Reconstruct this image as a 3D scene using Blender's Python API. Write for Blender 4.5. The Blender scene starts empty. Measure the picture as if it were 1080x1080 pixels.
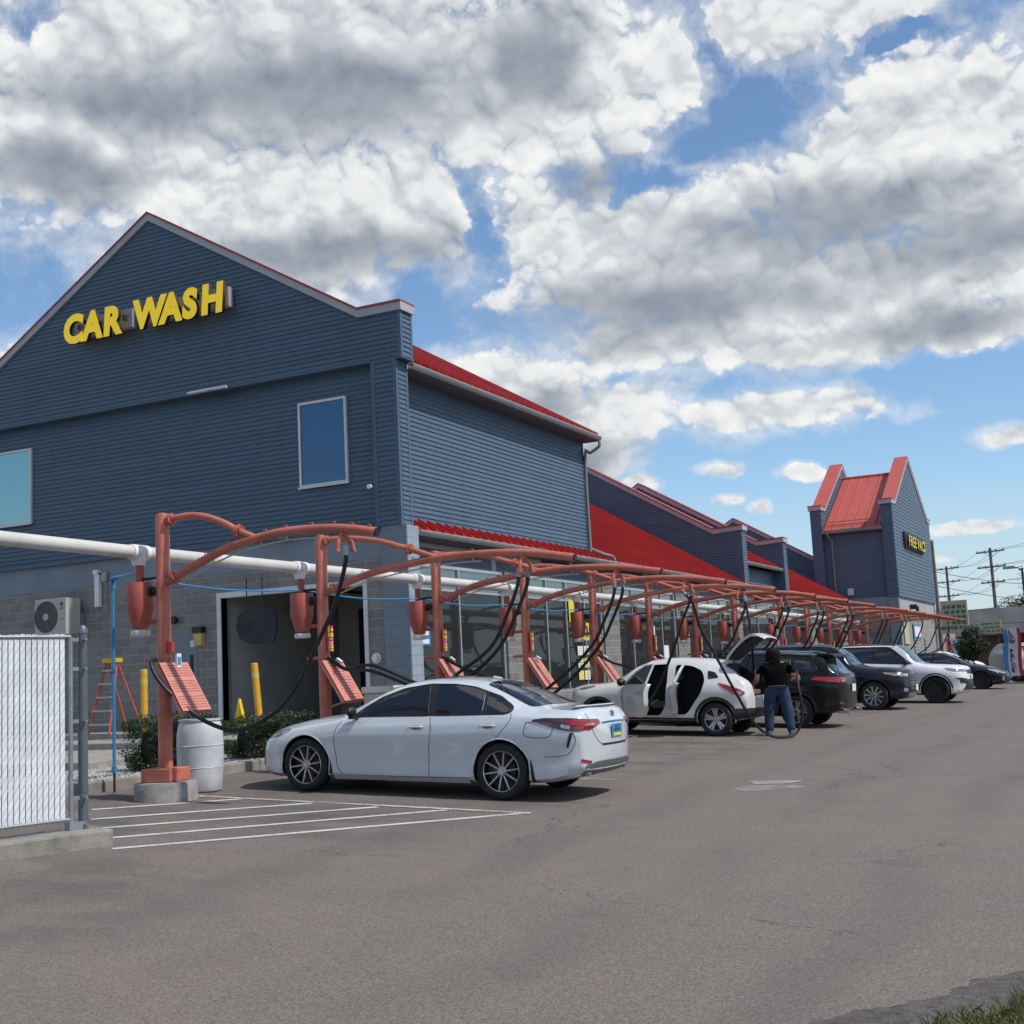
import bpy, bmesh, math, random
from mathutils import Vector, Matrix
from mathutils.bvhtree import BVHTree
rnd = random.Random(7)
C = bpy.context.scene.collection
sc = bpy.context.scene
R = math.radians

# ---------------------------------------------------------------- camera
cam = bpy.data.cameras.new('camera'); co = bpy.data.objects.new('camera', cam); C.objects.link(co)
cam.sensor_width = 36; cam.lens = 44.77; cam.clip_start = 0.1; cam.clip_end = 3000
co.matrix_world = Matrix(((0.44434496, -0.09616421, -0.89067952, 0), (-0.89446548, -0.10299198, -0.43511395, 0),
                          (-0.04989046, 0.99002278, -0.13177953, 0), (0, 0, 0, 1)))
sc.camera = co
sc.view_settings.view_transform = 'Standard'; sc.view_settings.look = 'None'
sc.view_settings.exposure = 0.0; sc.view_settings.gamma = 1

# ---------------------------------------------------------------- sun
SD = Vector((0.03, -0.60, 0.80)).normalized()
sl = bpy.data.lights.new('sun', 'SUN'); so = bpy.data.objects.new('sun', sl); C.objects.link(so)
sl.energy = 4.1; sl.angle = R(1.2); sl.color = (1, .955, .89)
so.rotation_euler = SD.to_track_quat('Z', 'Y').to_euler()

# ---------------------------------------------------------------- node helpers
class NT:
    def __init__(s, tree): s.t = tree; s.n = tree.nodes; s.l = tree.links
    def new(s, typ, **kw):
        n = s.n.new(typ)
        for k, v in kw.items(): setattr(n, k, v)
        return n
    def put(s, sock, v):
        if isinstance(v, bpy.types.NodeSocket): s.l.new(v, sock)
        elif v is not None: sock.default_value = v
    def m(s, op, a, b=None, c=None, clamp=False):
        n = s.n.new('ShaderNodeMath'); n.operation = op; n.use_clamp = clamp
        s.put(n.inputs[0], a); s.put(n.inputs[1], b)
        if c is not None: s.put(n.inputs[2], c)
        return n.outputs[0]
    def v(s, op, a, b=None):
        n = s.n.new('ShaderNodeVectorMath'); n.operation = op
        s.put(n.inputs[0], a)
        if b is not None: s.put(n.inputs[1], b)
        return n.outputs['Value'] if op in ('LENGTH', 'DOT_PRODUCT') else n.outputs[0]
    def noise(s, vec, scale, detail=4, rough=.5, out='Fac'):
        n = s.n.new('ShaderNodeTexNoise'); s.put(n.inputs['Vector'], vec)
        n.inputs['Scale'].default_value = scale; n.inputs['Detail'].default_value = detail; n.inputs['Roughness'].default_value = rough
        return n.outputs[out]
    def ramp(s, fac, a, b, lo=0., hi=1., smooth=False):
        n = s.n.new('ShaderNodeMapRange'); n.clamp = True
        if smooth: n.interpolation_type = 'SMOOTHSTEP'
        s.put(n.inputs[0], fac); n.inputs[1].default_value = a; n.inputs[2].default_value = b
        n.inputs[3].default_value = lo; n.inputs[4].default_value = hi
        return n.outputs[0]
    def mix(s, f, a, b, mode='MIX'):
        n = s.n.new('ShaderNodeMix'); n.data_type = 'RGBA'; n.blend_type = mode
        s.put(n.inputs[0], f)
        for k, x in ((6, a), (7, b)): s.put(n.inputs[k], (*x, 1) if isinstance(x, tuple) and len(x) == 3 else x)
        return n.outputs[2]

# ---------------------------------------------------------------- sky with clouds (directions, degrees of azimuth and elevation)
w = bpy.data.worlds.new('World'); sc.world = w; w.use_nodes = True
CL = [(43.4,27.6,7.3,3.0),(34.4,27.0,11.1,4.7),(24.1,26.3,7.4,4.4),(44.2,23.5,8.5,3.4),(35.0,21.2,8.5,3.0),(29.8,21.2,3.0,2.9),(37.5,18.3,6.0,2.1),
(13.4,27.3,4.7,1.7),(8.6,27.6,3.4,1.3),(17.2,26.3,2.6,2.0),(19.6,23.2,1.2,.6),(15.2,21.0,2.2,1.4),(21.0,19.7,6.2,2.4),(17.6,17.6,8.4,2.8),(9.7,20.6,5.2,3.2),(6.3,22.4,5.2,3.4),
(2.3,18.2,5.1,3.8),(10.1,15.9,8.8,2.3),(4.8,14.0,3.4,1.2),(11.2,13.8,6.0,.9),(18.7,14.6,5.6,1.2),(25.9,12.6,4.6,2.0),(22.9,10.4,3.0,1.9),(20.6,12.0,2.6,1.3),(13.8,11.3,4.7,.95),
(26.0,8.0,4.0,1.4),(13.0,8.5,.95,.36),(4.3,9.2,1.0,.45),(16.7,9.0,.8,.3),(15.0,7.1,.6,.3),(20.0,8.5,.9,.45),(16.4,7.6,.5,.22),(6.5,5.5,1.9,.28),(11.2,4.1,3.4,.25),(47.6,13.4,2.8,1.6)]
GR = [(34.4,25.9,9.8,2.3),(41.9,25.2,5.4,1.4),(24.0,27.0,2.6,2.1),(11.4,19.1,7.4,1.8),(5.8,17.5,5.1,1.4),(18.6,16.2,8.1,1.6),(21.7,22.0,2.6,.9),(24.9,12.0,2.8,1.0),(33.8,19.2,6.6,1.4),(7.1,14.1,3.8,.9),(22.8,9.4,2.4,.7),(45.8,22.1,3.6,1.5)]
HO = [(14.1, 23.8, 3.0, 1.8), (18.6, 21.5, 3.2, 0.7), (26.9, 20.0, 0.9, 2.6), (29.5, 17.0, 1.7, 1.7), (47.2, 28.2, 1.5, 0.9), (6.7, 25.8, 1.9, 0.4), (15.8, 26.5, 0.8, 1.9), (6.1, 11.8, 3.8, 1.1)]
def blobs(T, uv, L):
    cur = None
    for cu, cv, ru, rv in L:
        d = T.v('MULTIPLY', T.v('SUBTRACT', uv, (cu, cv, 0)), (1/ru, 1/rv, 0))
        x = T.m('SUBTRACT', 1, T.v('LENGTH', d))
        cur = x if cur is None else T.m('SMOOTH_MAX', cur, x, .45)
    return cur
def noise2(T, vec, scale, detail, rough=.5, out='Fac'):
    n = T.new('ShaderNodeTexNoise', noise_dimensions='2D'); T.put(n.inputs['Vector'], vec)
    n.inputs['Scale'].default_value = scale; n.inputs['Detail'].default_value = detail; n.inputs['Roughness'].default_value = rough
    return n.outputs[out]
T = NT(w.node_tree); T.n.clear()
out = T.new('ShaderNodeOutputWorld')
tc = T.new('ShaderNodeTexCoord'); dr = T.v('NORMALIZE', tc.outputs['Generated'])
s3 = T.new('ShaderNodeSeparateXYZ'); T.l.new(dr, s3.inputs[0])
azm = T.m('MULTIPLY', T.m('ARCTAN2', s3.outputs[1], s3.outputs[0]), 57.29578)
elv = T.m('MULTIPLY', T.m('ARCSINE', s3.outputs[2]), 57.29578)
cb = T.new('ShaderNodeCombineXYZ'); T.l.new(azm, cb.inputs[0]); T.l.new(elv, cb.inputs[1]); UV = cb.outputs[0]
wn = T.v('SUBTRACT', noise2(T, UV, .30, 4, .55, 'Color'), (.5, .5, .5))
wuv = T.v('ADD', UV, T.v('MULTIPLY', wn, (1.8, 1.0, 0)))
b0 = T.m('MAXIMUM', blobs(T, wuv, CL), -1.2)
hole = T.m('MAXIMUM', blobs(T, T.v('ADD', UV, T.v('MULTIPLY', wn, (4.5, 3.0, 0))), HO), -.25)
hole = T.m('ADD', hole, .25)
b0 = T.m('SUBTRACT', T.m('MINIMUM', b0, .75), T.m('MULTIPLY', hole, .85))
far = T.m('MAXIMUM', T.ramp(T.m('ABSOLUTE', T.m('SUBTRACT', azm, 25)), 25, 32), T.ramp(elv, 31, 36))
gen = T.ramp(noise2(T, T.v('MULTIPLY', UV, (.035, .07, 1)), 1, 2), .44, .66, -.9, .75)
gen = T.m('SUBTRACT', gen, T.m('MULTIPLY', T.m('SUBTRACT', 1, far), 3))
bb = T.m('MAXIMUM', b0, gen)
wfine = T.v('SUBTRACT', noise2(T, UV, .9, 3, .5, 'Color'), (.5, .5, .5))
base_uv = T.v('ADD', T.v('MULTIPLY', UV, (1, 1.2, 1)), T.v('MULTIPLY', wfine, (.5, .5, 0)))
def billow(off, octs=((.26, .50, 0), (.62, .27, 7), (1.45, .14, 13), (3.3, .07, 29), (7.0, .035, 41))):
    p_ = T.v('ADD', base_uv, off); cur = None
    for fq, am, dx in octs:
        q = T.m('MULTIPLY', T.m('ABSOLUTE', T.m('SUBTRACT', noise2(T, T.v('ADD', p_, (dx, dx*1.7, 0)), fq, 1), .5)), 2*am)
        cur = q if cur is None else T.m('ADD', cur, q)
    return cur
h0 = billow((0, 0, 0)); h1 = billow((-.08, .34, 0)); h2 = billow((-.30, 1.1, 0), ((.26, .50, 0), (.62, .27, 7)))
hb = billow((0, 0, 0), ((.26, .50, 0), (.62, .27, 7)))
D0 = T.m('ADD', bb, T.m('MULTIPLY', T.m('SUBTRACT', h0, .20), 1.55))
veil = T.m('MULTIPLY', T.ramp(T.m('ADD', bb, T.m('MULTIPLY', T.m('SUBTRACT', noise2(T, T.v('ADD', UV, T.v('MULTIPLY', wn, (3, 1.5, 0))), .45, 6, .6), .5), 1.6)), -.62, .25, 0, 1, smooth=True), .58)
mask = T.m('MULTIPLY', T.m('MAXIMUM', T.ramp(D0, -.14, .24, smooth=True), veil), T.ramp(elv, .5, 3.5))
grey = T.ramp(T.m('ADD', blobs(T, T.v('ADD', UV, T.v('MULTIPLY', wn, (3.0, 1.4, 0))), GR), T.m('MULTIPLY', T.m('SUBTRACT', hb, .18), -.7)), -.50, .75, 0, 1, smooth=True)
soft = noise2(T, T.v('MULTIPLY', UV, (1, 1.4, 1)), .30, 6, .5)
edge = T.ramp(D0, .0, .75, 1, .38)
rel = T.m('ADD', T.m('MULTIPLY', T.m('MULTIPLY', T.m('SUBTRACT', h0, h1), 1.1), edge), T.m('MULTIPLY', T.m('SUBTRACT', hb, h2), .75))
rel = T.m('MULTIPLY', rel, T.m('SUBTRACT', 1.0, T.m('MULTIPLY', grey, .72)))
thick = T.ramp(D0, .05, 1.0)
br = T.m('ADD', T.m('ADD', .86, rel), T.m('SUBTRACT', T.m('MULTIPLY', thick, -.10), T.m('MULTIPLY', grey, .52)))
br = T.m('ADD', br, T.m('MULTIPLY', T.m('SUBTRACT', soft, .5), .34))
lowc = T.mix(T.ramp(br, .15, .84), (.215, .262, .335), (.74, .77, .79))
cc = T.mix(T.ramp(br, .76, 1.08), lowc, (.93, .93, .92))
sky = T.new('ShaderNodeTexSky', sky_type='NISHITA'); sky.sun_disc = False
sky.sun_elevation = math.asin(SD.z); sky.sun_rotation = math.atan2(SD.x, SD.y)
sky.dust_density = .25; sky.air_density = 1.0; sky.ozone_density = 3.0
haze_ = T.mix(T.ramp(elv, -1, 10, .8, 0, smooth=True), T.mix(1.0, sky.outputs[0], (1.30, 1.42, 1.47), 'MULTIPLY'), (5.5, 6.5, 7.6))
bg1 = T.new('ShaderNodeBackground'); T.l.new(haze_, bg1.inputs[0]); bg1.inputs[1].default_value = .1
bg2 = T.new('ShaderNodeBackground'); T.l.new(cc, bg2.inputs[0]); bg2.inputs[1].default_value = 1.0
ms = T.new('ShaderNodeMixShader'); T.l.new(mask, ms.inputs[0]); T.l.new(bg1.outputs[0], ms.inputs[1]); T.l.new(bg2.outputs[0], ms.inputs[2])
T.l.new(ms.outputs[0], out.inputs[0])
w.cycles.sampling_method = 'MANUAL'; w.cycles.sample_map_resolution = 256

# ---------------------------------------------------------------- materials
MATS = {}
def mat(name, col, rough=.6, metal=0., coat=0., var=.12, vs=3., det=5, bump=0., bs=40., col2=None, spec=.5, emit=None, stretch=(1,1,1), dirt=0.):
    if name in MATS: return MATS[name]
    m = bpy.data.materials.new(name); m.use_nodes = True; T = NT(m.node_tree)
    p = T.n['Principled BSDF']; tc = T.new('ShaderNodeTexCoord'); vec = tc.outputs['Object']
    if stretch != (1,1,1): vec = T.v('MULTIPLY', vec, stretch)
    f = T.ramp(T.noise(vec, vs, det, .6), .3, .7)
    c2 = col2 or tuple(min(1, c*(1-var*1.6)) for c in col); c1 = tuple(min(1, c*(1+var*.7)) for c in col) if not col2 else col
    o = T.mix(f, c1, c2)
    if dirt:
        o = T.mix(T.ramp(T.noise(vec, vs*2.7, 6, .7), .52, .75, 0, dirt), o, tuple(c*.45 for c in col))
    T.l.new(o, p.inputs['Base Color'])
    p.inputs['Roughness'].default_value = rough; p.inputs['Metallic'].default_value = metal
    p.inputs['Coat Weight'].default_value = coat; p.inputs['Coat Roughness'].default_value = .04
    p.inputs['Specular IOR Level'].default_value = spec
    if rough > .15: T.l.new(T.ramp(f, 0, 1, rough*.9, min(1, rough*1.12)), p.inputs['Roughness'])
    if emit: p.inputs['Emission Color'].default_value = (*emit[:3], 1); p.inputs['Emission Strength'].default_value = emit[3]
    if bump:
        b = T.new('ShaderNodeBump'); b.inputs['Strength'].default_value = bump; b.inputs['Distance'].default_value = .01
        T.l.new(T.noise(tc.outputs['Object'], bs, 4, .6), b.inputs['Height']); T.l.new(b.outputs[0], p.inputs['Normal'])
    MATS[name] = m; return m

def mat_block(name, plane, c1=(.275,.275,.262), c2=(.20,.202,.195), mortar=(.42,.41,.39), bumpk=.8, paint=False):
    m = bpy.data.materials.new(name); m.use_nodes = True; T = NT(m.node_tree); p = T.n['Principled BSDF']
    tc = T.new('ShaderNodeTexCoord'); s = T.new('ShaderNodeSeparateXYZ'); T.l.new(tc.outputs['Object'], s.inputs[0])
    c = T.new('ShaderNodeCombineXYZ'); T.l.new(s.outputs[0 if plane == 'x' else 1], c.inputs[0]); T.l.new(s.outputs[2], c.inputs[1])
    b = T.new('ShaderNodeTexBrick'); T.l.new(c.outputs[0], b.inputs['Vector'])
    b.inputs['Scale'].default_value = 1; b.inputs['Brick Width'].default_value = .406; b.inputs['Row Height'].default_value = .203
    b.inputs['Mortar Size'].default_value = .011; b.inputs['Mortar Smooth'].default_value = .25; b.inputs['Bias'].default_value = 0
    b.inputs['Color1'].default_value = (*c1, 1); b.inputs['Color2'].default_value = (*c2, 1); b.inputs['Mortar'].default_value = (*mortar, 1)
    n1 = T.noise(tc.outputs['Object'], 22, 6, .7); n2 = T.noise(tc.outputs['Object'], 1.1, 4, .6)
    o = T.mix(T.ramp(n1, .35, .7, 0, .55), b.outputs['Color'], tuple(x*.55 for x in c1), 'MIX') if not paint else b.outputs['Color']
    o = T.mix(T.ramp(n2, .35, .75, 0, .35), o, tuple(x*.7 for x in c2))
    T.l.new(o, p.inputs['Base Color']); p.inputs['Roughness'].default_value = .9
    bp = T.new('ShaderNodeBump'); bp.inputs['Strength'].default_value = bumpk; bp.inputs['Distance'].default_value = .03
    h = T.m('SUBTRACT', T.m('MULTIPLY', n1, .6 if not paint else .15), T.m('MULTIPLY', b.outputs['Fac'], .6))
    T.l.new(h, bp.inputs['Height']); T.l.new(bp.outputs[0], p.inputs['Normal'])
    return m

def mat_asphalt():
    m = bpy.data.materials.new('asphalt'); m.use_nodes = True; T = NT(m.node_tree); p = T.n['Principled BSDF']
    tc = T.new('ShaderNodeTexCoord'); v = tc.outputs['Object']
    big = T.noise(v, .16, 5, .62); mid = T.noise(v, 1.3, 5, .65)
    base = T.mix(T.ramp(big, .34, .68), (.150, .121, .102), (.108, .090, .078))
    base = T.mix(T.ramp(mid, .42, .72, 0, .5), base, (.085, .074, .067))
    st = T.noise(T.v('MULTIPLY', v, (.5, .09, 1)), 1.6, 5, .6)
    base = T.mix(T.ramp(st, .56, .72, 0, .42), base, (.078, .069, .064))
    vo = T.new('ShaderNodeTexVoronoi'); vo.inputs['Scale'].default_value = 130; T.l.new(v, vo.inputs['Vector'])
    sv = T.new('ShaderNodeSeparateColor'); T.l.new(vo.outputs['Color'], sv.inputs[0])
    base = T.mix(T.ramp(sv.outputs[0], .74, 1, 0, .7), base, (.30, .265, .235))
    base = T.mix(T.ramp(sv.outputs[1], .6, 1, 0, .75), base, (.042, .04, .042))
    gr = T.noise(v, 46, 3, .7); base = T.mix(T.ramp(gr, .50, .68, 0, .55), base, (.27,.226,.190)); base = T.mix(T.ramp(gr, .47, .33, 0, .6), base, (.048,.043,.041))
    gr2 = T.noise(v, 110, 2, .7); base = T.mix(T.ramp(gr2, .52, .68, 0, .5), base, (.31,.262,.225)); base = T.mix(T.ramp(gr2, .46, .32, 0, .5), base, (.038,.034,.034))
    fine = T.noise(v, 300, 2, .6); base = T.mix(T.ramp(fine, .35, .7, 0, .35), base, (.22, .2, .185))
    # oil spots and hairline cracks
    sy = T.new('ShaderNodeSeparateXYZ'); T.l.new(T.v('ADD', v, T.v('MULTIPLY', T.noise(v, .25, 2, .5, 'Color'), (0, 1.4, 0))), sy.inputs[0])
    tr_ = T.m('ABSOLUTE', T.m('SINE', T.m('MULTIPLY', sy.outputs[1], 1.9))); base = T.mix(T.m('MULTIPLY', T.ramp(tr_, .75, 1, 0, .30), T.ramp(T.noise(v, .35, 3), .35, .65)), base, (.075, .066, .06))
    bay = T.m('MULTIPLY', T.ramp(sy.outputs[1], 6.2, 8.5), T.ramp(T.noise(T.v('MULTIPLY', v, (1, .5, 1)), .9, 4, .6), .46, .66, 0, .55)); base = T.mix(bay, base, (.055, .050, .048))
    vs = T.new('ShaderNodeTexVoronoi'); vs.inputs['Scale'].default_value = .62; T.l.new(T.v('ADD', v, T.v('MULTIPLY', T.noise(v, 2.5, 3, .5, 'Color'), (.5, .5, 0))), vs.inputs['Vector'])
    base = T.mix(T.ramp(vs.outputs['Distance'], .02, .13, .28, 0), base, (.045, .042, .042))
    vc = T.new('ShaderNodeTexVoronoi', feature='DISTANCE_TO_EDGE'); vc.inputs['Scale'].default_value = .27
    T.l.new(T.v('ADD', v, T.v('MULTIPLY', T.noise(v, 1.1, 6, .65, 'Color'), (1.6, 1.6, 0))), vc.inputs['Vector'])
    crack = T.m('MULTIPLY', T.ramp(vc.outputs['Distance'], .001, .0045, 1, 0), T.ramp(T.noise(v, .3, 2), .5, .6))
    base = T.mix(T.m('MULTIPLY', crack, .75), base, (.03, .03, .03))
    T.l.new(base, p.inputs['Base Color']); p.inputs['Roughness'].default_value = .86; p.inputs['Specular IOR Level'].default_value = .35
    bp = T.new('ShaderNodeBump'); bp.inputs['Strength'].default_value = .55; bp.inputs['Distance'].default_value = .006
    T.l.new(T.m('SUBTRACT', T.m('SUBTRACT', 1, vo.outputs['Distance']), crack), bp.inputs['Height']); T.l.new(bp.outputs[0], p.inputs['Normal'])
    return m

def mat_glass(name, tint=(.02,.026,.03), transp=.0, rough=.02, tcol=(.55,.6,.6), metal=0.):
    m = bpy.data.materials.new(name); m.use_nodes = True; T = NT(m.node_tree); T.n.clear()
    out = T.new('ShaderNodeOutputMaterial'); p = T.new('ShaderNodeBsdfPrincipled')
    p.inputs['Base Color'].default_value = (*tint, 1); p.inputs['Roughness'].default_value = rough; p.inputs['IOR'].default_value = 1.6
    p.inputs['Specular IOR Level'].default_value = .8; p.inputs['Metallic'].default_value = metal
    tc = T.new('ShaderNodeTexCoord'); b = T.new('ShaderNodeBump'); b.inputs['Strength'].default_value = .05; b.inputs['Distance'].default_value = .02
    T.l.new(T.noise(tc.outputs['Object'], 1.5, 2), b.inputs['Height']); T.l.new(b.outputs[0], p.inputs['Normal'])
    if transp:
        tr = T.new('ShaderNodeBsdfTransparent'); tr.inputs[0].default_value = (*tcol, 1)
        fr = T.new('ShaderNodeFresnel'); fr.inputs[0].default_value = 1.7
        mx = T.new('ShaderNodeMixShader'); T.l.new(T.m('MULTIPLY', T.m('SUBTRACT', 1, fr.outputs[0]), transp), mx.inputs[0])
        T.l.new(p.outputs[0], mx.inputs[1]); T.l.new(tr.outputs[0], mx.inputs[2]); T.l.new(mx.outputs[0], out.inputs[0])
    else: T.l.new(p.outputs[0], out.inputs[0])
    return m

def mat_siding(name, plane, col=(.064,.106,.160)):
    m = bpy.data.materials.new(name); m.use_nodes = True; T = NT(m.node_tree); p = T.n['Principled BSDF']
    tc = T.new('ShaderNodeTexCoord'); v = tc.outputs['Object']; s = T.new('ShaderNodeSeparateXYZ'); T.l.new(v, s.inputs[0])
    c = T.new('ShaderNodeCombineXYZ'); T.l.new(s.outputs[0 if plane == 'x' else 1], c.inputs[0]); T.l.new(s.outputs[2], c.inputs[1])
    b = T.new('ShaderNodeTexBrick'); T.l.new(c.outputs[0], b.inputs['Vector']); b.inputs['Scale'].default_value = 1; b.inputs['Brick Width'].default_value = 3.66
    b.inputs['Row Height'].default_value = .208; b.inputs['Mortar Size'].default_value = 0; b.offset = .37; b.offset_frequency = 3
    b.inputs['Color1'].default_value = (*[k*1.09 for k in col], 1); b.inputs['Color2'].default_value = (*[k*.91 for k in col], 1)
    fade = T.ramp(T.noise(v, .35, 5, .6), .35, .7, 0, .30); o = T.mix(fade, b.outputs['Color'], tuple(k*.95+.014 for k in col))
    st = T.noise(T.v('MULTIPLY', v, (2.2, 2.2, .22)), 1.6, 5, .65); o = T.mix(T.ramp(st, .52, .75, 0, .34), o, tuple(k*.62 for k in col))
    T.l.new(o, p.inputs['Base Color']); p.inputs['Roughness'].default_value = .52
    bp = T.new('ShaderNodeBump'); bp.inputs['Strength'].default_value = .35; bp.inputs['Distance'].default_value = .02
    T.l.new(T.noise(T.v('MULTIPLY', v, (1, 1, .6)), 2.4, 3, .5), bp.inputs['Height']); T.l.new(bp.outputs[0], p.inputs['Normal'])
    MATS[name] = m; return m
SIDING = mat_siding('blue_siding_front', 'y'); SIDINGY = mat_siding('blue_siding_side', 'x')
JOINT = mat('siding_joint', (.030,.045,.065), .7)
TRIM = mat('blue_trim', (.064,.106,.160), .5, var=.06, vs=2)
FASCIA = mat('grey_fascia', (.36,.37,.39), .45, var=.06, vs=2)
REDCAP = mat('red_cap', (.32,.04,.035), .42, var=.06)
REDROOF = mat('red_roof', (.42,.028,.024), .38, var=.14, vs=.8, spec=.4, dirt=.25)
TOWERRED = mat('tower_red', (.44,.088,.068), .45, var=.08, vs=.9)
GUTTER = mat('gutter_metal', (.20,.205,.21), .4, var=.1, vs=2)
SOFFIT = mat('dark_soffit', (.10,.10,.11), .7)
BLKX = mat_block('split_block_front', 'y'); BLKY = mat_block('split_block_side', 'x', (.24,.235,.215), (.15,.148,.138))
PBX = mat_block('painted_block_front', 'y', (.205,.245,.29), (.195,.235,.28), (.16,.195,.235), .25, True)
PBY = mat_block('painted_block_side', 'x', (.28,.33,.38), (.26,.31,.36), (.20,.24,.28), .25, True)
BAND = mat('painted_band', (.205,.245,.295), .75, var=.07, vs=1.2, bump=.15, bs=12)
WHITE = mat('white_frame', (.62,.63,.63), .5, var=.06)
ALU = mat('aluminium_frame', (.42,.44,.45), .35, metal=.4, var=.08)
GLASSW = mat_glass('window_glass', (.015,.03,.045)); GLASSB = mat_glass('sky_tint_glass', (.050,.12,.22), metal=.9, rough=.22); GLASSTR = mat_glass('transom_glass', (.20,.24,.24), metal=.75, rough=.1); GLASST = mat_glass('cloud_tint_glass', (.30,.45,.44), metal=.9, rough=.12)  # blue, teal and pale tints paint sky and cloud reflections into the panes
GLASSS = mat_glass('store_glass', (.05,.06,.062), transp=.62, tcol=(.42,.45,.45))
CONC = mat('concrete', (.29,.275,.25), .9, var=.2, vs=5, bump=.5, bs=30, dirt=.5)
CONC2 = mat('kerb_concrete', (.25,.235,.205), .92, var=.22, vs=4, bump=.6, bs=45, dirt=.6)
SALMON = mat('salmon_paint', (.50,.145,.095), .48, var=.22, vs=2.2, dirt=.38, bump=.1, bs=60)
SALMOND = mat('tank_paint', (.38,.085,.060), .55, var=.12, vs=4, dirt=.2)
PVC = mat('white_pvc', (.56,.54,.51), .42, var=.10, vs=1.2, dirt=.3)
PVCN = mat('new_pvc', (.72,.72,.72), .35, var=.05)
BLUEP = mat('blue_pipe', (.035,.20,.42), .4, var=.1)
RUB = mat('black_rubber', (.012,.012,.013), .55, var=.2, vs=9, spec=.4)
BLACK = mat('black_plastic', (.012,.012,.013), .45, var=.1)
DARK = mat('dark_interior', (.012,.012,.013), .8)
YEL = mat('safety_yellow', (.62,.33,.02), .6, var=.12, vs=5, dirt=.4)
CREAM = mat('cream_conduit', (.48,.45,.34), .5)
SIGNRED = mat('sign_red', (.50,.02,.02), .5, var=.05)
SIGNYEL = mat('sign_yellow', (.78,.62,.02), .5, var=.05)
SIGNWHT = mat('sign_white', (.72,.72,.72), .5, var=.04)
STEEL = mat('galvanised_steel', (.30,.33,.36), .42, metal=.5, var=.16, vs=6)
DSTEEL = mat('grey_post', (.115,.135,.155), .45, metal=.3, var=.12, vs=5)
ASPH = mat_asphalt()

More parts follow.
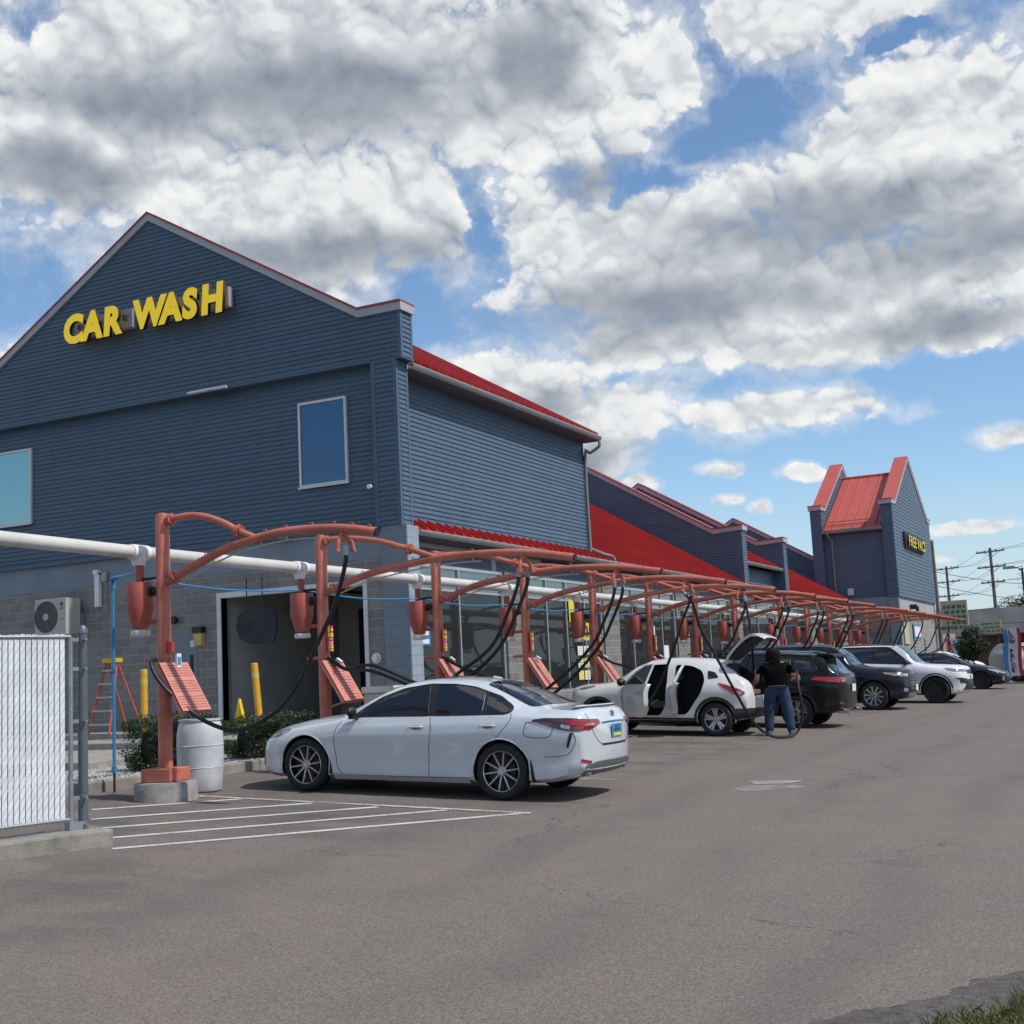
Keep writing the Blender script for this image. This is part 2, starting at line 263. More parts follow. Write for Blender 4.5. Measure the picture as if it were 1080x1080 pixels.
# ---------------------------------------------------------------- geometry helpers
def link(o, parent=None):
    C.objects.link(o)
    if parent: o.parent = parent
    return o
def thing(name, label, cat, loc=(0,0,0), group=None, rz=0):
    o = bpy.data.objects.new(name, None); C.objects.link(o); o.location = loc; o.rotation_euler = (0,0,rz)
    o['label'] = label; o['category'] = cat; o.empty_display_size = .2
    if group: o['group'] = group
    return o
def tag(o, label=None, cat=None, group=None, kind=None):
    if label: o['label'] = label
    if cat: o['category'] = cat
    if group: o['group'] = group
    if kind: o['kind'] = kind
    return o
class MB:
    def __init__(s): s.v = []; s.f = []; s.mi = []; s.cm = 0
    def add(s, vs, fs):
        n = len(s.v); s.v += [tuple(x) for x in vs]; s.f += [tuple(i+n for i in f) for f in fs]; s.mi += [s.cm]*len(fs); return s
    def box(s, x0, x1, y0, y1, z0, z1):
        return s.add([(x,y,z) for z in (z0,z1) for y in (y0,y1) for x in (x0,x1)],
                     [(0,2,3,1),(4,5,7,6),(0,1,5,4),(2,6,7,3),(0,4,6,2),(1,3,7,5)])
    def obox(s, c, ax, ay, az):
        c=Vector(c); ax=Vector(ax); ay=Vector(ay); az=Vector(az)
        return s.add([c+i*ax+j*ay+k*az for k in (-1,1) for j in (-1,1) for i in (-1,1)],
                     [(0,2,3,1),(4,5,7,6),(0,1,5,4),(2,6,7,3),(0,4,6,2),(1,3,7,5)])
    def quad(s, a, b, c, d): return s.add([a,b,c,d], [(0,1,2,3)])
    def prism(s, poly, axis, a, b):   # poly in the two other axes, extruded along axis from a to b
        def P(u, v, t):
            return {'x': (t,u,v), 'y': (u,t,v), 'z': (u,v,t)}[axis]
        n = len(poly); vs = [P(u,v,a) for u,v in poly] + [P(u,v,b) for u,v in poly]
        return s.add(vs, [tuple(range(n))[::-1], tuple(range(n,2*n))] + [(i,(i+1)%n,(i+1)%n+n,i+n) for i in range(n)])
    def tube(s, pts, r, seg=10, caps=True):
        pts = [Vector(p) for p in pts]; n = len(pts); rs = r if isinstance(r, (list,tuple)) else [r]*n
        t0 = (pts[1]-pts[0]).normalized(); up = Vector((0,0,1)) if abs(t0.z) < .9 else Vector((1,0,0))
        a = t0.cross(up).normalized(); vs = []
        for i, p in enumerate(pts):
            t = (pts[min(i+1,n-1)]-pts[max(i-1,0)]).normalized()
            a = (a - t*a.dot(t)).normalized(); b = t.cross(a)
            vs += [p + (a*math.cos(2*math.pi*k/seg)+b*math.sin(2*math.pi*k/seg))*rs[i] for k in range(seg)]
        fs = [(i*seg+k, i*seg+(k+1)%seg, (i+1)*seg+(k+1)%seg, (i+1)*seg+k) for i in range(n-1) for k in range(seg)]
        if caps: fs += [tuple(range(seg))[::-1], tuple((n-1)*seg+k for k in range(seg))]
        return s.add(vs, fs)
    def lathe(s, prof, c=(0,0,0), axis='z', seg=24, caps=True):   # prof: (r, t)
        vs = []
        for r, t in prof:
            for k in range(seg):
                u, v = r*math.cos(2*math.pi*k/seg), r*math.sin(2*math.pi*k/seg)
                q = {'z': (u,v,t), 'y': (u,t,v), 'x': (t,u,v)}[axis]
                vs.append((q[0]+c[0], q[1]+c[1], q[2]+c[2]))
        n = len(prof)
        fs = [(i*seg+k, i*seg+(k+1)%seg, (i+1)*seg+(k+1)%seg, (i+1)*seg+k) for i in range(n-1) for k in range(seg)]
        if caps: fs += [tuple(range(seg))[::-1], tuple((n-1)*seg+k for k in range(seg))]
        return s.add(vs, fs)
    def build(s, name, m, parent=None, smooth=False, world=False, sharp=35, recalc=True):
        me = bpy.data.meshes.new(name); off = parent.location if (world and parent) else Vector((0,0,0))
        me.from_pydata([(x-off[0], y-off[1], z-off[2]) for x,y,z in s.v], [], s.f)
        for mm in (m if isinstance(m, (list,tuple)) else [m]): me.materials.append(mm)
        if any(s.mi): me.polygons.foreach_set('material_index', s.mi)
        if recalc:
            bm = bmesh.new(); bm.from_mesh(me); bmesh.ops.recalc_face_normals(bm, faces=bm.faces); bm.to_mesh(me); bm.free()
        if smooth:
            me.polygons.foreach_set('use_smooth', [True]*len(me.polygons)); me.set_sharp_from_angle(angle=R(sharp))
        me.update()
        return link(bpy.data.objects.new(name, me), parent)
def cr(pts, n=6):      # catmull-rom through points
    P = [Vector(p) for p in pts]; o = []
    for i in range(len(P)-1):
        a, b, c, d = P[max(i-1,0)], P[i], P[i+1], P[min(i+2,len(P)-1)]
        for k in range(n):
            t = k/n; o.append(.5*((2*b)+(c-a)*t+(2*a-5*b+4*c-d)*t*t+(3*b-a-3*c+d)*t**3))
    o.append(P[-1]); return o
def bevel(o, wd=.01, seg=2):
    md = o.modifiers.new('bevel', 'BEVEL'); md.width = wd; md.segments = seg; md.limit_method = 'ANGLE'; return o
def zg(x, y):
    t = max(-14, min(13.2, y)); return -1.79 + .0058*max(-30, min(60, x)) + .0447*t
def text(body, size, name, m, parent, ext=.02, bold=.0, shear=0.):
    cu = bpy.data.curves.new(name, 'FONT'); cu.body = body; cu.size = size; cu.extrude = ext; cu.offset = bold; cu.shear = shear; cu.resolution_u = 4
    o = bpy.data.objects.new(name, cu); C.objects.link(o); dg = bpy.context.evaluated_depsgraph_get()
    me = bpy.data.meshes.new_from_object(o.evaluated_get(dg)); bpy.data.objects.remove(o); bpy.data.curves.remove(cu)
    me.materials.clear()
    for x in (m if isinstance(m, (list,tuple)) else [m]): me.materials.append(x)
    if isinstance(m, (list,tuple)):
        me.polygons.foreach_set('material_index', [0 if abs(p.normal.z) > .7 else 1 for p in me.polygons])
    return link(bpy.data.objects.new(name, me), parent)

# ---------------------------------------------------------------- ground
xs = [-60,-30,-10,0,5,10,15,20,30,40,50,60,80,110,160,300,900,2500]; ys = [-900,-200,-60,-14,-8,-2,0,4,8,11,13.2,20,40,200,900,2500]
g = MB(); g.add([(x,y,zg(x,y)) for y in ys for x in xs], [(j*len(xs)+i, j*len(xs)+i+1, (j+1)*len(xs)+i+1, (j+1)*len(xs)+i) for j in range(len(ys)-1) for i in range(len(xs)-1)])
tag(g.build('parking_lot_ground', ASPH, recalc=False), kind='structure')
def strip(name, pts, wd, m, lift=.004, n=6):
    b = MB(); 
    for (a, c) in pts:
        a = Vector(a); c = Vector(c); d = (c-a).normalized(); q = Vector((-d.y, d.x))*wd/2
        for k in range(n):
            p0 = a.lerp(c, k/n); p1 = a.lerp(c, (k+1)/n)
            b.quad(*[(p.x, p.y, zg(p.x,p.y)+lift) for p in (p0-q, p1-q, p1+q, p0+q)])
    return tag(b.build(name, m), kind='structure')
def mat_worn(name, col, lo, hi):
    m = bpy.data.materials.new(name); m.use_nodes = True; T = NT(m.node_tree); p = T.n['Principled BSDF']; out = T.n['Material Output']
    tc = T.new('ShaderNodeTexCoord'); v = tc.outputs['Object']
    T.l.new(T.mix(T.ramp(T.noise(v, 3, 4), .3, .7), col, tuple(c*.75 for c in col)), p.inputs['Base Color']); p.inputs['Roughness'].default_value = .8
    tr = T.new('ShaderNodeBsdfTransparent'); mx = T.new('ShaderNodeMixShader')
    T.l.new(T.ramp(T.m('ADD', T.m('MULTIPLY', T.noise(v, 38, 4, .7), .6), T.m('MULTIPLY', T.noise(v, 2.2, 4, .6), .4)), lo, hi), mx.inputs[0])
    T.l.new(tr.outputs[0], mx.inputs[1]); T.l.new(p.outputs[0], mx.inputs[2]); T.l.new(mx.outputs[0], out.inputs[0]); return m
PAINT = mat_worn('road_paint', (.55,.55,.54), .36, .46); PAINT2 = mat_worn('faded_paint', (.42,.41,.40), .46, .62)
strip('hatched_road_marking', [((11.29,11.11),(12.78,10.12)),((10.64,10.48),(12.72,9.04)),((10.07,9.91),(12.69,8.1)),((9.61,9.28),(12.72,7.22)),((9.12,8.73),(12.80,6.27))], .10, PAINT, .0045)
strip('parking_bay_road_marking', [((12.82,10.95),(12.78,6.2))], .10, mat_worn('bay_paint', (.5,.5,.49), .42, .52), .0085)
strip('faded_bay_road_marking', [((20.2,8.6),(20.15,6.2)),((16.45,8.3),(16.4,6.6)),((23.3,7.2),(23.25,5.9)),((27.1,6.9),(27.0,5.6)),((30.9,7.5),(30.9,5.5)),((34.2,7.5),(34.2,5.6))], .10, PAINT2, .0045)
b = MB()
for poly in ([(16.9,4.95),(17.15,4.25),(16.62,4.42),(16.5,4.75)], [(15.62,4.62),(16.4,4.02),(16.5,4.4),(16.25,4.75),(15.9,4.85)]):
    b.add([(x,y,zg(x,y)+.005) for x,y in poly], [tuple(range(len(poly)))])
tag(b.build('arrow_road_marking', mat_worn('arrow_paint', (.42,.42,.41), .42, .60)), kind='structure')
# concrete, gravel, kerbs behind the posts
KY = 12.38
b = MB()
for k in range(18):
    x0 = 11.3+k*2.4
    if x0 > 52: break
    b.box(x0, x0+2.39, KY, KY+.16, -1.6, zg(x0+1.2,KY)+.15)
o = b.build('kerb', CONC2); bevel(o, .02); tag(o, kind='structure')
GRAV = mat('gravel_bed', (.36,.345,.32), .95, var=.3, vs=60, bump=.9, bs=70)
b = MB(); b.box(11.3, 21.6, KY+.16, 15.6, -1.6, -1.06); tag(b.build('gravel_ground', GRAV), kind='structure')
b = MB()
for i in range(5200):
    x = rnd.uniform(11.4, 19.5); y = rnd.uniform(KY+.17, 15.5); r = rnd.uniform(.012, .03); a = rnd.random()*6
    vs = [(x+r*math.cos(a+q), y+r*math.sin(a+q)*.8, -1.058) for q in (0, 2.1, 4.2)] + [(x, y, -1.058+r*rnd.uniform(.6,1.1))]
    b.add(vs, [(0,1,3),(1,2,3),(2,0,3)])
GRAV2 = mat('pale_stones', (.50,.485,.455), .9, var=.45, vs=22, det=1, col2=(.17,.16,.145))
tag(b.build('gravel', GRAV2, recalc=False), 'pale loose stones covering the bed behind the kerb', 'gravel', kind='stuff')
b = MB(); b.box(15.4, 19.2, 15.3, 26, -1.6, -.93); b.box(19.2, 21.0, 15.0, 27, -1.6, -.80); b.box(21.0, 26, 13.9, 27.5, -1.6, -.68)
o = b.build('walkway_slab', CONC); bevel(o, .02); tag(o, kind='structure')
b = MB(); b.box(21.6, 66, KY+.16, 13.75, -1.6, -.95); tag(b.build('storefront_pavement', CONC), kind='structure')

# ---------------------------------------------------------------- grass verge bottom right
soil = mat('dirt_edge', (.115,.102,.094), .95, vs=14, det=7, bump=1., bs=60, col2=(.045,.040,.038))
b = MB()
ea = [(5.0,2.38),(6.21,1.63),(6.9,1.21),(7.84,.73),(9.6,.05),(14,-1.4)]; gb = [(5.0,1.68),(6.43,1.02),(6.95,.78),(7.6,.50),(9.6,-.45),(14,-1.8)]
def on_line(L, x):
    for k in range(len(L)-1):
        if L[k][0] <= x <= L[k+1][0]: return L[k][1]+(L[k+1][1]-L[k][1])*(x-L[k][0])/(L[k+1][0]-L[k][0])
    return L[-1][1]
b = MB(); xs2 = [5.0+k*.03 for k in range(200)]+[11.2,12.5,14]; row = []
for k, x in enumerate(xs2):
    j = .035*math.sin(x*7)+.02*math.sin(x*23+1)+rnd.uniform(-.018,.018)
    y0, y3 = on_line(ea, x)+j, on_line(gb, x)-.06
    row.append([(x, y0, zg(x,y0)+.003), (x, y0-.05, zg(x,y0-.05)+.005), (x, (y0+y3)/2, zg(x,(y0+y3)/2)+.006+rnd.uniform(0,.008)), (x, y3, zg(x,y3)+.012)])
b.add([p for r_ in row for p in r_], [(i*4+k, (i+1)*4+k, (i+1)*4+k+1, i*4+k+1) for i in range(len(row)-1) for k in range(3)])
tag(b.build('dirt_path', soil, recalc=False), kind='structure')
b = MB(); gp = gb + [(14,-6),(5,-6)]
b.add([(x,y,zg(x,y)+.010) for x,y in gp], [tuple(range(len(gp)))])
tag(b.build('grass_ground', mat('turf_soil', (.045,.06,.02), .95, var=.4, vs=8)), kind='structure')
def line_y(x):
    for k in range(5):
        if gb[k][0] <= x <= gb[k+1][0]: return gb[k][1]+(gb[k+1][1]-gb[k][1])*(x-gb[k][0])/(gb[k+1][0]-gb[k][0])
b = MB()
for i in range(24000):
    x = rnd.uniform(5.3, 9.2) if i < 11000 else rnd.uniform(4.8, 14); y = line_y(max(5,x)) + .06*math.sin(x*9) - (abs(rnd.gauss(0, .5)) if i < 11000 else rnd.uniform(0, 4))
    h = rnd.uniform(.03,.095); a = rnd.random()*6.3; wd = .0028; lx = rnd.gauss(0,.035); ly = rnd.gauss(0,.035); z = zg(x,y)+.008
    dx, dy = wd*math.cos(a), wd*math.sin(a)
    b.cm = rnd.choice((0,1,1,2,2))
    b.add([(x-dx,y-dy,z),(x+dx,y+dy,z),(x+dx*.6+lx*.5,y+dy*.6+ly*.5,z+h*.6),(x+lx,y+ly,z+h)], [(0,1,2),(0,2,3)])
tag(b.build('grass', [mat('grass_green', (.10,.135,.03), .7), mat('grass_dark', (.05,.08,.018), .7), mat('grass_dry', (.22,.19,.07), .8)], recalc=False),
    'short patchy green and straw coloured grass at the lot edge', 'grass', kind='stuff')
b = MB()
for i in range(700):
    k = rnd.random(); x = 5.2+4*k; y = line_y(x)+abs(rnd.gauss(0,.16)); r = rnd.uniform(.003,.010); z = zg(x,y)+.008
    vs = [(x+r*rnd.uniform(.6,1)*math.cos(q), y+r*math.sin(q), z) for q in (0,1.6,3.1,4.7)]+[(x,y,z+r*.8)]
    b.add(vs, [(0,1,4),(1,2,4),(2,3,4),(3,0,4)])
tag(b.build('asphalt_crumbs', mat('crumbs', (.16,.15,.14), .9, var=.5, vs=30)), 'dark asphalt crumbs and grit along the broken lot edge', 'gravel', kind='stuff')

# ---------------------------------------------------------------- the building
BL = thing('car_wash_building', 'long blue sided car wash with grey block base and red metal roofs', 'building', (22.5, 20, -1.2))
def bpart(b, name, m, parent=BL, **k):
    o = b.build(name, m, BL, world=True, **k)
    if parent is not BL:
        o.parent = parent; o.matrix_parent_inverse = Matrix()
    return o
LAP = .104
def siding(name, axis, c, sgn, z0, z1, lo, hi, m=SIDING, parent=BL, lap=LAP, sub=1):
    """laps on plane axis=c facing sgn; lo(z), hi(z) give the extents."""
    b = MB(); n = max(1, round((z1-z0)/lap)); d = (z1-z0)/n
    for k in range(n):
        a, e = z0+k*d, z0+(k+1)*d; t = .022
        l0, h0, l1, h1 = lo(a), hi(a), lo(e), hi(e)
        if h0-l0 < .01: continue
        P = (lambda u, z, o: (c+sgn*o, u, z)) if axis == 'x' else (lambda u, z, o: (u, c+sgn*o, z))
        v = [P(l0,a,0), P(h0,a,0), P(l0,a,t), P(h0,a,t), P(l0,a+.012,t), P(h0,a+.012,t), P(l1,e,0.002), P(max(h1,l1+.001),e,0.002)]
        b.cm = 0; b.add(v, [(0,1,3,2),(2,3,5,4),(4,5,7,6)])
        if k % 2 == 0 and h0-l0 > 3:      # butt joints of the boards
            u = l0+rnd.uniform(.3, 3.6)
            while u < min(h0, h1)-.2:
                if u > max(l0, l1): 
                    b.cm = 1; zt_ = min(z1, e+d); b.add([P(u,a+.012,t+.0015), P(u+.007,a+.012,t+.0015), P(u+.007,e-.002,.006), P(u,e-.002,.006)], [(0,1,3,2) if 0 else (0,1,2,3)])
                u += 3.66+rnd.uniform(-.5,.9)
    return bpart(b, name, [m if m is not SIDING or axis == 'x' else SIDINGY, JOINT], recalc=False)
# --- front gable (faces -X, plane X=22.5)
AY, AZ, SH = 20.21, 11.41, 5.74
def gable_lo(z): return 13.44 if z < 8.0 else AY-(AZ-z)/.598
def gable_hi(z): return 26.98 if z < 8.0 else AY+(AZ-z)/.598
XF = 22.5
siding('upper_gable_wall', 'x', XF, -1, 6.92, AZ-.04, gable_lo, gable_hi)
siding('corner_pier_wall', 'x', XF, -1, 3.35, 6.92, lambda z: 13.60, lambda z: 14.08)
siding('recessed_wall', 'x', XF+.24, -1, 3.37, 6.92, lambda z: 14.16, lambda z: 26.2)
siding('pier_return_wall', 'y', 13.55, -1, 3.35, 6.86, lambda z: XF+.08, lambda z: XF+.40)
siding('gable_return_wall', 'y', 13.40, -1, 6.92, 7.98, lambda z: XF+.06, lambda z: XF+.42)
b = MB()
b.prism([(13.44,6.88),(26.98,6.88),(26.98,7.95),(25.95,7.95),(AY,AZ-.06),(14.47,7.95),(13.44,7.95)], 'x', XF+.003, XF+.44)
b.box(XF+.003, XF+.44, 13.585, 14.16, 3.33, 6.88); b.box(XF+.243, XF+.44, 14.16, 26.98, 3.33, 6.88)
bpart(b, 'gable_core', TRIM)
b = MB()   # corner boards and the underside of the band
b.box(XF-.02, XF+.06, 13.38, 13.46, 6.9, 8.0); b.box(XF-.02, XF+.06, 13.53, 13.62, 3.33, 6.88)
b.box(XF-.02, XF+.26, 14.06, 14.16, 3.33, 6.90); b.box(XF+.40, XF+.47, 13.38, 13.45, 6.87, 8.0); b.box(XF+.38, XF+.46, 13.53, 13.60, 3.33, 6.86)
b.box(XF-.022, XF+.24, 14.16, 26.2, 6.87, 6.925); b.box(XF-.022, XF+.48, 13.37, 14.16, 6.865, 6.90)
b.box(XF-.02, XF+.27, 14.16, 26.2, 3.31, 3.365)
bpart(b, 'corner_trim', TRIM)
def coping(pts, x0, x1, h=.17, cap=.05, name='roof_coping', side=0):
    """fascia + thin red cap following a profile in YZ"""
    b = MB(); c = MB()
    n = len(pts)
    lower = [(y, z-h) for y, z in pts]
    for k in range(n-1):
        (y0,z0),(y1,z1) = pts[k], pts[k+1]
        b.prism([(y0,z0-h),(y1,z1-h),(y1,z1),(y0,z0)], 'x', x0, x1)
        c.prism([(y0,z0+.002),(y1,z1+.002),(y1,z1+cap),(y0,z0+cap)], 'x', x0-.02, x1+.02)
    f = bpart(b, name, FASCIA); r = bpart(c, 'coping_cap', REDCAP); r.parent = f
    r.location = (0,0,0)
    return f
coping([(13.33,8.06),(14.42,8.06),(AY,AZ+.04),(26.0,8.06),(27.1,8.06)], XF-.07, XF+.50)
# --- block wall below with the bay opening  (X=22.60)
XB = 22.60; GY0, GY1, GZ = 14.60, 18.36, 2.18; DY0, DY1, DZ = 19.06, 20.0, 1.45
b = MB(); b.box(XB, XB+.30, 14.05, 27, 2.72, 3.33); bpart(b, 'painted_band', BAND)
b = MB()
b.box(XB, XB+.30, 14.05, 27, GZ, 2.72); b.box(XB, XB+.30, 14.05, GY0, -1.3, GZ); b.box(XB, XB+.30, GY1, DY0, -1.3, GZ)
b.box(XB, XB+.30, DY0, DY1, DZ, GZ); b.box(XB, XB+.30, DY1, 27, -1.3, GZ)
bpart(b, 'block_wall', BLKX)
b = MB(); b.box(XF, XF+.47, 13.44, 14.05, -1.4, 3.33); bpart(b, 'corner_pillar', [PBX])
b = MB(); b.box(XF+.02, XF+.48, 13.432, 13.438, -1.4, 3.325); bpart(b, 'corner_pillar_side', PBY)
b = MB(); b.box(XB-.03, XB+.2, GY1-.0, GY1+.11, -.7, GZ+.1); b.box(XB-.03, XB+.2, GY0-.10, GY0, -.7, GZ+.1); b.box(XB-.03, XB+.2, GY0, GY1, GZ-.02, GZ+.1)
bpart(b, 'bay_door_frame', WHITE)
# bay interior
CR = mat('bay_paint_grey', (.42,.42,.41), .8, var=.1, vs=1)
b = MB(); b.box(XB+.3, 30, GY1+.02, GY1+.2, -.7, 3.2); b.box(27.2, 27.4, 13.9, GY1, -.7, 3.2); b.box(XB+.3, 30, 13.9, GY1, 3.0, 3.2); b.box(XB+.3, 30, 13.94, 14.05, -.7, 3.2)
bpart(b, 'bay_wall', CR)
b = MB(); b.box(27.12, 27.2, 15.5, 17.7, -.7, 2.0)
dd = bpart(b, 'bay_inner_door', BLACK)
b = MB(); b.box(27.09, 27.12, 16.75, 17.3, -.3, 1.5); b.box(27.09, 27.12, 15.7, 16.4, -.3, 1.5); bpart(b, 'door_pane', GLASSW, parent=dd)
b = MB(); b.box(XB+.35, 27.1, 17.4, 17.46, 2.35, 2.42); b.box(XB+.35, 27.1, 15.1, 15.16, 2.35, 2.42); b.box(23.4, 23.55, 14.7, 18.3, 2.42, 2.75)
bpart(b, 'door_track', BLACK)
# man door
b = MB(); b.box(XB-.01, XB+.12, DY0, DY1, -.68, DZ)
md = bpart(b, 'service_door', mat('blue_grey_door', (.16,.20,.25), .5, var=.05))
b = MB(); b.box(XB-.016, XB-.01, DY0+.10, DY0+.20, .45, .95); bpart(b, 'door_pane', BLACK, parent=md)
b = MB(); b.box(XB-.018, XB-.01, DY0+.04, DY0+.18, 1.13, 1.27); bpart(b, 'notice', SIGNWHT, parent=md)
b = MB(); b.tube([(XB-.02,DY0+.07,.28),(XB-.08,DY0+.07,.28),(XB-.08,DY0+.2,.28)], .014, 8); bpart(b, 'door_handle', STEEL, parent=md)
# windows of the front
def window(y0, y1, z0, z1, x, gm):
    t = .055; b = MB(); b.box(x-.05, x+.04, y0, y1, z0, z0+t); b.box(x-.05, x+.04, y0, y1, z1-t, z1); b.box(x-.05, x+.04, y0, y0+t, z0+t, z1-t); b.box(x-.05, x+.04, y1-t, y1, z0+t, z1-t)
    f = bpart(b, 'window', WHITE)
    b = MB(); b.box(x-.022, x-.012, y0+t, y1-t, z0+t, z1-t); bpart(b, 'window_pane', gm, parent=f)
    b = MB(); b.box(x-.07, x-.05, y0-.03, y1+.03, z0-.03, z0+.01); bpart(b, 'window_sill', WHITE, parent=f)
window(14.94, 16.2, 4.41, 6.30, XF+.215, GLASSB); window(24.25, 25.5, 4.45, 6.33, XF+.215, GLASST)
# --- right side wall (faces -Y) and roofs
YW = 13.95; XE = 33.3
siding('side_wall', 'y', YW, -1, 3.56, 6.72, lambda z: XF+.44, lambda z: XE)
b = MB(); b.box(XF+.44, XE, YW+.003, YW+.2, 3.3, 6.9); b.box(XE-.2, XE, YW+.2, 26, 3.3, 6.9); b.box(XE-.003, XE+.07, YW-.03, YW+.06, 3.56, 6.7); bpart(b, 'side_wall_core', TRIM)
def roof(x0, x1, yl, zl, yr, pitch=.6, rib=.40, m=REDROOF, name='metal_roof', two=True, rh=.085):
    b = MB(); zr = zl+(yr-yl)*pitch; t = .05
    b.add([(x0,yl,zl),(x1,yl,zl),(x1,yr,zr),(x0,yr,zr),(x0,yl,zl-t),(x1,yl,zl-t),(x1,yr,zr-t),(x0,yr,zr-t)], [(0,1,2,3),(4,7,6,5),(0,4,5,1),(1,5,6,2),(2,6,7,3),(3,7,4,0)])
    n = int((x1-x0)/rib)
    for k in range(n+1):
        x = x0+.05+k*rib
        if x > x1-.04: break
        b.add([(x-.022,yl-.02,zl),(x+.022,yl-.02,zl),(x+.012,yl-.02,zl+rh),(x-.012,yl-.02,zl+rh),(x-.022,yr,zr),(x+.022,yr,zr),(x+.012,yr,zr+rh),(x-.012,yr,zr+rh)], [(0,1,2,3),(1,5,6,2),(3,2,6,7),(0,3,7,4)])
    if two: b.add([(x0,yr,zr),(x1,yr,zr),(x1,2*yr-yl,zl),(x0,2*yr-yl,zl)], [(0,1,2,3)])
    return bpart(b, name, m)
def gutter(x0, x1, y, z, name='gutter'):
    b = MB(); b.prism([(y,z),(y-.015,z-.03),(y+.0,z-.075),(y+.03,z-.125),(y+.12,z-.125),(y+.12,z),(y+.10,z),(y+.10,z-.10),(y+.035,z-.10),(y+.02,z-.03)], 'x', x0, x1)
    return bpart(b, name, GUTTER)
roof(XF+.5, XE+.2, 13.50, 6.86, 20.2); gutter(XF+.47, XE+.22, 13.40, 6.85)
b = MB(); b.box(XF+.49, XE+.2, 13.53, YW, 6.70, 6.73); b.prism([(13.53,6.70),(YW+.2,6.70),(YW+.2,7.1),(13.53,6.80)], 'x', XE+.16, XE+.2); bpart(b, 'soffit', SOFFIT)
X1, X2 = 47.36, 53.54
roof(XF+.50, X1, 13.50, 3.27, 20.2, rib=.40); gutter(XF+.49, X1+.1, 13.38, 3.26)
b = MB(); b.box(XF+.49, X1+.7, 13.50, 14.3, 3.10, 3.13); bpart(b, 'soffit', SOFFIT)
b = MB(); P=[(XE+.15,13.46,6.72),(XE+.15,13.46,6.55),(XE+.12,13.75,6.38),(XE+.08,13.88,6.3),(XE+.08,13.88,3.75),(XE+.08,13.85,3.62),(XE+.5,13.62,3.47),(XE+.75,13.5,3.42),(XE+.8,13.44,3.28)]
b.tube(cr(P,3), .045, 8); bpart(b, 'downpipe', GUTTER, smooth=True)
# --- cross parapets
def parapet(x, zlow, apexy=19.75, apexz=8.52, shy=14.55, shz=5.38, wing=13.45, th=.60):
    def lo(z): return wing if z < shz-.05 else shy+(z-shz)/((apexz-shz)/(apexy-shy))
    siding('cross_gable_wall', 'x', x, -1, zlow, apexz-.1, lo, lambda z: 26 if z < shz else max(2*apexy-lo(z), lo(z)+.02))
    b = MB(); b.prism([(wing,zlow),(26,zlow),(26,shz-.06),(2*apexy-shy,shz-.06),(apexy,apexz-.08),(shy,shz-.06),(wing,shz-.06)], 'x', x+.003, x+th)
    b.box(x-.015, x+.06, wing-.03, wing+.07, zlow, shz); bpart(b, 'cross_gable_core', TRIM)
    siding('cross_gable_return', 'y', wing-.004, -1, zlow, shz-.1, lambda z: x+.07, lambda z: x+th)
    coping([(wing-.08,shz+.1),(shy,shz+.04),(apexy,apexz),(2*apexy-shy,shz+.04)], x-.06, x+th+.05, .17)
parapet(X1, 2.3); parapet(X2, 2.3)
roof(X1+.60, X2, 13.6, 4.18, 19.7, rib=.40); gutter(X1+.6, X2, 13.48, 4.17)
siding('mid_side_wall', 'y', YW, -1, 2.9, 4.05, lambda z: X1+.6, lambda z: X2)
roof(X2+.6, 67.0, 13.50, 3.27, 20.2, rib=.42); gutter(X2+.6, 66.8, 13.38, 3.26)
parapet(68.2, 3.2, 19.75, 8.30, 13.6, 4.6, 13.5)
# --- storefront below: dark header, block piers, glazing
b = MB(); b.box(XF+.48, 66, YW-.02, YW+.2, 2.62, 3.11); bpart(b, 'header_wall', TRIM)
siding('header_siding', 'y', YW-.02, -1, 2.64, 3.10, lambda z: XF+.48, lambda z: 66)
YG = 13.78
piers = [(27.42,28.66),(33.6,34.76),(39.9,41.1),(46.2,47.5),(52.4,53.8),(58.6,60),(64.8,66.8)]
for a, e in piers:
    b = MB(); b.box(a, e, YG-.10, YG+.3, -1.3, 2.62); bpart(b, 'block_pier', BLKY)
b = MB(); b.box(XF+.48, 66, YG-.04, YG+.2, -1.3, -.34); bpart(b, 'knee_wall', BLKY)
prev = XF+.50
for a, e in piers:
    if prev > 60: break
    x0, x1 = prev, a; n = 2 if x1-x0 < 4.5 else 4
    if prev > 45: n = 2
    b = MB(); t = .05
    b.box(x0, x1, YG-.03, YG+.05, 2.55, 2.62); b.box(x0, x1, YG-.03, YG+.05, -.34, -.26); b.box(x0, x1, YG-.022, YG+.05, 2.05, 2.095)
    for k in range(n+1):
        xx = x0+(x1-x0)*k/n; wd = .09 if k in (0, n) else .05; xa = min(max(xx-wd/2, x0), x1-wd)
        b.box(xa, xa+wd, YG-.04, YG+.06, -.26, 2.55)
    f = bpart(b, 'shop_window', ALU)
    b = MB(); b.box(x0+.02, x1-.02, YG+.0, YG+.008, -.26, 2.05); bpart(b, 'shop_window_pane', GLASSS, parent=f)
    b = MB(); b.box(x0+.02, x1-.02, YG+.0, YG+.008, 2.095, 2.55); bpart(b, 'transom_pane', GLASSTR, parent=f)
    prev = e
b = MB()   # interior room behind the glazing
b.box(28.0, 66, 18.8, 19.0, -1, 3.2); b.box(27.4, 66, YG+.3, 18.8, -1.1, -.7); b.box(27.4, 66, YG+.31, 18.8, 3.02, 3.2); b.box(XF+.5, 27.4, YG+.12, YG+.16, -.7, 2.6)
bpart(b, 'shop_interior_wall', mat('interior_grey', (.16,.16,.155), .85, var=.2))
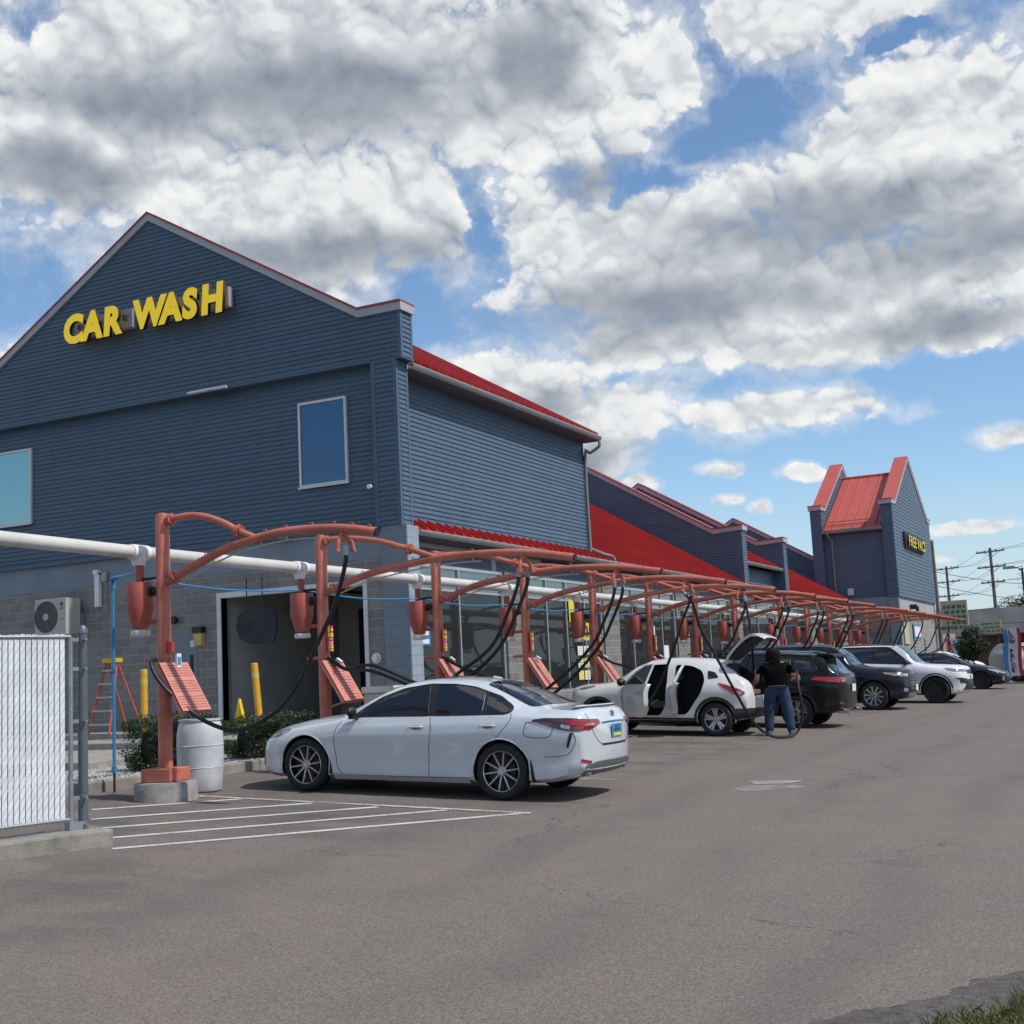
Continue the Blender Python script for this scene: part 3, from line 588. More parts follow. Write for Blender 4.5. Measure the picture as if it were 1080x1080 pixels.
# --- tower
TX, TY = 66.8, 11.0; TW = 12.7
def twlo(z): return TX if z < 8.3 else TX+(z-8.3)/((11.29-8.3)/5.3)+1.05
def twhi(z): return TX+TW if z < 8.3 else TX+TW-1.05-(z-8.3)/((11.29-8.3)/5.3)
ax = TX+TW/2
def twlo(z): return TX if z < 8.2 else ax-(11.25-z)/.56
def twhi(z): return TX+TW if z < 8.2 else ax+(11.25-z)/.56
siding('tower_gable_wall', 'y', TY, -1, 3.33, 11.2, twlo, twhi, lap=.19)
siding('tower_inner_gable', 'y', 14.63, -1, 6.5, 11.2, twlo, twhi, lap=.19)
for y in (TY, 14.63):
    b = MB(); th = .56
    b.prism([(TX+.003,3.33),(TX+TW,3.33),(TX+TW,8.15),(ax+5.4,8.15),(ax,11.2),(ax-5.4,8.15),(TX+.003,8.15)], 'y', y+.003, y+th)
    bpart(b, 'tower_gable_core', TRIM)
    siding('tower_pier_wall', 'x', TX, -1, 3.33, 8.15, lambda z: y+.0, lambda z: y+th, lap=.15)
    b = MB(); c = MB(); prof = [(TX-.12,8.30),(TX+.95,8.34),(ax,11.34),(TX+TW-.95,8.34),(TX+TW+.12,8.30)]
    for k in range(4):
        (x0,z0),(x1,z1) = prof[k], prof[k+1]
        b.prism([(x0,z0-.2),(x1,z1-.2),(x1,z1),(x0,z0)], 'y', y-.06, y+th+.06)
        c.prism([(x0,z0+.002),(x1,z1+.002),(x1,z1+.07),(x0,z0+.07)], 'y', y-.08, y+th+.08)
    f = bpart(b, 'tower_coping', FASCIA); bpart(c, 'tower_coping_cap', TOWERRED, parent=f)
b = MB(); zl, zr = 7.0, 10.5; sl_ = (zr-zl)/(ax-TX)
b.add([(TX-.05,TY+.64,zl),(TX-.05,14.55,zl),(ax,14.55,zr),(ax,TY+.64,zr),(TX+TW,14.55,zl),(TX+TW,TY+.64,zl)], [(0,3,2,1),(3,5,4,2)])
for k in range(7):
    y = TY+.9+k*.55
    if y > 14.5: break
    b.add([(TX-.05,y-.03,zl),(TX-.05,y+.03,zl),(TX-.05,y,zl+.07),(ax,y-.03,zr),(ax,y+.03,zr),(ax,y,zr+.07)], [(0,2,5,3),(1,4,5,2),(0,1,2)])
b.tube([(ax,TY+.6,zr+.02),(ax,14.6,zr+.02)], .09, 8)
for dz in (.14, .32):
    b.tube([(TX+.25,TY+.66,zl+.12+dz),(TX+.25,14.5,zl+.12+dz)], .025, 6)
bpart(b, 'tower_roof', TOWERRED)
b = MB(); b.box(TX-.16, TX-.02, TY+.58, 14.62, zl-.17, zl-.01); b.box(TX-.02, TX+.4, TY+.58, 14.62, zl-.2, zl-.16); bpart(b, 'tower_gutter', GUTTER)
siding('tower_recessed_wall', 'x', TX+.3, -1, 3.33, zl-.16, lambda z: TY+.56, lambda z: 14.63, lap=.15)
b = MB(); b.box(TX+.303, TX+.6, TY+.56, 14.63, 3.33, zl); bpart(b, 'tower_wall_core', TRIM)
b = MB(); b.tube(cr([(TX-.08,14.35,6.85),(TX-.05,14.33,6.7),(TX+.2,14.2,6.45),(TX+.22,14.2,6.2),(TX+.22,14.2,2.4)],3), .06, 8); bpart(b, 'tower_downpipe', GUTTER, smooth=True)
b = MB(); b.box(TX+.2, TX+.32, 13.3, 13.6, 3.55, 3.9); bpart(b, 'vent_cover', WHITE)
b = MB(); b.box(TX+.1, TX+.5, TY+.1, 14.6, 2.55, 3.33); bpart(b, 'tower_painted_band', BAND)
for xx in (TX+.05, TX+TW-.5):
    b = MB(); b.box(xx, xx+.45, TY+.05, TY+.56, -1.4, 3.33); bpart(b, 'tower_pillar', BAND)
b = MB(); b.box(TX+.15, TX+.5, TY+.56, 16, -1.4, 2.55); bpart(b, 'tower_block_wall', mat_block('tower_block_front', 'y', (.26,.25,.225), (.17,.165,.15)))
b = MB(); b.box(TX+.10, TX+.14, TY+1.0, TY+3.2, -1.2, 1.35); bpart(b, 'tower_door', mat('tower_door_grey', (.19,.21,.24), .6))
b = MB(); b.box(TX+.5, TX+TW-.55, TY+.12, TY+.5, -1.4, 2.6); bpart(b, 'tower_side_block_wall', mat_block('tower_block_side', 'x', (.33,.31,.27), (.24,.225,.2)))
b = MB(); b.box(TX+.5, TX+TW-.55, TY+.08, TY+.5, 2.6, 3.33); bpart(b, 'tower_side_band', mat('pale_band', (.34,.35,.355), .7))
for k, xx in enumerate((TX+4.0, TX+7.6)):
    b = MB(); n = 14
    for q in range(n): b.box(xx, xx+1.7, TY+.06, TY+.11, -1.1+q*.17, -1.1+q*.17+.13)
    bpart(b, 'louvred_door', mat('louvre_grey', (.30,.30,.29), .6))
b = MB(); b.box(TX+3.9, TX+6.3, TY+.04, TY+.08, 1.2, 2.0); bpart(b, 'notice_board', mat('notice_blue', (.10,.22,.42), .5))
b = MB(); b.box(TX+4.1, TX+6.1, TY+.02, TY+.04, 1.3, 1.85); bpart(b, 'notice_sheet', SIGNWHT)
b = MB(); b.box(TX+1.0, TX+2.4, TY+.05, TY+.1, .9, 2.1); bpart(b, 'poster_panel', mat('poster_cream', (.45,.45,.28), .6))
b = MB(); b.box(TX+3.5, TX+3.8, TY-.25, TY+.1, 2.75, 3.0); b.box(TX+3.55, TX+3.75, TY-.35, TY-.2, 2.6, 2.9); bpart(b, 'flood_lamp', BLACK)
b = MB(); b.box(X1+2.9, X1+3.15, YW-.35, YW-.05, 2.75, 2.95); b.box(X1+2.85, X1+3.3, YW-.55, YW-.3, 2.85, 3.1); bpart(b, 'flood_lamp', BLACK)

# ---------------------------------------------------------------- wall signs
LY = mat('sign_letter_glow_yellow', (.92,.66,.012), .4, var=.04, vs=1, emit=(1,.66,.012,.28)); LY2 = mat('far_letter_yellow', (.62,.52,.06), .5, var=.04)  # near letters get faint emission to brighten their shaded faces
LYB = mat('sign_letter_back', (.02,.02,.02), .6)
RACE = mat('raceway_grey', (.28,.29,.31), .5)
def sign_letters(root, body, size, x0, adv, m, ext=.11, bold=.028, shear=.20):
    x = x0
    for ch in body:
        if ch == ' ': x += adv[' ']; continue
        o = text(ch, size, 'letter', m, root, ext, bold, shear); o.location = (x, 0, 0)
        x += adv.get(ch, adv['*'])
S1 = thing('wall_sign', 'raised yellow CAR WASH letters high on the blue front gable', 'sign', (XF-.36, 22.56, 8.58))
S1.rotation_euler = Matrix(((0,0,-1),(-1,0,0),(0,1,0))).to_euler()
ADV = {'C': .66, 'A': .68, 'R': .70, ' ': .30, 'W': .86, 'S': .56, 'H': .9, '*': .8}
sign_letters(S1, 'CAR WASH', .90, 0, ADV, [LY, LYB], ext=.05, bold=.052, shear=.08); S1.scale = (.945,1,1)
b = MB(); b.box(.2, 2.12, .12, .58, -.30, -.13); b.box(2.6, 5.12, .12, .58, -.30, -.13); b.build('raceway', RACE, S1)
for xx in (.4, 1.1, 1.9, 3.3, 4.1, 4.8):
    b = MB(); b.box(xx, xx+.06, .3, .42, -.17, -.04); b.build('bracket', LYB, S1)
S2 = thing('wall_sign', 'small black and yellow FREE VACS sign on the far tower gable', 'sign', (69.5, 10.80, 6.12))
S2.rotation_euler = (R(90), 0, 0); S2.scale = (.98, .80, 1)
sign_letters(S2, 'FREE VACS', 1.02, .35, {'F': .66, 'R': .72, 'E': .64, ' ': .25, 'V': .70, 'A': .80, 'C': .76, 'S': .6, '*': .7}, [LY2, LYB], ext=.06)
b = MB(); b.box(0, 6.4, -.12, .92, -.18, -.07); b.build('sign_box', LYB, S2)

# ---------------------------------------------------------------- vacuum stations
PX = [12.42,15.89,19.36,22.87,26.4,30.0,33.65,37.4,42.8,46.5,50.2,53.9,57.6]
PY = 11.0; GZ0 = -1.225
def station(pos, armpts, brace, single=False):
    t = thing('vacuum_station', '', 'vacuum station', (pos, PY, GZ0), 'vacuum stations along the storefront')
    L = lambda y, z, x=0.: (x, y-PY, z-GZ0)
    b = MB(); b.lathe([(.375,-.3),(.385,.18),(.37,.215),(0.02,.22)], seg=32); b.build('concrete_base', CONC, t, True)
    b = MB(); b.box(-.215,.215,-.215,.215,.22,.385); o = b.build('base_box', SALMON, t); bevel(o, .012); o.rotation_euler = (0,0,R(6))
    b = MB(); b.lathe([(.0875,.385),(.0875,3.52),(.08,3.545),(.04,3.56),(.0,3.56)], seg=20, caps=False); 
    b.lathe([(.094,1.02),(.094,1.05)], seg=20); b.build('post', SALMON, t, True)
    A = cr([L(y,z) for y,z in armpts], 6); b = MB(); b.tube(A, .054, 12); b.tube([A[-1], A[-1]+(A[-1]-A[-2]).normalized()*.015], .057, 12)
    for k in range(4, len(A)-2, 4):       # little eyelets along the top
        p = A[k]; b.tube([p+Vector((0,.025,.05)), p+Vector((0,.02,.078)), p+Vector((0,-.02,.078)), p+Vector((0,-.025,.05))], .006, 5)
    arm = b.build('boom', SALMON, t, True)
    e = A[-1]; d = (A[-1]-A[-2]).normalized(); b = MB(); b.tube([e+d*.012, e+d*.035], .050, 12); b.build('boom_cap', BLACK, arm, True)
    Bp = cr([L(y,z) for y,z in brace], 6); b = MB(); b.tube(Bp, .043, 12); br_ = b.build('brace', SALMON, t, True)
    def flange(p, d, r=.085):
        b = MB(); d = d.normalized(); b.tube([p-d*.022, p-d*.004], r, 16); b.tube([p+d*.004, p+d*.022], r, 16)
        for k in range(4):
            a = Vector((1,0,0)); c = d.cross(a); q = p+(a*math.cos(k*1.571+.78)+c*math.sin(k*1.571+.78))*r*.82
            b.tube([q-d*.04, q+d*.04], .01, 6)
        b.build('flange', SALMON, t, True)
    flange(A[2], A[3]-A[2]); flange(Bp[1]+Vector((0,-.02,0)), Vector((0,-1,0)), .075)
    q = int(len(Bp)*.78); flange(Bp[q], Bp[min(q+1,len(Bp)-1)]-Bp[q-1], .08)
    b = MB()   # pale conduit clipped under the boom
    K = [p+Vector((.03,0,-.10-.0*k)) for k, p in enumerate(A[3:int(len(A)*.72)])]
    b.tube(K, .011, 6)
    for k in range(1, len(K), 5): b.tube([K[k], K[k]+Vector((-.02,0,.09))], .008, 5)
    b.build('conduit', CREAM, t, True)
    # separator tank, its risers and couplers
    ty = .38
    b = MB(); b.lathe([(.0,2.70),(.168,2.70),(.172,2.69),(.172,2.36),(.10,2.12),(.0,2.12)], (0,ty,0), seg=24, caps=False); b.lathe([(.052,2.70),(.052,2.96)], (0,ty,0), seg=14)
    b.tube([(0,.06,2.2),(0,ty-.05,2.2)], .03, 10); tk = b.build('separator_tank', SALMOND, t, True, sharp=22)
    b = MB(); b.lathe([(.115,2.10),(.125,2.06),(.115,2.03)], (0,ty,0), seg=20); b.build('tank_outlet', PVC, tk, True)
    b = MB(); b.tube([(0,.09,2.58),(0,ty-.16,2.58)], .045, 10); b.tube([(0,.16,2.58),(0,.20,2.58)], .065, 12); b.tube([(0,.0,2.745),(0,ty,2.745)], .018, 8); b.build('coupler', BLACK, tk, True)
    b = MB(); b.lathe([(.06,2.93),(.06,3.0),(.075,3.01),(.075,3.03)], (0,ty,0), seg=16); b.build('riser', PVCN, tk, True)
    # hanger bar and sloped rack
    b = MB(); b.tube([(0,.30,1.715),(0,-.10,1.715)], .026, 10); b.build('hose_hanger', SALMON, t, True)
    b = MB(); c = Vector((0,-.32,1.365)); u = Vector((.26,0,0)); v = Vector((-.03,-.21,-.30)); n = -u.cross(v).normalized()
    b.obox(c, u, v, n*.012)
    for s in (-1, 1): b.obox(c+u*s*.98+n*.0*s-n*.02, u*.02, v, n*.03)
    b.obox(c+v*.98-n*.02, u*.95, v*.02, n*.03)
    b.tube([(0,-.07,.98),(.0,-.50,1.10)], .014, 8); b.tube([(0.0,-.06,1.58),(0,-.14,1.62)], .02, 8)
    rk = b.build('sloped_rack', mat('rack_paint', (.55,.20,.15), .5, var=.1, vs=4), t)
    # perforations
    b = MB(); holes = DARK
    if single:
        for i in range(16):
            for j in range(17):
                if j in (5, 11): continue
                p = c+u*(-.84+i*.112)+v*(-.86+j*.108)+n*.0135; b.obox(p, u.normalized()*.0055, v.normalized()*.0075, n*.001)
    else:
        for j in range(13):
            a = rnd.uniform(-.8,-.5); e2 = rnd.uniform(.5,.85); p = c+u*((a+e2)/2)+v*(-.85+j*.14)+n*.0135
            b.obox(p, u*(e2-a)/2, v.normalized()*.003, n*.001)
    b.build('rack_slots', mat('slot_dark', (.09,.035,.03), .8), rk)
    if single:
        b = MB(); b.box(-.05,.06,-.11,-.075,1.80,1.93); b.build('red_badge', SIGNRED, t)
        b = MB(); b.box(.05,.13,-.16,-.13,1.60,1.78); pl = b.build('payment_tag', PVCN, t)
        b = MB(); b.box(.062,.118,-.164,-.16,1.64,1.74); b.build('tag_print', mat('tag_blue', (.05,.25,.45), .4), pl)
    else:
        b = MB(); b.box(-.075,.075,-.125,-.11,1.80,2.19); sg = b.build('instruction_sign', SIGNRED, t); sg.rotation_euler = (0,0,0)
        for q in ((-.06,.06,2.02,2.08),(-.06,-.02,2.09,2.17),(-.062,.062,1.85,1.872),(-.05,.05,1.815,1.835)):
            b = MB(); b.box(q[0],q[1],-.129,-.125,q[2],q[3]); b.build('yellow_lettering', SIGNYEL, sg)
        b = MB()
        for z, wd in ((1.99,.045),(1.945,.055),(1.915,.05),(1.89,.055)):
            for s in (-1,1): b.box(s*wd*.5-.02, s*wd*.5+.02, -.129,-.125, z-.008, z+.008)
        b.lathe([(.022,-.129),(.022,-.125)], (.035,0,2.13), axis='y', seg=12); b.build('sign_lettering_white', SIGNWHT, sg)
        b = MB(); b.obox((.10,-.20,1.66), (.03,0,0), (0,-.04,-.03), (0,.012,-.016)); b.build('nozzle_clip', PVCN, t)
    # hook branches
    hx = -2.74 if single else -3.36
    k = min(range(len(A)), key=lambda i: abs(A[i].y-hx)); p = A[k]
    for s, nm in ((1,'hose_outlet'),(-1,'hose_outlet')):
        b = MB(); b.tube(cr([p+Vector((0,0,-.03)), p+Vector((.03*s,-.02*s,-.10)), p+Vector((.06*s,-.07*s if s > 0 else .03,-.17)), p+Vector((.07*s,-.085*s if s > 0 else .04,-.26))],4), .028, 10)
        b.tube([p+Vector((.07*s,-.085*s if s > 0 else .04,-.245)), p+Vector((.07*s,-.085*s if s > 0 else .04,-.275))], .038, 12)
        b.build(nm, SALMON, t, True)
    t['_'] = 0; del t['_']
    return t, p
def hose(t, pts, r=.026):
    """pts in world coordinates, ribbed black hose with a steel cuff at its top"""
    P = cr([Vector(p)-t.location for p in pts], 9)
    b = MB(); b.tube(P, r, 9); h = b.build('hose', RUB, t, True)
    b = MB(); d = (P[1]-P[0]).normalized(); b.tube([P[0]-d*.05, P[0]+d*.07], r+.009, 10); b.build('hose_cuff', STEEL, h, True); return h
ORD = ['first','second','third','fourth','fifth','sixth','seventh','eighth','ninth','tenth','eleventh','twelfth','thirteenth']
A1 = [(10.92,1.46),(10.48,1.63),(9.96,1.80),(9.55,1.875),(9.1,1.915),(8.55,1.90),(8.16,1.855),(7.84,1.79)]
B1 = [(10.92,2.24),(10.57,2.26),(10.28,2.21),(10.0,2.10),(9.8,1.99),(9.55,1.885)]
A2 = [(10.92,1.46),(10.4,1.62),(9.99,1.705),(9.1,1.80),(8.43,1.815),(7.62,1.765),(6.87,1.635)]
B2 = [(10.92,2.24),(10.8,2.25),(10.47,2.235),(9.99,2.15),(9.63,2.04),(9.36,1.95),(9.0,1.81)]
s1, p1 = station(PX[0], A1, B1, True)
s1['label'] = 'salmon vacuum post on a round concrete base beside the white drum'
hose(s1, [(12.40,8.24,1.62),(12.40,8.25,1.45),(12.40,8.41,1.0),(12.40,8.65,.59),(12.40,9.0,.05),(12.40,9.39,-.27),(12.40,9.87,-.41),(12.34,10.26,-.31),(12.22,10.56,-.07),(12.10,10.80,.22),(12.10,10.93,.44),(12.28,11.01,.49)])
s2, p2 = station(PX[1], A2, B2)
LBL = {1:'second vacuum post from the fence, behind the nose of the white sedan', 2:'third vacuum post from the fence, behind the roof of the white sedan',
 3:'fourth vacuum post from the fence, behind the rear window of the white sedan', 4:'fifth vacuum post from the fence, between sedan and white crossover hood',
 5:'sixth vacuum post from the fence, its hose lying into the open front door', 6:'seventh vacuum post from the fence, behind the white crossover roof', 7:'eighth vacuum post from the fence, just left of the raised hatch'}
sts = [s1, s2]; s2['label'] = LBL[1]
kids = list(s2.children)
def copy_tree(o, parent=None):
    c = o.copy(); C.objects.link(c); c.parent = parent
    for ch in o.children: copy_tree(ch, c)
    return c
for i in range(2, 13):
    c = copy_tree(s2); c.location = (PX[i], PY, GZ0+ (0 if i < 5 else -.01*(i-4)*.0)); c['label'] = LBL.get(i, ORD[i]+' vacuum post from the fence, behind the row of parked cars')
    sts.append(c)
def H(i, pts, dx=0, r=.026): hose(sts[i], [(PX[i]+dx*(1-k/len(pts))+0, y, z) for k, (y, z) in enumerate(pts)], r)
def HP(i, pts, r=.026): hose(sts[i], pts, r)
# second station: both hoses run down behind the sedan to the hanger
def loop(i, x, y0, low, yl, dx=.07):
    HP(i, [(x+dx,y0,1.50),(x+dx*1.1,y0+.03,1.3),(x+dx,y0+.20,.95),(x+dx,y0+.48,.5),(x+dx*.6,yl-.55,low+.22),(x,yl,low),(x-.02,10.15,low+.35),(x-.02,10.6,.30),(x-.03,10.85,.44),(x-.03,10.96,.48)])
loop(1, PX[1], 7.60, -.10, 9.1); loop(1, PX[1]+.04, 7.68, -.02, 9.2, -.09)
loop(2, PX[2], 7.55, -.30, 9.2); loop(2, PX[2]+.04, 7.64, -.22, 9.3, -.09)
HP(3, [(22.96,7.55,1.50),(22.95,7.60,1.3),(22.94,7.72,1.05),(22.95,8.02,.36),(23.2,8.37,-.16),(23.7,8.75,-.47),(24.2,9.0,-.60),(24.7,9.05,-.55),(25.2,9.05,-.52),(25.6,9.05,-.60)])
HP(3, [(22.80,7.66,1.50),(22.85,7.50,1.25),(22.9,7.42,.85),(23.1,7.23,.32),(23.5,6.98,-.45),(24.0,6.85,-.98),(24.4,6.66,-1.27),(24.75,6.42,-1.325),(25.0,6.26,-1.24),(25.05,6.14,-.85),(25.10,6.20,-.4),(25.35,6.28,-.10),(25.62,6.42,-.10)])
loop(4, PX[4], 7.52, -.2, 9.3); HP(4, [(26.33,7.5,1.5),(26.3,7.42,.91),(26.2,7.38,.3),(26.0,7.3,-.25)])
for i in range(5, 13):
    j = .12*math.sin(i*2.3)
    loop(i, PX[i], 7.5, -.1+j, 9.2+j)
    if i < 10: loop(i, PX[i]+.04, 7.62, j, 9.3-j, -.09)
# header pipe
hp = thing('header_pipe', 'long white plastic suction pipe carried on the row of vacuum posts', 'pipe', (12.4, 11.40, 1.87))
b = MB()
b.tube([(-9,0,.055),(-.13,0,0)], .085, 16); prevx = .13
for x in PX[1:]: b.tube([(prevx,0,0),(x-12.42-.13,0,0)], .085, 16); prevx = x-12.42+.13
b.build('pipe_run', PVC, hp, True)
for x in PX:
    xx = x-12.42+.02; b = MB()
    b.tube([(xx-.15,0,0),(xx-.12,0,0),(xx+.12,0,0),(xx+.15,0,0)], [.098,.100,.100,.098], 16); b.lathe([(.075,-.17),(.09,-.10),(.09,0)], (xx,0,0), seg=16)
    b.build('pipe_tee', PVCN, hp, True)
ai = thing('air_line', 'thin blue air line strung between the posts and dropping to the kerb', 'air line', (12.8, 12.2, -1.18))
b = MB(); b.tube([(0,0,.30),(0,0,2.74),(-.03,-.06,2.80),(-.35,-.75,2.80)], .022, 8); b.build('riser_pipe', BLUEP, ai, True)
b = MB(); b.tube([(0,0,.26),(0,0,.34)], .034, 8); b.tube([(0,0,2.66),(0,0,2.80),(-.06,-.12,2.80)], .033, 8); b.build('pipe_elbow', BLUEP, ai, True)
b = MB(); b.tube([(0,0,0),(0,0,.28)], .016, 8); b.build('ground_stub', BLACK, ai, True)
b = MB()
for k in range(len(PX)-1):
    x0, x1 = PX[k]-12.8, PX[k+1]-12.8; b.tube(cr([(x0+.1,-.86,2.70),((x0+x1)/2,-.84,2.64),(x1-.1,-.86,2.70)],5), .014, 6)
b.build('hose_run', BLUEP, ai, True)
b = MB(); b.tube([(13.0,13.0,-1.04),(13.4,13.6,-1.03),(14.1,14.3,-1.03)], .014, 6); tag(b.build('blue_hose', BLUEP, None, True), 'short piece of blue hose lying on the gravel bed', 'hose')

# ---------------------------------------------------------------- chain link fence on its concrete kerb
fd = Vector((.972,-.235,0)).normalized(); fn = Vector((fd.y,-fd.x,0)).normalized()   # fn points to the camera side
F0 = Vector((9.28, 9.24, -1.19))
fk = thing('fence_kerb', 'low concrete kerb under the white slatted fence', 'kerb', (9.4, 9.0, -1.34))
b = MB(); e = Vector((9.30,8.88,0)); q = e-fd*3.2
b.add([(p.x-9.4+o.x, p.y-9.0+o.y, z) for z in (-.3,.155) for p, o in ((q,Vector()),(e,Vector()),(e,-fn*.62+fd*.12),(q,-fn*.62))], [(0,1,2,3),(4,7,6,5),(0,4,5,1),(1,5,6,2),(2,6,7,3),(3,7,4,0)])
bevel(b.build('kerb_block', CONC2, fk), .018)
fe = thing('chain_link_fence', 'chain link fence panel with white privacy slats and grey end post', 'fence', tuple(F0))
b = MB(); b.lathe([(.046,0),(.046,1.86),(.052,1.86),(.050,1.90),(.03,1.935),(0,1.94)], seg=16, caps=False)
for z in (.35, 1.02, 1.55, 1.78): b.lathe([(.050,z),(.050,z+.02)], seg=16)
b.build('end_post', DSTEEL, fe, True)
gp = -fd*.13
b = MB(); b.tube([gp+Vector((0,0,.05)), gp+Vector((0,0,1.83))], .023, 10); b.tube([gp+Vector((0,0,1.83)), gp-fd*2.6+Vector((0,0,1.83))], .018, 8)
b.tube([gp+Vector((0,0,.11)), gp-fd*2.6+Vector((0,0,.11))], .016, 8)
b.build('frame_rail', STEEL, fe, True)
b = MB()
for z in (.05, .30, 1.02, 1.52, 1.80):
    b.obox(gp*.5+Vector((0,0,z)), fd*.075, fn*.012, Vector((0,0,.018))); b.tube([gp*.1+fn*-.06+Vector((0,0,z)), gp*.1+fn*.09+Vector((0,0,z))], .012, 6)
b.obox(gp*.6+Vector((0,0,.03)), fd*.09, fn*.045, Vector((0,0,.05)))
b.build('hinge_clamp', STEEL, fe)
b = MB()
n = 45
for k in range(n):
    c = gp-fd*(.085+k*.058)+Vector((0,0,.98)); a = rnd.uniform(-.03,.03); off = rnd.uniform(-.008,.008)
    b.obox(c+Vector((0,0,off)), (fd+fn*a)*.0235, fn*.002, Vector((0,0,.87)))
b.build('privacy_slats', mat('slat_white', (.66,.69,.72), .5, var=.10, vs=5, dirt=.12), fe)
b = MB(); dia = .058; h0, h1 = .07, 1.84
def wire(s0, z0, s1, z1, side):
    b.tube([gp-fd*s0+fn*(.007*side)+Vector((0,0,z0)), gp-fd*s1+fn*(.007*side)+Vector((0,0,z1))], .0015, 4, False)
k = -34
while k < 48:
    s0 = k*dia; H_ = h1-h0; run = H_*.60
    for side, (a, c) in ((-1, (s0, s0+run)), (1, (s0+run, s0))):
        za, zc = (h0, h1)
        # clip to 0..2.7
        pa, pc = (a, za), (c, zc)
        def clip(p, q):
            (sa,z_a),(sb,z_b) = p, q
            if sa > sb: sa, sb, z_a, z_b = sb, sa, z_b, z_a
            if sb < 0 or sa > 2.7: return None
            if sa < 0: z_a = z_a+(z_b-z_a)*(0-sa)/(sb-sa); sa = 0
            if sb > 2.7: z_b = z_a+(z_b-z_a)*(2.7-sa)/(sb-sa); sb = 2.7
            return sa, z_a, sb, z_b
        r_ = clip(pa, pc)
        if r_: wire(*r_, side)
    k += 1
b.build('wire_mesh', mat('mesh_wire', (.16,.18,.20), .45, metal=.4), fe, recalc=False)

# ---------------------------------------------------------------- white drum
dm = thing('plastic_drum', 'open topped white plastic drum standing behind the first vacuum post', 'drum', (13.34, 11.23, zg(13.34,11.23)))
b = MB(); b.lathe([(0,.0),(.262,.0),(.275,.02),(.285,.18),(.295,.30),(.300,.305),(.295,.31),(.298,.46),(.30,.58),(.307,.588),(.30,.596),(.296,.74),(.275,.86),(.262,.885),(.262,.90),(.275,.905),(.275,.93),(.25,.93),(.25,.8),(.27,.5),(.25,.05),(0,.05)], seg=36, caps=False)
DR = mat('drum_white', (.50,.51,.53), .5, var=.16, vs=3.2, dirt=.14); b.build('drum_shell', DR, dm, True)
# ---------------------------------------------------------------- bin behind the sedan
tb = thing('trash_bin', 'beige trash bin standing by the second vacuum post', 'bin', (16.15, 10.1, zg(16,10)))
b = MB(); b.box(-.26,.26,-.24,.24,0,1.18); bevel(b.build('bin_body', mat('beige_plastic', (.45,.42,.36), .6), tb), .03)
b = MB(); b.box(-.28,.28,-.26,.26,1.18,1.28); bevel(b.build('bin_rim', mat('beige_light', (.52,.50,.44), .6), tb), .02)
# ---------------------------------------------------------------- bushes
LEAF = [mat('leaf_a', (.020,.038,.011), .55, var=.3, vs=6), mat('leaf_b', (.032,.056,.015), .55, var=.3, vs=6), mat('leaf_c', (.018,.036,.010), .6, var=.2), mat('leaf_d', (.055,.078,.022), .55)]
def leaves(b, fn, n, size, mats=4, wts=(0,0,1,1,2,3)):
    for i in range(n):
        p, up = fn(); s = size*rnd.uniform(.6,1.3)
        a = Vector((rnd.gauss(0,1),rnd.gauss(0,1),rnd.gauss(0,1))); nn = (a+up*1.2).normalized(); u = nn.orthogonal().normalized()
        u = (u*math.cos(i)+nn.cross(u)*math.sin(i)); v = nn.cross(u)
        b.cm = rnd.choice(wts); b.add([p-u*s, p+v*s*.45, p+u*s, p-v*s*.45], [(0,1,2,3)])
def bush(name, label, x0, x1, y0, y1, z0, z1, n, cat='shrub', size=.028, grp_='clipped shrubs in the gravel bed', stem=True):
    c = Vector(((x0+x1)/2,(y0+y1)/2,z0)); hx, hy, hz = (x1-x0)/2, (y1-y0)/2, (z1-z0)
    t = thing(name, label, cat, tuple(c), grp_)
    b = MB(); sd = rnd.random()*9
    def f():
        while True:
            u = Vector((rnd.gauss(0,1),rnd.gauss(0,1),rnd.gauss(0,1))); 
            if u.length > .1: break
        u.normalize(); k = .55+.45*rnd.random()**.35
        q = Vector([math.copysign(abs(c_)**.5, c_) for c_ in u]); 
        lump = 1+.09*math.sin(q.x*7+sd)+.07*math.sin(q.y*9+sd*2)+.06*math.sin(q.z*8+q.x*5)
        q = q*k*lump
        return Vector((q.x*hx*.98, q.y*hy*.98, hz*.5+q.z*hz*.52+.02)), u
    leaves(b, f, n, size); b.build('foliage', LEAF, t, recalc=False)
    b = MB()
    for k in range(14):
        a = k*2.4; b.tube([(rnd.uniform(-.1,.1)*hx,rnd.uniform(-.1,.1)*hy,0),(math.cos(a)*hx*.6,math.sin(a)*hy*.6,hz*rnd.uniform(.5,.85))], [.014,.005], 5)
    b.build('stem', mat('bark', (.07,.05,.035), .9), t)
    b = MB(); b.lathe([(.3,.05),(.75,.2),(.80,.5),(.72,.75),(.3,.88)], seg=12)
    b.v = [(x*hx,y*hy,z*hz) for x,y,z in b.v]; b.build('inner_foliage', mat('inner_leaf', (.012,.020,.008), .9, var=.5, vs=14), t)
    return t
bush('round_shrub', 'clipped dark green shrub behind the first vacuum post', 14.75, 16.45, 13.05, 14.1, -1.08, -.27, 17000, size=.021)
bush('round_shrub', 'clipped dark green shrub in front of the open wash bay', 17.1, 19.0, 13.05, 14.2, -1.08, -.36, 15000, size=.021)

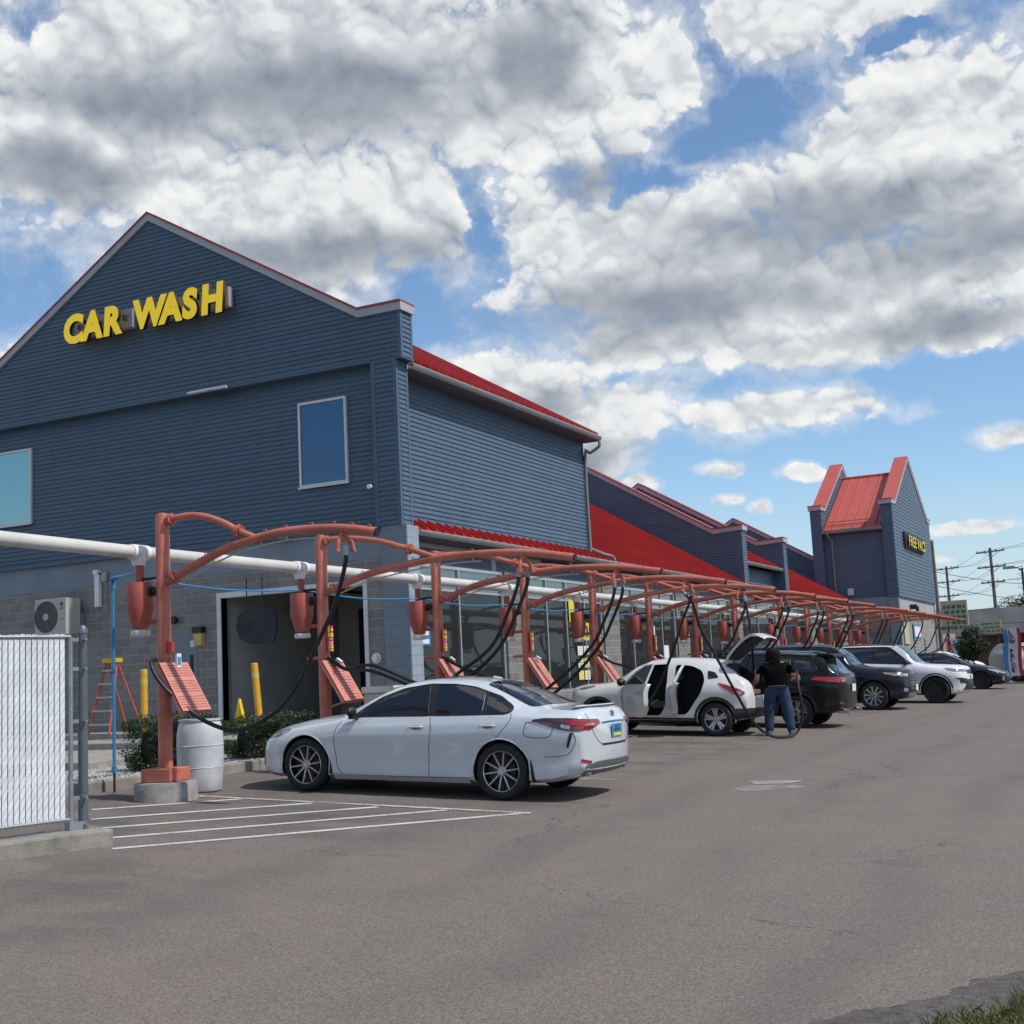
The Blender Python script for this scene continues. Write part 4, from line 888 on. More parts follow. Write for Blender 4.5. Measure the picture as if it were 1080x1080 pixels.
# ---------------------------------------------------------------- ladder, bollards, cone, air conditioner, lamps
lad = thing('step_ladder', 'red step ladder with silver treads leaning near the block wall', 'ladder', (21.3, 20.35, -.68))
LR = mat('ladder_red', (.50,.075,.04), .5); b = MB()
for s in (-1, 1): b.tube([(-.3,.10+s*.30,0),(0,s*.155,1.55)], .028, 6)
for s in (-1, 1): b.tube([(.45,-.25+s*.22,0),(.05,s*.14,1.5)], .022, 6)
b.build('side_rail', LR, lad)
for k in range(5):
    z = .18+k*.29; f = 1-z/1.55; b = MB(); y = .10*f; hw = .155+.145*f
    b.box(-.3*f-.05, -.3*f+.04, y-hw, y+hw, z, z+.035); b.build('tread', ALU, lad)
b = MB(); b.box(-.09,.12,-.20,.20,1.53,1.62); b.build('ladder_top', mat('ladder_yellow', (.62,.45,.02), .5), lad)
for nm, x, y, z0, z1, lb, tilt in (('bollard', 20.5, 18.71, -.72, .63, 'yellow steel bollard beside the blue grey service door', 0), ('bollard', 21.8, 16.75, -.70, .66, 'leaning yellow bollard standing in the open wash bay', -5)):
    t = thing(nm, lb, 'bollard', (x, y, z0)); t.rotation_euler = (R(tilt),0,0)
    b = MB(); b.lathe([(.075,0),(.075,z1-z0-.02),(.06,z1-z0),(0,z1-z0)], seg=16, caps=False); b.build('post', YEL, t, True)
    b = MB(); b.lathe([(.078,z1-z0-.32),(.078,z1-z0-.18)], seg=16); b.build('reflective_band', mat('faded_yellow', (.55,.42,.10), .5), t)
cn = thing('traffic_cone', 'small yellow cone standing in the mouth of the wash bay', 'cone', (21.9, 17.35, -.68))
b = MB(); b.lathe([(.15,.03),(.03,.60),(0,.61)], seg=18, caps=False); b.build('cone_body', mat('cone_yellow', (.75,.50,.02), .5), cn, True)
b = MB(); b.box(-.18,.18,-.18,.18,0,.03); b.build('cone_foot', BLACK, cn)
ac = thing('air_conditioner', 'beige outdoor air conditioning unit bolted to the block wall', 'air conditioner', (22.15, 22.9, 1.60))
ACM = mat('ac_beige', (.42,.41,.38), .5, var=.05); b = MB(); b.box(-.16,.30,-.50,.50,0,.86); acb = b.build('casing', ACM, ac); bevel(acb, .02)
b = MB()
for k in range(9): 
    r = .05+k*.036; b.lathe([(r,-.175),(r+.006,-.175),(r+.006,-.17),(r,-.17)], (0,.13,.44), axis='x', seg=30, caps=False)
for k in range(10):
    a = k*math.pi/5; b.tube([(-.173,.13+.05*math.cos(a),.44+.05*math.sin(a)),(-.173,.13+.36*math.cos(a),.44+.36*math.sin(a))], .003, 4)
b.build('fan_grille', mat('grille_grey', (.25,.24,.23), .5), acb)
b = MB(); b.lathe([(.37,-.163),(.37,-.161)], (0,.13,.44), axis='x', seg=36); b.build('fan_recess', mat('fan_dark', (.06,.055,.05), .7), acb)
b = MB(); b.lathe([(.07,-.185),(.085,-.178)], (0,.13,.44), axis='x', seg=20); b.build('fan_hub', ACM, acb)
b = MB(); b.lathe([(.05,-.165),(.05,-.163)], (0,-.36,.72), axis='x', seg=20); b.build('round_logo', mat('logo_red', (.38,.02,.05), .5), acb)
b = MB(); b.box(-.165,-.161,-.395,-.38,.60,.64); b.box(-.165,-.161,-.38,-.36,.60,.606); b.box(-.165,-.161,-.35,-.335,.60,.64); b.box(-.165,-.161,-.335,-.315,.60,.606); b.box(-.165,-.161,-.335,-.315,.634,.64); b.box(-.165,-.161,-.32,-.312,.60,.622); b.box(-.165,-.161,-.44,-.30,.37,.38)
b.build('logo_text', mat('logo_text_grey', (.10,.10,.10), .5), acb)
b = MB(); b.box(-.1,.40,-.55,-.50,-.10,0); b.box(.30,.42,-.52,-.50,-.10,.5); b.build('wall_bracket', STEEL, ac)
b = MB(); b.box(.33,.43,-1.03,-.90,.62,1.42); b.box(.28,.43,-1.03,-.90,1.38,1.48); b.build('line_cover', PVCN, ac)
b = MB(); b.box(.35,.43,-1.25,-1.10,1.2,1.42); b.tube([(.40,-1.18,1.2),(.40,-1.18,.5),(.36,-.9,.3),(.34,-.6,.35)], .012, 6); b.build('switch_box', STEEL, ac)
wl = thing('wall_lamp', 'small black and yellow lamp beside the service door', 'lamp', (22.58, 18.93, 1.30))
b = MB(); b.box(-.16,.02,-.13,.13,.12,.26); b.build('lamp_hood', BLACK, wl)
b = MB(); b.box(-.13,.0,-.11,.11,-.16,.12); b.build('lens', mat('lamp_lens', (.50,.42,.14), .4), wl)
fl = thing('round_vent', 'white round vent on the block strip beside the painted pillar', 'vent', (22.58, 14.32, .62))
b = MB(); b.lathe([(.11,-.02),(.11,.02)], axis='x', seg=20); b.lathe([(.07,-.09),(.08,-.02)], axis='x', seg=20); b.build('vent_hood', PVCN, fl, True)
dl = thing('dome_lamp', 'pale dome lamp at the lower edge of the blue siding', 'lamp', (22.50, 16.5, 3.40))
b = MB(); b.lathe([(.0,-.22),(.09,-.19),(.14,-.10),(.15,0),(.10,.05)], axis='x', seg=20, caps=False); b.build('dome_shade', STEEL, dl, True)
b = MB(); b.tube([(0,-.1,-.02),(-.14,.5,.0)], .012, 6); 
tn = thing('tube_lamp', 'long thin tube lamp under the overhang of the gable', 'lamp', (22.3, 18.4, 6.86))
b = MB(); b.tube([(0,-.55,0),(0,.55,0)], .035, 10); b.build('tube', mat('tube_grey', (.45,.47,.47), .4), tn, True)
b = MB(); b.box(-.02,.18,-.5,-.44,-.01,.04); b.box(-.02,.18,.44,.5,-.01,.04); b.build('tube_bracket', STEEL, tn)
hb = thing('hanging_board', 'dark rounded clearance board hanging on two rods in the bay opening', 'board', (22.42, 17.25, 1.22))
b = MB(); pl = [(.52,.40),(.45,.58),(.25,.66),(-.30,.62),(-.50,.50),(-.55,.25),(-.45,.0),(-.2,-.14),(.45,-.14),(.52,.1)]
b.prism([(-y*1.0, z) for y, z in pl], 'x', -.02, .02); b.build('board_plate', mat('board_dark', (.012,.015,.022), .6), hb)
for y in (-.16,.26):
    b = MB(); b.tube([(0,y,.35),(0,y,1.30)], .014, 6); b.lathe([(.07,-.03),(.07,.03)], (0,y,.30), axis='x', seg=14); b.build('hanger_rod', BLACK, hb)
# things leaning and boxes by the wall
bl = thing('bracket_light', 'small camera lamp on the siding beside the corner trim', 'lamp', (22.45, 14.25, 4.2))
b = MB(); b.lathe([(.05,-.06),(.05,.0)], axis='x', seg=12); b.box(-.02,.05,-.03,.03,-.03,.03); b.build('lamp_body', PVCN, bl)
b = MB(); b.lathe([(.09,-.1),(.09,.0)], axis='x', seg=14); b.tube([(0,0,0),(.1,0,0)], .03, 8)
o = b.build('round_horn', BLACK); o.location = (22.5, 19.6, 1.75); tag(o, 'small round black horn on the block wall above the service door', 'horn')
# posters and interior items
def sheet(x0, x1, z0, z1, m, label, deco=None, nm='poster'):
    t = thing(nm, label, 'poster', (x0, YG-.03, z0)); b = MB(); b.box(0, x1-x0, -.004, .0, 0, z1-z0); p = b.build('sheet', m, t)
    if deco:
        b = MB(); W, H_ = x1-x0, z1-z0
        for (a, c, d, e) in deco: b.box(a*W, c*W, -.007, -.004, d*H_, e*H_)
        b.build('print', deco_m[nm_i[0]%len(deco_m)], p); nm_i[0] += 1
nm_i = [0]; deco_m = [SIGNWHT, SIGNYEL, mat('print_dark', (.05,.05,.06), .5)]
PB = mat('poster_blue', (.04,.18,.42), .5); PG = mat('poster_yellow', (.68,.60,.03), .5)
sheet(23.45, 23.85, .85, 1.25, PB, 'blue and white poster in the first shop window', [(.15,.85,.1,.35),(.2,.8,.55,.8)])
sheet(31.3, 31.65, 1.5, 2.1, PG, 'tall yellow poster high in the second shop window bay', [(.2,.8,.1,.2)])
sheet(31.9, 32.6, 1.02, 1.5, PG, 'yellow sale poster in the second shop window bay', [(.12,.2,.2,.8),(.3,.38,.2,.8),(.12,.38,.2,.3),(.5,.6,.2,.8),(.7,.9,.2,.8)])
for k in range(6): sheet(31.75+(k%2)*.42, 32.1+(k%2)*.42, -.05+(k//2)*.33, .20+(k//2)*.33, SIGNWHT if k%3 else PG, 'small notice %s in the grid of six beside the brick pier' % ['low left','low right','mid left','mid right','top left','top right'][k], [(.15,.85,.2,.3),(.15,.85,.5,.6),(.15,.85,.75,.8)])
sheet(37.4, 37.9, .9, 1.5, SIGNWHT, 'white sheet behind the sixth vacuum post')
sheet(38.6, 39.1, .2, .9, SIGNWHT, 'white notice in the third shop window bay')
vm = thing('vending_machine', 'yellow vending machine seen through the shop window', 'vending machine', (36.2, 15.2, -.7)); b = MB(); b.box(0,.9,0,.8,0,1.8); bevel(b.build('cabinet', mat('machine_yellow', (.45,.33,.04), .5), vm), .03)
b = MB(); b.box(.1,.62,-.02,0,.5,1.6); b.build('display_window', GLASSW, vm); b = MB(); b.box(.68,.84,-.02,0,.9,1.3); b.build('coin_panel', BLACK, vm)
vm = thing('vending_machine', 'blue box machine seen through the shop window', 'vending machine', (42.6, 15.0, -.2)); b = MB(); b.box(0,1.5,0,.8,0,.8); bevel(b.build('cabinet', PB, vm), .03)
b = MB(); b.box(.4,1.1,-.02,0,.1,.3); b.build('coin_panel', SIGNYEL, vm)
vm = thing('shelf_unit', 'dark shelf unit with boxes behind the shop glass', 'shelf', (29.4, 15.6, -.7)); b = MB()
for z in (.1,.6,1.1,1.6): b.box(0,1.8,0,.5,z,z+.04)
b.box(0,.04,0,.5,0,1.7); b.box(1.76,1.8,0,.5,0,1.7); b.build('shelf_frame', BLACK, vm)
for k in range(9):
    b = MB(); x = .08+(k%3)*.58; z = .14+(k//3)*.5; b.box(x,x+.4,.08,.4,z,z+.3); b.build('carton', [SIGNWHT, SIGNRED, mat('box_brown', (.25,.17,.09), .8)][k%3], vm)
nr = thing('neon_ring', 'thin pinkish neon ring in the second shop window', 'neon sign', (29.6, YG+.03, .95))
b = MB(); b.tube([(.42*math.cos(a*math.pi/16),0,.42*math.sin(a*math.pi/16)) for a in range(33)], .012, 6); b.build('ring_tube', mat('neon_pink', (.3,.12,.2), .4, emit=(.8,.35,.5,.35)), nr, True)
lp = thing('red_lamp', 'small glowing red lamp behind the first shop window', 'lamp', (24.75, YG+.05, 1.05))
b = MB(); b.lathe([(0,-.03),(.045,-.02),(.05,.02),(0,.03)], axis='y', seg=14, caps=False); b.build('bulb', mat('lamp_red', (.7,.05,.02), .4, emit=(1,.10,.03,2.2)), lp, True)

# ---------------------------------------------------------------- cars
def lerpk(keys, x):
    """smooth keyed interpolation (monotone cubic-ish)"""
    if x <= keys[0][0]: return keys[0][1]
    if x >= keys[-1][0]: return keys[-1][1]
    for i in range(len(keys)-1):
        x0, y0 = keys[i]; x1, y1 = keys[i+1]
        if x0 <= x <= x1:
            h = x1-x0; t = (x-x0)/h
            def sl(j):
                if j <= 0 or j >= len(keys)-1: return 0 if 0 < j < 0 else ((keys[min(j+1,len(keys)-1)][1]-keys[max(j-1,0)][1])/(keys[min(j+1,len(keys)-1)][0]-keys[max(j-1,0)][0]))
                a = (keys[j][1]-keys[j-1][1])/(keys[j][0]-keys[j-1][0]); c = (keys[j+1][1]-keys[j][1])/(keys[j+1][0]-keys[j][0])
                return 0 if a*c <= 0 else 2*a*c/(a+c)
            m0, m1 = sl(i), sl(i+1); t2, t3 = t*t, t*t*t
            return (2*t3-3*t2+1)*y0+(t3-2*t2+t)*h*m0+(-2*t3+3*t2)*y1+(t3-t2)*h*m1
def paint(name, col, rough=.28, metal=0., coat=1., flake=.0):
    m = mat(name, col, rough, metal, coat, var=.03, vs=1.5, spec=.5 if coat == 1. else .3); return m
P_WHITE = paint('paint_pearl_white', (.545,.585,.62), .2, .08); P_WHITE2 = paint('paint_warm_white', (.60,.60,.58), .3); P_WHITE3 = paint('paint_bright_white', (.66,.68,.70), .3)
P_BLACK = paint('paint_black', (.004,.004,.005), .3, 0, .3); P_NAVY = paint('paint_navy', (.005,.007,.016), .3, 0, .3); P_SILVER = paint('paint_silver', (.35,.36,.37), .3, .5)
CGLASS = mat_glass('car_glass', (.008,.009,.011), rough=.015); LENSR = mat('lamp_red_lens', (.30,.008,.010), .15, coat=1, var=.3, vs=14); LENSD = mat('lamp_dark_lens', (.055,.02,.022), .12, coat=1)
LENSC = mat('lamp_clear_lens', (.40,.41,.42), .12, metal=.3, coat=1, var=.3, vs=20); AMBER = mat('amber_lens', (.50,.14,.05), .2, coat=1); CHROME = mat('chrome', (.62,.63,.65), .12, metal=1, var=.02)
RIMS = mat('rim_silver', (.50,.51,.53), .25, metal=.85); RIMB = mat('rim_black', (.012,.012,.014), .35); TYRE = mat('tyre_rubber', (.014,.014,.015), .75, var=.2, vs=12); PLASTIC = mat('cladding_black', (.018,.018,.019), .6, var=.15, vs=8)
def grid_patch(outline, step=.05):
    """2D polygon -> bmesh gridded"""
    bm = bmesh.new(); vs = [bm.verts.new((x, y, 0)) for x, y in outline]; bm.faces.new(vs)
    xs_ = [p[0] for p in outline]; ys_ = [p[1] for p in outline]
    for ax, lo, hi in ((0, min(xs_), max(xs_)), (1, min(ys_), max(ys_))):
        k = lo+step
        while k < hi-step*.2:
            no = (1,0,0) if ax == 0 else (0,1,0); coo = (k,0,0) if ax == 0 else (0,k,0)
            bmesh.ops.bisect_plane(bm, geom=bm.verts[:]+bm.edges[:]+bm.faces[:], plane_co=coo, plane_no=no, dist=1e-5); k += step
    bmesh.ops.triangulate(bm, faces=[f for f in bm.faces if len(f.verts) > 4]); return bm
def smooth_outline(pts, n=4):
    P = [Vector((*p, 0)) for p in pts]; o = []; N = len(P)
    for i in range(N):
        a, b_, c, d = P[i-1], P[i], P[(i+1)%N], P[(i+2)%N]
        for k in range(n):
            t = k/n; q = .5*((2*b_)+(c-a)*t+(2*a-5*b_+4*c-d)*t*t+(3*b_-a-3*c+d)*t**3); o.append((q.x, q.y))
    return o
def round_poly(pts, r=.03, n=3):
    o = []; N = len(pts)
    for i in range(N):
        p = Vector(pts[i]); a = Vector(pts[i-1]); c = Vector(pts[(i+1)%N]); u = (a-p); v = (c-p)
        ru = min(r, u.length*.45); rv = min(r, v.length*.45); p0 = p+u.normalized()*ru; p1 = p+v.normalized()*rv
        for k in range(n+1):
            t = k/n; q = p0*(1-t)**2+p*2*t*(1-t)+p1*t*t; o.append((q.x, q.y))
    return o
class Car:
    """local frame: origin on the ground under the nose tip; +x runs from nose to tail, +y = left side when the nose points to -x ... mirrored by caller."""
    def __init__(s, spec, t): s.s = spec; s.t = t
    def section(s, x):
        S = s.s; k = lambda n: lerpk(S[n], x)
        w, zb, zbe, wbe, zr, wr, zt = k('w'), k('zb'), k('belt'), k('wbelt'), k('rail'), k('wrail'), k('top')
        zbe = min(zbe, zt-.015); zr = min(max(zr, zbe+.006), zt-.004); zm = zb+(zbe-zb)*.55
        bul = .018 if zr-zbe > .15 else 0
        return [(0,zb),(.55*w,zb),(.88*w,zb+.004),(.965*w,zb+.05*min(1,(zbe-zb)/.4)),(.982*w,zb+(zbe-zb)*.22),(.960*w,zb+(zbe-zb)*.36),(.990*w,zm),(w,zb+(zbe-zb)*.72),(.992*w,zb+(zbe-zb)*.80),(w*.5+wbe*.5+.004,zb+(zbe-zb)*.93),(wbe,zbe),
                (wbe+(wr-wbe)*.35+bul,zbe+(zr-zbe)*.35),(wbe+(wr-wbe)*.72+bul,zbe+(zr-zbe)*.72),(wr,zr),(wr*.90,zr+(zt-zr)*.42),(wr*.7,zr+(zt-zr)*.74),(wr*.35,zr+(zt-zr)*.95),(0,zt)]
    def body(s, material, cuts=(), cutmats=None):
        S = s.s; L = S['L']; xs_ = [0,.008,.025,.05,.09,.14]
        x = .2
        while x < L-.17: xs_.append(x); x += .055
        xs_ += [L-.14,L-.09,L-.05,L-.025,L-.008,L]
        rows = []
        for x in xs_:
            h = s.section(x); full = h+[(-y,z) for y,z in h[-2:0:-1]]
            # bow the nose and tail in plan: outer points sit further back
            row = []
            for y, z in full:
                dx = 0
                if x < .55: dx = S.get('nose_bow',.22)*(abs(y)/.9)**2.2*(1-x/.55)**1 
                if x > L-.45: dx = -S.get('tail_bow',.12)*(abs(y)/.9)**2.4*((x-(L-.45))/.45)
                lean = 0
                row.append((x+dx, y, z))
            rows.append(row)
        def cap(front):
            base = s.section(xs_[0] if front else xs_[-1]); zc = (base[0][1]+base[-1][1])/2; o_ = []
            for k_ in (.93, .80, .60, .35, .12):
                h = [(y*k_, zc+(z-zc)*k_) for y, z in base]; full = h+[(-y, z) for y, z in h[-2:0:-1]]; r_ = []
                for y, z in full:
                    v_ = (abs(y)/.9)
                    if front: r_.append((S.get('nose_bow',.22)*v_**2.2-.035*(1-k_**2), y, z))
                    else: r_.append((L-S.get('tail_bow',.12)*v_**2.4+.03*(1-k_**2), y, z))
                o_.append(r_)
            return o_
        rows = cap(True)[::-1]+rows+cap(False)
        n = len(rows[0]); b = MB(); b.add([p for r in rows for p in r], [(i*n+k, (i+1)*n+k, (i+1)*n+(k+1)%n, i*n+(k+1)%n) for i in range(len(rows)-1) for k in range(n)]+[tuple(range(n)), tuple((len(rows)-1)*n+k for k in range(n))[::-1]])
        o = b.build('body', material, s.t, True, sharp=40)
        bm = bmesh.new(); bm.from_mesh(o.data); s.bvh = BVHTree.FromBMesh(bm); bm.free()
        # wheel wells and extra cuts
        c = MB(); rw = S['R']+S.get('gap', .045)
        for xw in (S['fx'], S['fx']+S['wb']):
            for sy in (-1, 1):
                y0, y1 = sy*(lerpk(S['w'], xw)-.30), sy*(lerpk(S['w'], xw)+.2)
                c.tube([(xw, y0, S['R']+.005), (xw, y1, S['R']+.005)], rw, 40)
        for cut in cuts: c.prism(*cut)
        cu = c.build('cutter', [DARK]); md = o.modifiers.new('b', 'BOOLEAN'); md.operation = 'DIFFERENCE'; md.solver = 'EXACT'; md.object = cu; md.material_mode = 'TRANSFER'
        dg = bpy.context.evaluated_depsgraph_get(); me = bpy.data.meshes.new_from_object(o.evaluated_get(dg)); o.modifiers.clear(); o.data = me
        bpy.data.objects.remove(cu); me.set_sharp_from_angle(angle=R(40)); s.o = o; return o
    def hit(s, kind, a, b_):
        if kind == 'L': q = s.bvh.ray_cast(Vector((a, 3, b_)), Vector((0,-1,0)))
        elif kind == 'R': q = s.bvh.ray_cast(Vector((a, -3, b_)), Vector((0,1,0)))
        elif kind == 'T': q = s.bvh.ray_cast(Vector((a, b_, 4)), Vector((0,0,-1)))
        elif kind == 'B': q = s.bvh.ray_cast(Vector((s.s['L']+2, a, b_)), Vector((-1,0,0)))
        else: q = s.bvh.ray_cast(Vector((-2, a, b_)), Vector((1,0,0)))
        return q[0], q[1]
    def patch(s, name, kind, outline, m, off=.004, parent=None, step=.05, build=True, mb=None, smooth=True):
        bm = grid_patch(outline, step); bad = []; pos = []
        bm.verts.ensure_lookup_table()
        for v in bm.verts:
            p, n = s.hit(kind, v.co.x, v.co.y)
            if p is None: bad.append(v.index); pos.append(None)
            else: pos.append(p+n*off)
        b = mb or MB(); idx = {}; vs = []
        for i, p in enumerate(pos):
            if p is not None: idx[i] = len(vs); vs.append(p)
        fs = [tuple(idx[v.index] for v in f.verts) for f in bm.faces if all(v.index in idx for v in f.verts)]
        bm.free(); b.add(vs, fs)
        if not build: return b
        return b.build(name, m, parent or s.t, smooth, recalc=False)
    def line(s, b, kind, pts, r=.004, off=.0, n=8, smooth=True):
        P = cr([(*p, 0) for p in pts], n) if smooth else [Vector((*p, 0)) for p in pts]; out_ = []
        for p in P:
            h, nn = s.hit(kind, p.x, p.y)
            if h is not None: out_.append(h+nn*off)
        if len(out_) > 1: b.tube(out_, r, 6)
    def wheel(s, x, side, style):
        S = s.s; Rr = S['R']; w = lerpk(S['w'], x); yc = side*(w-.125); rr = S['rim']; wd = .11
        wh = bpy.data.objects.new('wheel', None); C.objects.link(wh); wh.parent = s.t; wh.location = (x, yc, Rr); sd = side
        b = MB(); b.lathe([(rr-.02,-.10*sd),(rr+.012,-.105*sd),(Rr-.04,-.112*sd),(Rr-.008,-.09*sd),(Rr,-.06*sd),(Rr,.06*sd),(Rr-.008,.09*sd),(Rr-.04,.115*sd),(rr+.012,.108*sd),(rr-.004,.098*sd)], axis='y', seg=48, caps=False)
        b.build('tyre', TYRE, wh, True, sharp=50)
        dish = .035*sd
        b = MB(); b.lathe([(rr,.10*sd),(rr-.012,.088*sd),(rr-.02,.0),(.09,-.02*sd),(0,-.02*sd)], axis='y', seg=40, caps=False)
        b.build('rim_barrel', RIMB, wh, True)
        face = RIMB if style.get('black') else RIMS; b = MB(); n = style['n']; tw = style.get('pair', 0)
        b.lathe([(rr+.002,.098*sd),(rr-.006,.107*sd),(rr-.014,.100*sd),(rr-.016,.088*sd)], axis='y', seg=48, caps=False)
        for k in range(n):
            for pr in ((-1, 1) if tw else (0,)):
                a = 2*math.pi*k/n + style.get('rot', .2); a0, a1 = a+pr*tw*.35, a+pr*tw
                r0, r1 = .045, rr-.012; w0, w1 = style['w0'], style['w1']
                d0 = Vector((math.cos(a0),0,math.sin(a0))); d1 = Vector((math.cos(a1),0,math.sin(a1)))
                q0 = Vector((-d0.z,0,d0.x)); q1 = Vector((-d1.z,0,d1.x)); y0, y1, yb = .075*sd, .095*sd, .03*sd
                f = [d0*r0-q0*w0+Vector((0,y0,0)), d0*r0+q0*w0+Vector((0,y0,0)), d1*r1+q1*w1+Vector((0,y1,0)), d1*r1-q1*w1+Vector((0,y1,0))]
                bk = [Vector((p.x*.98, yb, p.z*.98)) for p in f]
                b.add(f+bk, [(0,1,2,3),(0,4,5,1),(1,5,6,2),(2,6,7,3),(3,7,4,0)])
        b.lathe([(.062,.05*sd),(.062,.085*sd),(.05,.095*sd),(0,.097*sd)], axis='y', seg=20, caps=False)
        b.build('rim', face, wh)
        b = MB()
        for k in range(5):
            a = k*1.2566; b.tube([(.045*math.cos(a),.08*sd,.045*math.sin(a)),(.045*math.cos(a),.102*sd,.045*math.sin(a))], .009, 6)
        b.tube([(0,.09*sd,0),(0,.103*sd,0)], .026, 12); b.build('wheel_nuts', CHROME if not style.get('black') else PLASTIC, wh)
        b = MB(); b.lathe([(.155,.0),(.155,.02*sd),(.03,.02*sd)], axis='y', seg=24, caps=False); b.build('brake_disc', mat('brake_iron', (.05,.05,.05), .5, metal=.5), wh, True)
        return wh
    def mirror(s, x, z, side, cap, k=1.0):
        h, n = s.hit('L' if side > 0 else 'R', x, z); y = abs(h.y)
        b = MB(); rows = []
        for i in range(9):
            t = i/8*math.pi; r = math.sin(t)**.6 if 0 < i < 8 else .02; u = -math.cos(t)
            rows.append((u, r))
        vs = []; n_ = 12
        for u, r in rows:
            for q in range(n_):
                a = q*2*math.pi/n_; vs.append((x-.02+.055*k*r*math.cos(a), side*(y+.115+.105*k*u), z+.075+.072*k*r*math.sin(a)))
        b.add(vs, [(i*n_+q, i*n_+(q+1)%n_, (i+1)*n_+(q+1)%n_, (i+1)*n_+q) for i in range(8) for q in range(n_)])
        m_ = b.build('mirror', cap, s.t, True, sharp=60)
        b = MB(); b.tube([(x,side*(y-.02),z-.02),(x,side*(y+.07),z+.03)], [.03,.024], 8); b.obox((x,side*(y+.10),z+.01), (.04,0,0), (0,.055,0), (0,0,.025)); b.build('mirror_foot', BLACK, m_, True)
def ell(cx, cy, rx, ry, n=20): return [(cx+rx*math.cos(2*math.pi*k/n), cy+ry*math.sin(2*math.pi*k/n)) for k in range(n)]
def dress(car, sp, paint_, glass_polys, wheels, seams, handles, dlo=None, belt=None, beltmat=None, cladding=None, mir=None, mircap=None, wind=None, back=None, sides=('L','R'), skip_glass=()):
    t = car.t
    for sd in sides:
        sg = 1 if sd == 'L' else -1
        if dlo: car.patch('window_surround', sd, round_poly(dlo, .04), P_BLACK if paint_ is P_WHITE3 else BLACK, .003)
        for i, poly in enumerate(glass_polys):
            if (sd, i) in skip_glass: continue
            g_ = car.patch('side_window', sd, round_poly(poly, .05), CGLASS, .006)
            b = MB(); P = round_poly(poly, .05); P.append(P[0]); car.line(b, sd, P, .007, .004, smooth=False); b.build('window_trim', beltmat or BLACK, g_, True)
        if seams:
            b = MB()
            for ln in seams: car.line(b, sd, ln, .0045, -.001)
            b.build('panel_gap', DARK, t, True)
        for hx, hz in handles:
            p, n = car.hit(sd, hx, hz)
            b = MB(); b.tube([p+Vector((-.10,0,0)), p+Vector((-.085,.028*sg,.0)), p+Vector((.085,.028*sg,.002)), p+Vector((.10,0,.002))], [.010,.014,.014,.010], 8); b.build('door_handle', paint_, t, True)
            if not (sd == 'L' and False):
                car.patch('handle_recess', sd, ell(hx, hz-.008, .075, .028), DARK if False else mat('recess_shade', (.10,.10,.105), .5), .0015, step=.03)
        if cladding:
            for nm, poly in cladding: car.patch(nm, sd, poly, PLASTIC, .010, step=.05)
        # arch rims
        for xw in (sp['fx'], sp['fx']+sp['wb']):
            b = MB(); rw = sp['R']+sp.get('gap',.045)+.004; pts = []
            for k in range(25):
                a = math.pi*(-.06+1.12*k/24); px_, pz = xw+rw*math.cos(a), sp['R']+.005+rw*math.sin(a)
                h, n = car.hit(sd, px_, max(pz, lerpk(sp['zb'], px_)+.03))
                if h is not None: pts.append(Vector((px_, h.y, pz)))
            if len(pts) > 3: b.tube(pts, .010, 6); b.build('arch_lip', PLASTIC if cladding else paint_, t, True)
        for xw in (sp['fx'], sp['fx']+sp['wb']): car.wheel(xw, sg, wheels)
        if mir: car.mirror(mir[0], mir[1], sg, mircap or paint_, mir[2] if len(mir) > 2 else 1)
    if wind: 
        car.patch('windscreen', 'T', wind, CGLASS, .006, step=.07)
    if back:
        g_ = car.patch('rear_window', 'T' if back[0] == 'T' else 'B', back[1], CGLASS, .006, step=.06)
    # underside keeps the light out
    b = MB(); b.box(sp['fx']-.1, sp['fx']+sp['wb']+.1, -.55, .55, lerpk(sp['zb'], 2)+.0-.03, lerpk(sp['zb'], 2)+.05); b.build('underbody', DARK, t)
def place(t, x_side, y_front_wheel, nose, sp, yaw=0., flip=False):
    """nose=+1: nose towards +Y, visible (-X) side is its left; nose=-1: nose towards -Y, visible side is its right. x_side = X of the outer face facing -X."""
    hw = max(k[1] for k in sp['w']); xc = x_side+hw
    fx, wb = sp['fx'], sp['wb']; ang = R(-90)*nose+R(yaw)   # local +x (nose->tail) maps to -Y for nose=+1
    yo = y_front_wheel+nose*fx; yr = y_front_wheel-nose*wb
    zf, zr = zg(xc, y_front_wheel), zg(xc, yr); pitch = math.atan2(zf-zr, wb)   # nose higher when positive
    ln = (zg(xc+.9, y_front_wheel)-zg(xc-.9, y_front_wheel))/1.8
    zo = zf+(zf-zr)/wb*fx
    t.matrix_world = Matrix.Translation((xc, yo, zo)) @ Matrix.Rotation(ang, 4, 'Z') @ Matrix.Rotation(pitch, 4, 'Y') @ (Matrix.Scale(-1, 4, (0,1,0)) if flip else Matrix())
def plate(car, z, y0, m1, chars):
    h, n = car.hit('B', 0, z); x = h.x+.012
    b = MB(); b.box(x, x+.008, -.155, .155, z-.078, z+.078); p = b.build('number_plate', m1, car.t); return p, x+.009

